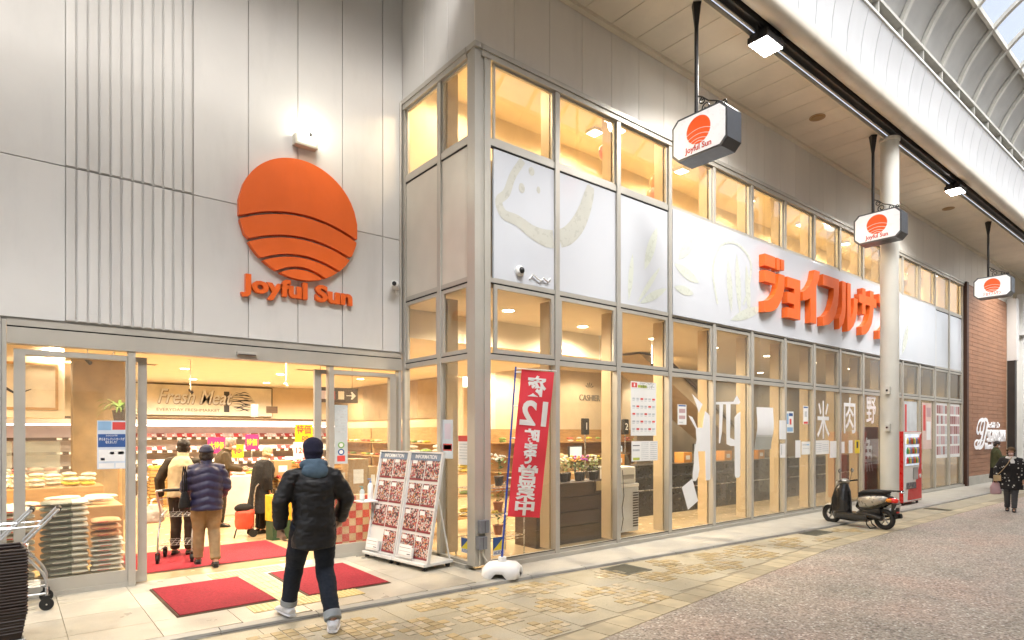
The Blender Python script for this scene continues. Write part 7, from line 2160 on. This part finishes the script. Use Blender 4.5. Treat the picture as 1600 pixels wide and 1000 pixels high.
# ------------------------------------------------------------------ scooter
def scooter():
    t = thing('motor_scooter', 'black scooter with silver side panels parked against the shop front', 'scooter', (12.86, 5.10, Z1), R(90 - 8))
    t.scale = (.90, .92, .92)
    # local: +x forward, y left, z up; wheelbase 1.15
    mblk = mat('scooter_black_paint', (.012, .012, .013), .22, var=.1, coat=.6); msil = mat('scooter_silver', (.42, .40, .36), .3, metal=.6, var=.05)
    chrome = mat('chrome', (.7, .7, .7), .12, metal=1.0)
    for x, nm in ((.575, 'front_wheel'), (-.575, 'rear_wheel')):
        b = MB(); b.torus((x, 0, .215), .165, .05, 'y', 32, 12); w_ = obj(nm, b, m_rubber, t, smooth=True)
        b = MB(); b.torus((x, 0, .215), .122, .012, 'y', 28, 8); b.cyl((x, -.035, .215), (x, .035, .215), .035, n=14)
        for k in range(5):
            a = k * 2 * PI / 5; b.tube([(x + .03 * math.cos(a), 0, .215 + .03 * math.sin(a)), (x + .12 * math.cos(a + .2), 0, .215 + .12 * math.sin(a + .2))], [(.012, .02), (.010, .014)], 6)
        obj('rim', b, msil, w_, smooth=40)
    # front fender (silver) and fork
    b = MB()
    for s_ in (-1, 1): b.tube([(.575, s_ * .075, .215), (.53, s_ * .075, .42), (.47, s_ * .045, .60)], .018, 8)
    obj('fork', b, m_dark, t, smooth=40)
    b = MB(); vs = []
    for i in range(11):
        a = R(20 + i * 14)
        for k in range(5):
            yy = -.075 + k * .0375; rr_ = .235 - .035 * (abs(yy) / .075) ** 2
            vs.append((.575 + rr_ * math.cos(a), yy, .215 + rr_ * math.sin(a)))
    fs = [(i * 5 + k, i * 5 + k + 1, (i + 1) * 5 + k + 1, (i + 1) * 5 + k) for i in range(10) for k in range(4)]
    b.add(vs, fs); b.add([(x, y, z - .006) for x, y, z in vs], [f[::-1] for f in fs]); obj('front_fender', b, msil, t, smooth=60)
    # leg shield
    b = MB()
    b.tube([(.32, 0, .16), (.35, 0, .30), (.35, 0, .55), (.32, 0, .76), (.30, 0, .90)], [(.19, .13), (.225, .155), (.215, .15), (.17, .125), (.09, .07)], 20)
    obj('leg_shield', remesh(b, .010, 3, 'leg_shield', mblk), None, t)
    b = MB(); b.cbox(-.30, .40, -.18, .18, .15, .30, .04); obj('floorboard', b, mblk, t)
    b = MB(); b.tube([(.36, 0, .17), (.1, 0, .16), (-.16, 0, .26), (-.34, 0, .34), (-.52, 0, .38)], [(.15, .06), (.15, .065), (.13, .15), (.12, .15), (.09, .11)], 16); obj('belly_pan', b, m_black, t, smooth=60)
    # rear body with silver side panels
    b = MB(); b.tube([(-.10, 0, .36), (-.14, 0, .44), (-.34, 0, .52), (-.60, 0, .60), (-.76, 0, .64)], [(.09, .15), (.115, .20), (.12, .19), (.095, .12), (.05, .06)], 18); b.tube([(-.08, 0, .66), (-.30, 0, .69), (-.66, 0, .725)], [(.12, .06), (.13, .06), (.09, .04)], 14); obj('rear_body', remesh(b, .012, 3, 'rear_body', mblk), None, t)
    for s_ in (-1, 1):
        b = MB(); b.tube([(-.09, s_ * .115, .52), (-.13, s_ * .125, .53), (-.30, s_ * .135, .56), (-.48, s_ * .13, .60), (-.62, s_ * .11, .64), (-.68, s_ * .09, .66)], [(.02, .06), (.05, .11), (.055, .125), (.05, .10), (.04, .06), (.015, .02)], 18)
        obj('side_panel', b, msil, t, smooth=True)
    b = MB(); b.tube([(-.06, 0, .705), (-.16, 0, .735), (-.40, 0, .765), (-.66, 0, .775)], [(.09, .03), (.15, .055), (.155, .055), (.11, .04)], 18); obj('seat', remesh(b, .010, 3, 'seat', m_rubber), None, t)
    # engine and swing arm
    b = MB(); b.tube([(-.16, .08, .28), (-.36, .10, .28), (-.575, .11, .23)], [(.075, .07), (.085, .06), (.06, .05)], 12); b.cyl((-.30, -.12, .28), (-.30, .06, .28), .09, n=16); obj('engine', b, m_dark, t, smooth=50)
    b = MB(); b.tube([(-.28, -.12, .20), (-.45, -.16, .22), (-.82, -.17, .30)], [.03, .055, .05], 14); mf = obj('muffler', b, m_black, t, smooth=50)
    b = MB(); b.tube([(-.50, -.19, .27), (-.74, -.20, .32)], [(.05, .012), (.045, .012)], 10); obj('heat_shield', b, chrome, mf, smooth=50)
    b = MB()
    vs = []
    for i in range(8):
        a = R(60 + i * 15)
        for k in range(3):
            yy = -.06 + k * .06; vs.append((-.575 + .245 * math.cos(a), yy, .215 + .245 * math.sin(a)))
    b.add(vs, [(i * 3 + k, i * 3 + k + 1, (i + 1) * 3 + k + 1, (i + 1) * 3 + k) for i in range(7) for k in range(2)]); b.cbox(-.84, -.74, -.07, .07, .34, .56, .02); obj('rear_fender', b, m_black, t, smooth=50)
    # lights, plate, rack
    b = MB(); b.tube([(-.70, 0, .62), (-.80, 0, .615), (-.835, 0, .61)], [(.10, .055), (.09, .05), (.05, .035)], 16); obj('tail_light', b, mat('tail_red', (.65, .02, .01), .15, coat=.5, emit=.15), t, smooth=50)
    for s_ in (-1, 1):
        b = MB(); b.ell((-.72, s_ * .12, .62), (.06, .035, .04), 12, 8); obj('turn_signal', b, mat('amber_lens', (.75, .25, .02), .15, coat=.5), t, smooth=True)
    b = MB(); b.add([(-.82, -.085, .44), (-.82, .085, .44), (-.865, .085, .54), (-.865, -.085, .54), (-.815, -.085, .442), (-.815, .085, .442), (-.86, .085, .542), (-.86, -.085, .542)], [(0, 3, 2, 1), (4, 5, 6, 7), (0, 1, 5, 4), (1, 2, 6, 5), (2, 3, 7, 6), (3, 0, 4, 7)]); obj('number_plate', b, m_white, t)
    b = MB(); b.box(-.845, -.82, -.05, .05, .37, .40); obj('reflector', b, m_red, t)
    b = MB()
    for s_ in (-1, 1): b.tube([(-.52, s_ * .10, .76), (-.60, s_ * .11, .80), (-.90, s_ * .09, .815)], .011, 6)
    for k in range(4): b.tube([(-.62 - k * .09, -.105, .803), (-.62 - k * .09, .105, .803)], .008, 6)
    b.tube([(-.90, -.09, .815), (-.93, 0, .815), (-.90, .09, .815)], .012, 6); obj('luggage_rack', b, m_dark, t, smooth=50)
    b = MB(); b.ell((-.93, 0, .79), (.03, .09, .02), 10, 6); obj('rack_grip', b, chrome, t, smooth=True)
    # handlebar head, mirror, levers
    b = MB(); b.tube([(.42, 0, .86), (.36, 0, .92), (.27, 0, .95), (.20, 0, .94)], [(.07, .05), (.12, .07), (.13, .06), (.07, .03)], 16); obj('headset', remesh(b, .010, 3, 'headset', msil), None, t)
    b = MB(); b.ell((.43, 0, .89), (.03, .065, .05), 14, 10); obj('headlight', b, mat('headlight_glass', (.7, .7, .68), .1, coat=.8), t, smooth=True)
    b = MB(); b.tube([(.28, -.13, .94), (.24, -.24, .95), (.19, -.34, .96)], .016, 8); b.tube([(.28, .13, .94), (.24, .24, .95), (.19, .34, .96)], .016, 8); obj('grip', b, m_rubber, t, smooth=50)
    b = MB(); b.tube([(.30, .14, .95), (.29, .30, .96)], .006, 6); b.tube([(.30, -.14, .95), (.29, -.30, .96)], .006, 6); obj('brake_lever', b, chrome, t)
    for s_ in (-1, 1):
        b = MB(); b.tube([(.27, s_ * .18, .95), (.26, s_ * .21, 1.06), (.25, s_ * .22, 1.13)], .006, 6); mr = obj('mirror', b, m_dark, t, smooth=50)
        b = MB(); b.ell((.25, s_ * .23, 1.17), (.015, .055, .05), 14, 8); obj('mirror_head', b, m_black, mr, smooth=True)
        b = MB(); b.ell((.238, s_ * .23, 1.17), (.006, .046, .041), 14, 8); obj('mirror_glass', b, chrome, mr, smooth=True)
    b = MB(); b.tube([(-.22, -.08, .22), (-.26, -.10, .08), (-.34, -.12, .012)], .013, 6); b.tube([(-.22, .08, .22), (-.26, .10, .08), (-.34, .12, .012)], .013, 6); b.tube([(-.34, -.12, .012), (-.34, .12, .012)], .013, 6); obj('centre_stand', b, m_dark, t, smooth=50)
    b = MB(); b.box(.285, .30, -.05, .05, .60, .66); obj('hook', b, chrome, t)
scooter()
# ------------------------------------------------------------------ shopping carts and basket stack by the entrance
m_wire = mat('zinc_wire', (.52, .53, .54), .32, metal=.8, var=.06)
def cart_shell(t, s=1.0):
    """two-tier cart, +x forward (front), handle at -x"""
    for sy in (-1, 1):
        b = MB(); y = sy * .21
        b.tube([(-.34, y, 1.0), (-.20, y, .84), (-.06, y, .68), (-.06, y, .60), (-.22, y, .38), (-.25, y, .30), (-.25, y, .14)], .0135, 8)
        b.tube([(-.25, y, .17), (.22, y, .16), (.26, y, .12)], .0125, 8); b.tube([(-.10, y, .62), (.34, y, .66)], .010, 8)
        obj('side_frame', b, m_wire, t, smooth=50)
    b = MB(); b.tube([(-.34, -.21, 1.0), (-.36, 0, 1.01), (-.34, .21, 1.0)], .015, 8); h_ = obj('handle_bar', b, m_wire, t, smooth=50)
    b = MB(); b.tube([(-.352, -.13, 1.008), (-.362, 0, 1.012), (-.352, .13, 1.008)], .021, 10); obj('grip', b, m_rubber, h_, smooth=50)
    b = MB()
    for z, x0, x1 in ((.62, -.10, .34), (.24, -.20, .26)):
        for k in range(7): b.tube([(x0, -.2 + k * .066, z), (x1, -.2 + k * .066, z + .02)], .0045, 5)
        for k in range(4): b.tube([(x0 + (x1 - x0) * k / 3, -.2, z + .005 * k), (x0 + (x1 - x0) * k / 3, .2, z + .005 * k)], .0045, 5)
    for k in range(6): b.tube([(.34, -.2 + k * .08, .64), (.36, -.2 + k * .08, .84)], .0045, 5)
    b.tube([(.36, -.21, .84), (.36, .21, .84)], .007, 6)
    for sy in (-1, 1): b.tube([(.36, sy * .21, .84), (-.2, sy * .21, .86)], .007, 6)
    tag(obj('wire_basket', b, m_wire, t), kind='stuff')
    for x in (-.25, .26):
        for sy in (-1, 1):
            b = MB(); b.cyl((x, sy * .21 - .016, .062), (x, sy * .21 + .016, .062), .062, n=20); w_ = obj('caster_wheel', b, m_rubber, t, smooth=40)
            b = MB(); b.box(x - .03, x + .03, sy * .21 - .026, sy * .21 - .018, .05, .135); b.box(x - .03, x + .03, sy * .21 + .018, sy * .21 + .026, .05, .135); b.box(x - .03, x + .03, sy * .21 - .026, sy * .21 + .026, .135, .15); obj('fork', b, m_black, w_)
            b = MB(); b.cyl((x, sy * .21 - .0275, .062), (x, sy * .21 + .0275, .062), .008, n=8); obj('hub', b, m_steel, w_)
for i, (x, y, rz, lab) in enumerate([(.06, 8.06, R(178), 'wire shopping cart with black grip nearest the rice sacks'), (-.16, 8.10, R(178), 'second wire shopping cart nested behind the first')]):
    t = thing('shopping_cart', lab, 'shopping cart', (x, y, 0), rz, 'carts parked at the entrance'); cart_shell(t)
t = thing('flyer_card', 'blue and yellow card lying in the front cart', 'card', (.02, 8.05, .27)); b = MB(); b.box(-.10, .10, -.08, .08, 0, .01); obj('card', b, m_inkblue, t); b = MB(); b.box(-.06, .08, -.06, .02, .0105, .012); obj('yellow_mark', b, mat('sticker_yellow', (.75, .62, .04), .5), t)
t = thing('shopping_cart', 'wire shopping cart pushed onto the mat by the navy jacketed woman', 'shopping cart', (1.86, 9.72, .013), R(70), 'carts in use'); cart_shell(t)
dl = thing('basket_dolly', 'chrome dolly under the stacked dark baskets', 'dolly', (-.13, 6.52, 0), R(4))
b = MB()
for a in (((-.22, -.19), (.22, -.19)), ((.22, -.19), (.22, .19)), ((.22, .19), (-.22, .19)), ((-.22, .19), (-.22, -.19))): b.tube([(a[0][0], a[0][1], .13), (a[1][0], a[1][1], .13)], .012, 8)
obj('frame', b, m_wire, dl, smooth=50)
for sx in (-1, 1):
    for sy in (-1, 1):
        b = MB(); b.cyl((sx * .2, sy * .17 - .015, .05), (sx * .2, sy * .17 + .015, .05), .05, n=16); b.box(sx * .2 - .02, sx * .2 + .02, sy * .17 - .022, sy * .17 + .022, .09, .118); obj('caster', b, m_rubber, dl, smooth=40)
m_bask = mat('dark_brown_basket', (.030, .014, .010), .4, var=.2, pvar=.15)
bk_me = MB()
W_, D_ = .235, .20
for (a, c) in ((0, 0),):
    rim = [(-W_, -D_), (W_, -D_), (W_, D_), (-W_, D_)]
    for i in range(4):
        p, q = rim[i], rim[(i + 1) % 4]
        bk_me.tube([(p[0], p[1], .20), (q[0], q[1], .20)], .009, 6)
    for zq in (.15, .10, .05):
        f_ = .03 * (1 - zq / .2)
        rq = [(-W_ + f_, -D_ + f_), (W_ - f_, -D_ + f_), (W_ - f_, D_ - f_), (-W_ + f_, D_ - f_)]
        for i in range(4):
            p, q = rq[i], rq[(i + 1) % 4]
            bk_me.tube([(p[0], p[1], zq), (q[0], q[1], zq)], .007, 5)
    bk_me.add([(-W_ + .03, -D_ + .03, 0), (W_ - .03, -D_ + .03, 0), (W_ - .03, D_ - .03, 0), (-W_ + .03, D_ - .03, 0), (-W_, -D_, .2), (W_, -D_, .2), (W_, D_, .2), (-W_, D_, .2)], [(0, 3, 2, 1), (0, 1, 5, 4), (1, 2, 6, 5), (2, 3, 7, 6), (3, 0, 4, 7)])
bme = bk_me.mesh('shell', m_bask)
hbm = MB(); hbm.tube([(-W_ - .012, -.09, .205), (-W_ - .012, .09, .205)], .007, 6); hbm.tube([(W_ + .012, -.09, .205), (W_ + .012, .09, .205)], .007, 6); hme = hbm.mesh('handle', mat('rust_handle', (.25, .06, .03), .5))
names = ['lowest', 'second', 'third', 'fourth', 'fifth', 'sixth', 'seventh', 'eighth', 'ninth', 'tenth', 'eleventh', 'twelfth', 'thirteenth', 'fourteenth', 'fifteenth', 'sixteenth', 'seventeenth', 'eighteenth', 'nineteenth', 'twentieth', 'twenty-first', 'topmost']
for k in range(22):
    t = thing('shopping_basket', 'dark brown shopping basket, %s in the stack' % names[k], 'basket', (-.13 + rnd.uniform(-.004, .004), 6.52 + rnd.uniform(-.004, .004), .145 + k * .0245), R(4), 'stacked shopping baskets')
    obj('shell', bme, None, t); obj('handle', hme, None, t)
t = thing('pink_flyers', 'pink leaflets lying in the top basket', 'leaflets', (-.13, 6.52, .67), R(20)); b = MB(); b.box(-.12, .10, -.1, .1, 0, .012); obj('leaflet', b, mat('pink_paper', (.70, .42, .44), .7), t); b = MB(); b.box(-.08, .12, -.08, .1, .0125, .016); obj('leaflet', b, m_paper, t)
# ------------------------------------------------------------------ interior lamps
DOWN_W, UP_W, WALL_W = 165, 85, 1.3
def downlight(x, y, z, i):
    t = thing('downlight', 'round recessed ceiling downlight glowing inside the shop', 'downlight', (x, y, z), group='ceiling downlights in the shop')
    b = MB(); b.lathe([(0.10, -0.012), (0.125, -0.004), (0.125, 0.0)], n=16); obj('trim', b, m_white, t)
    b = MB(); b.lathe([(0.09, -0.014), (0.095, -0.0125)], n=16); obj('lens', b, emis_mat('downlight_lens', (1.0, 0.86, 0.62), 14), t)
    l = bpy.data.lights.new('downlight_lamp', 'SPOT'); l.energy = DOWN_W * (1.0 if x < 11.5 else 0.36); l.spot_size = R(165); l.spot_blend = 0.5; l.shadow_soft_size = 0.12; l.color = (1.0, 0.83, 0.60)
    lo = bpy.data.objects.new('downlight_lamp', l); link(lo, t); lo.location = (0, 0, -0.06)
i = 0
for (x, y) in [(0.6, 10), (2.4, 10), (4.2, 10.2), (0.6, 13), (2.6, 13), (4.6, 13), (6.8, 12.2), (1, 16), (3.2, 16), (5.4, 16), (7.6, 16), (2, 19), (4, 19), (6, 19), (8, 19), (-2, 11), (-2, 15)]:
    downlight(x, y, 3.30, i); i += 1
for (x, y) in [(6.2, 7.7), (8.2, 8.0), (10.4, 8.1), (12.6, 8.1), (15, 8.1), (17.5, 8.1), (20, 8.1), (22.5, 8.1), (11, 10.5), (13.5, 10.5), (16, 10.5), (19, 10.5), (22, 10.5), (11, 13), (14, 13), (17, 13), (20.5, 13)]:
    downlight(x, y, 3.76, i); i += 1
for (x, y) in [(5.6, 7.7), (8.2, 7.7), (10.8, 7.7), (13.4, 7.7), (16, 7.7), (18.6, 7.7), (21.2, 7.7), (23.8, 7.7)]:
    t = thing('room_light', 'flat warm ceiling light in the upper room', 'ceiling light', (x, y, 7.25), group='upper room lights')
    b = MB(); b.box(-0.12, 0.12, -0.12, 0.12, -0.05, 0); obj('tray', b, m_white, t)
    b = MB(); b.box(-0.10, 0.10, -0.10, 0.10, -0.056, -0.051); obj('diffuser', b, emis_mat('room_light_diffuser', (1.0, 0.85, 0.6), 8), t)
    l = bpy.data.lights.new('room_lamp', 'SPOT'); l.energy = UP_W; l.spot_size = R(170); l.shadow_soft_size = 0.25; l.color = (1.0, 0.75, 0.43)
    lo = bpy.data.objects.new('room_lamp', l); link(lo, t); lo.location = (0, 0, -0.08)
# wall lamp over the emblem
t = thing('wall_lamp', 'small white wall lamp, lit, above the round orange emblem', 'wall lamp', (3.17, 8.45, 5.72))
b = MB(); b.cbox(-0.16, 0.16, -0.12, 0.0, 0.0, 0.15, 0.012); obj('housing', b, mat('lamp_grey', (0.5, 0.48, 0.42), 0.4), t)
b = MB(); b.box(-0.13, 0.13, -0.123, -0.1205, 0.03, 0.12); obj('front_plate', b, m_white, t)
b = MB(); b.cyl((0.06, -0.10, 0.15), (0.06, -0.14, 0.26), 0.018, n=8); obj('arm', b, m_dark, t)
b = MB(); b.ell((0.06, -0.16, 0.25), (0.085, 0.06, 0.06)); obj('bulb', b, emis_mat('wall_lamp_bulb', (1.0, 0.95, 0.8), 13), t, smooth=True)
l = bpy.data.lights.new('wall_lamp_light', 'POINT'); l.energy = WALL_W; l.shadow_soft_size = 0.05; l.color = (1.0, 0.9, 0.66)
lo = bpy.data.objects.new('wall_lamp_light', l); link(lo, t); lo.location = (0.06, -0.34, 0.22)
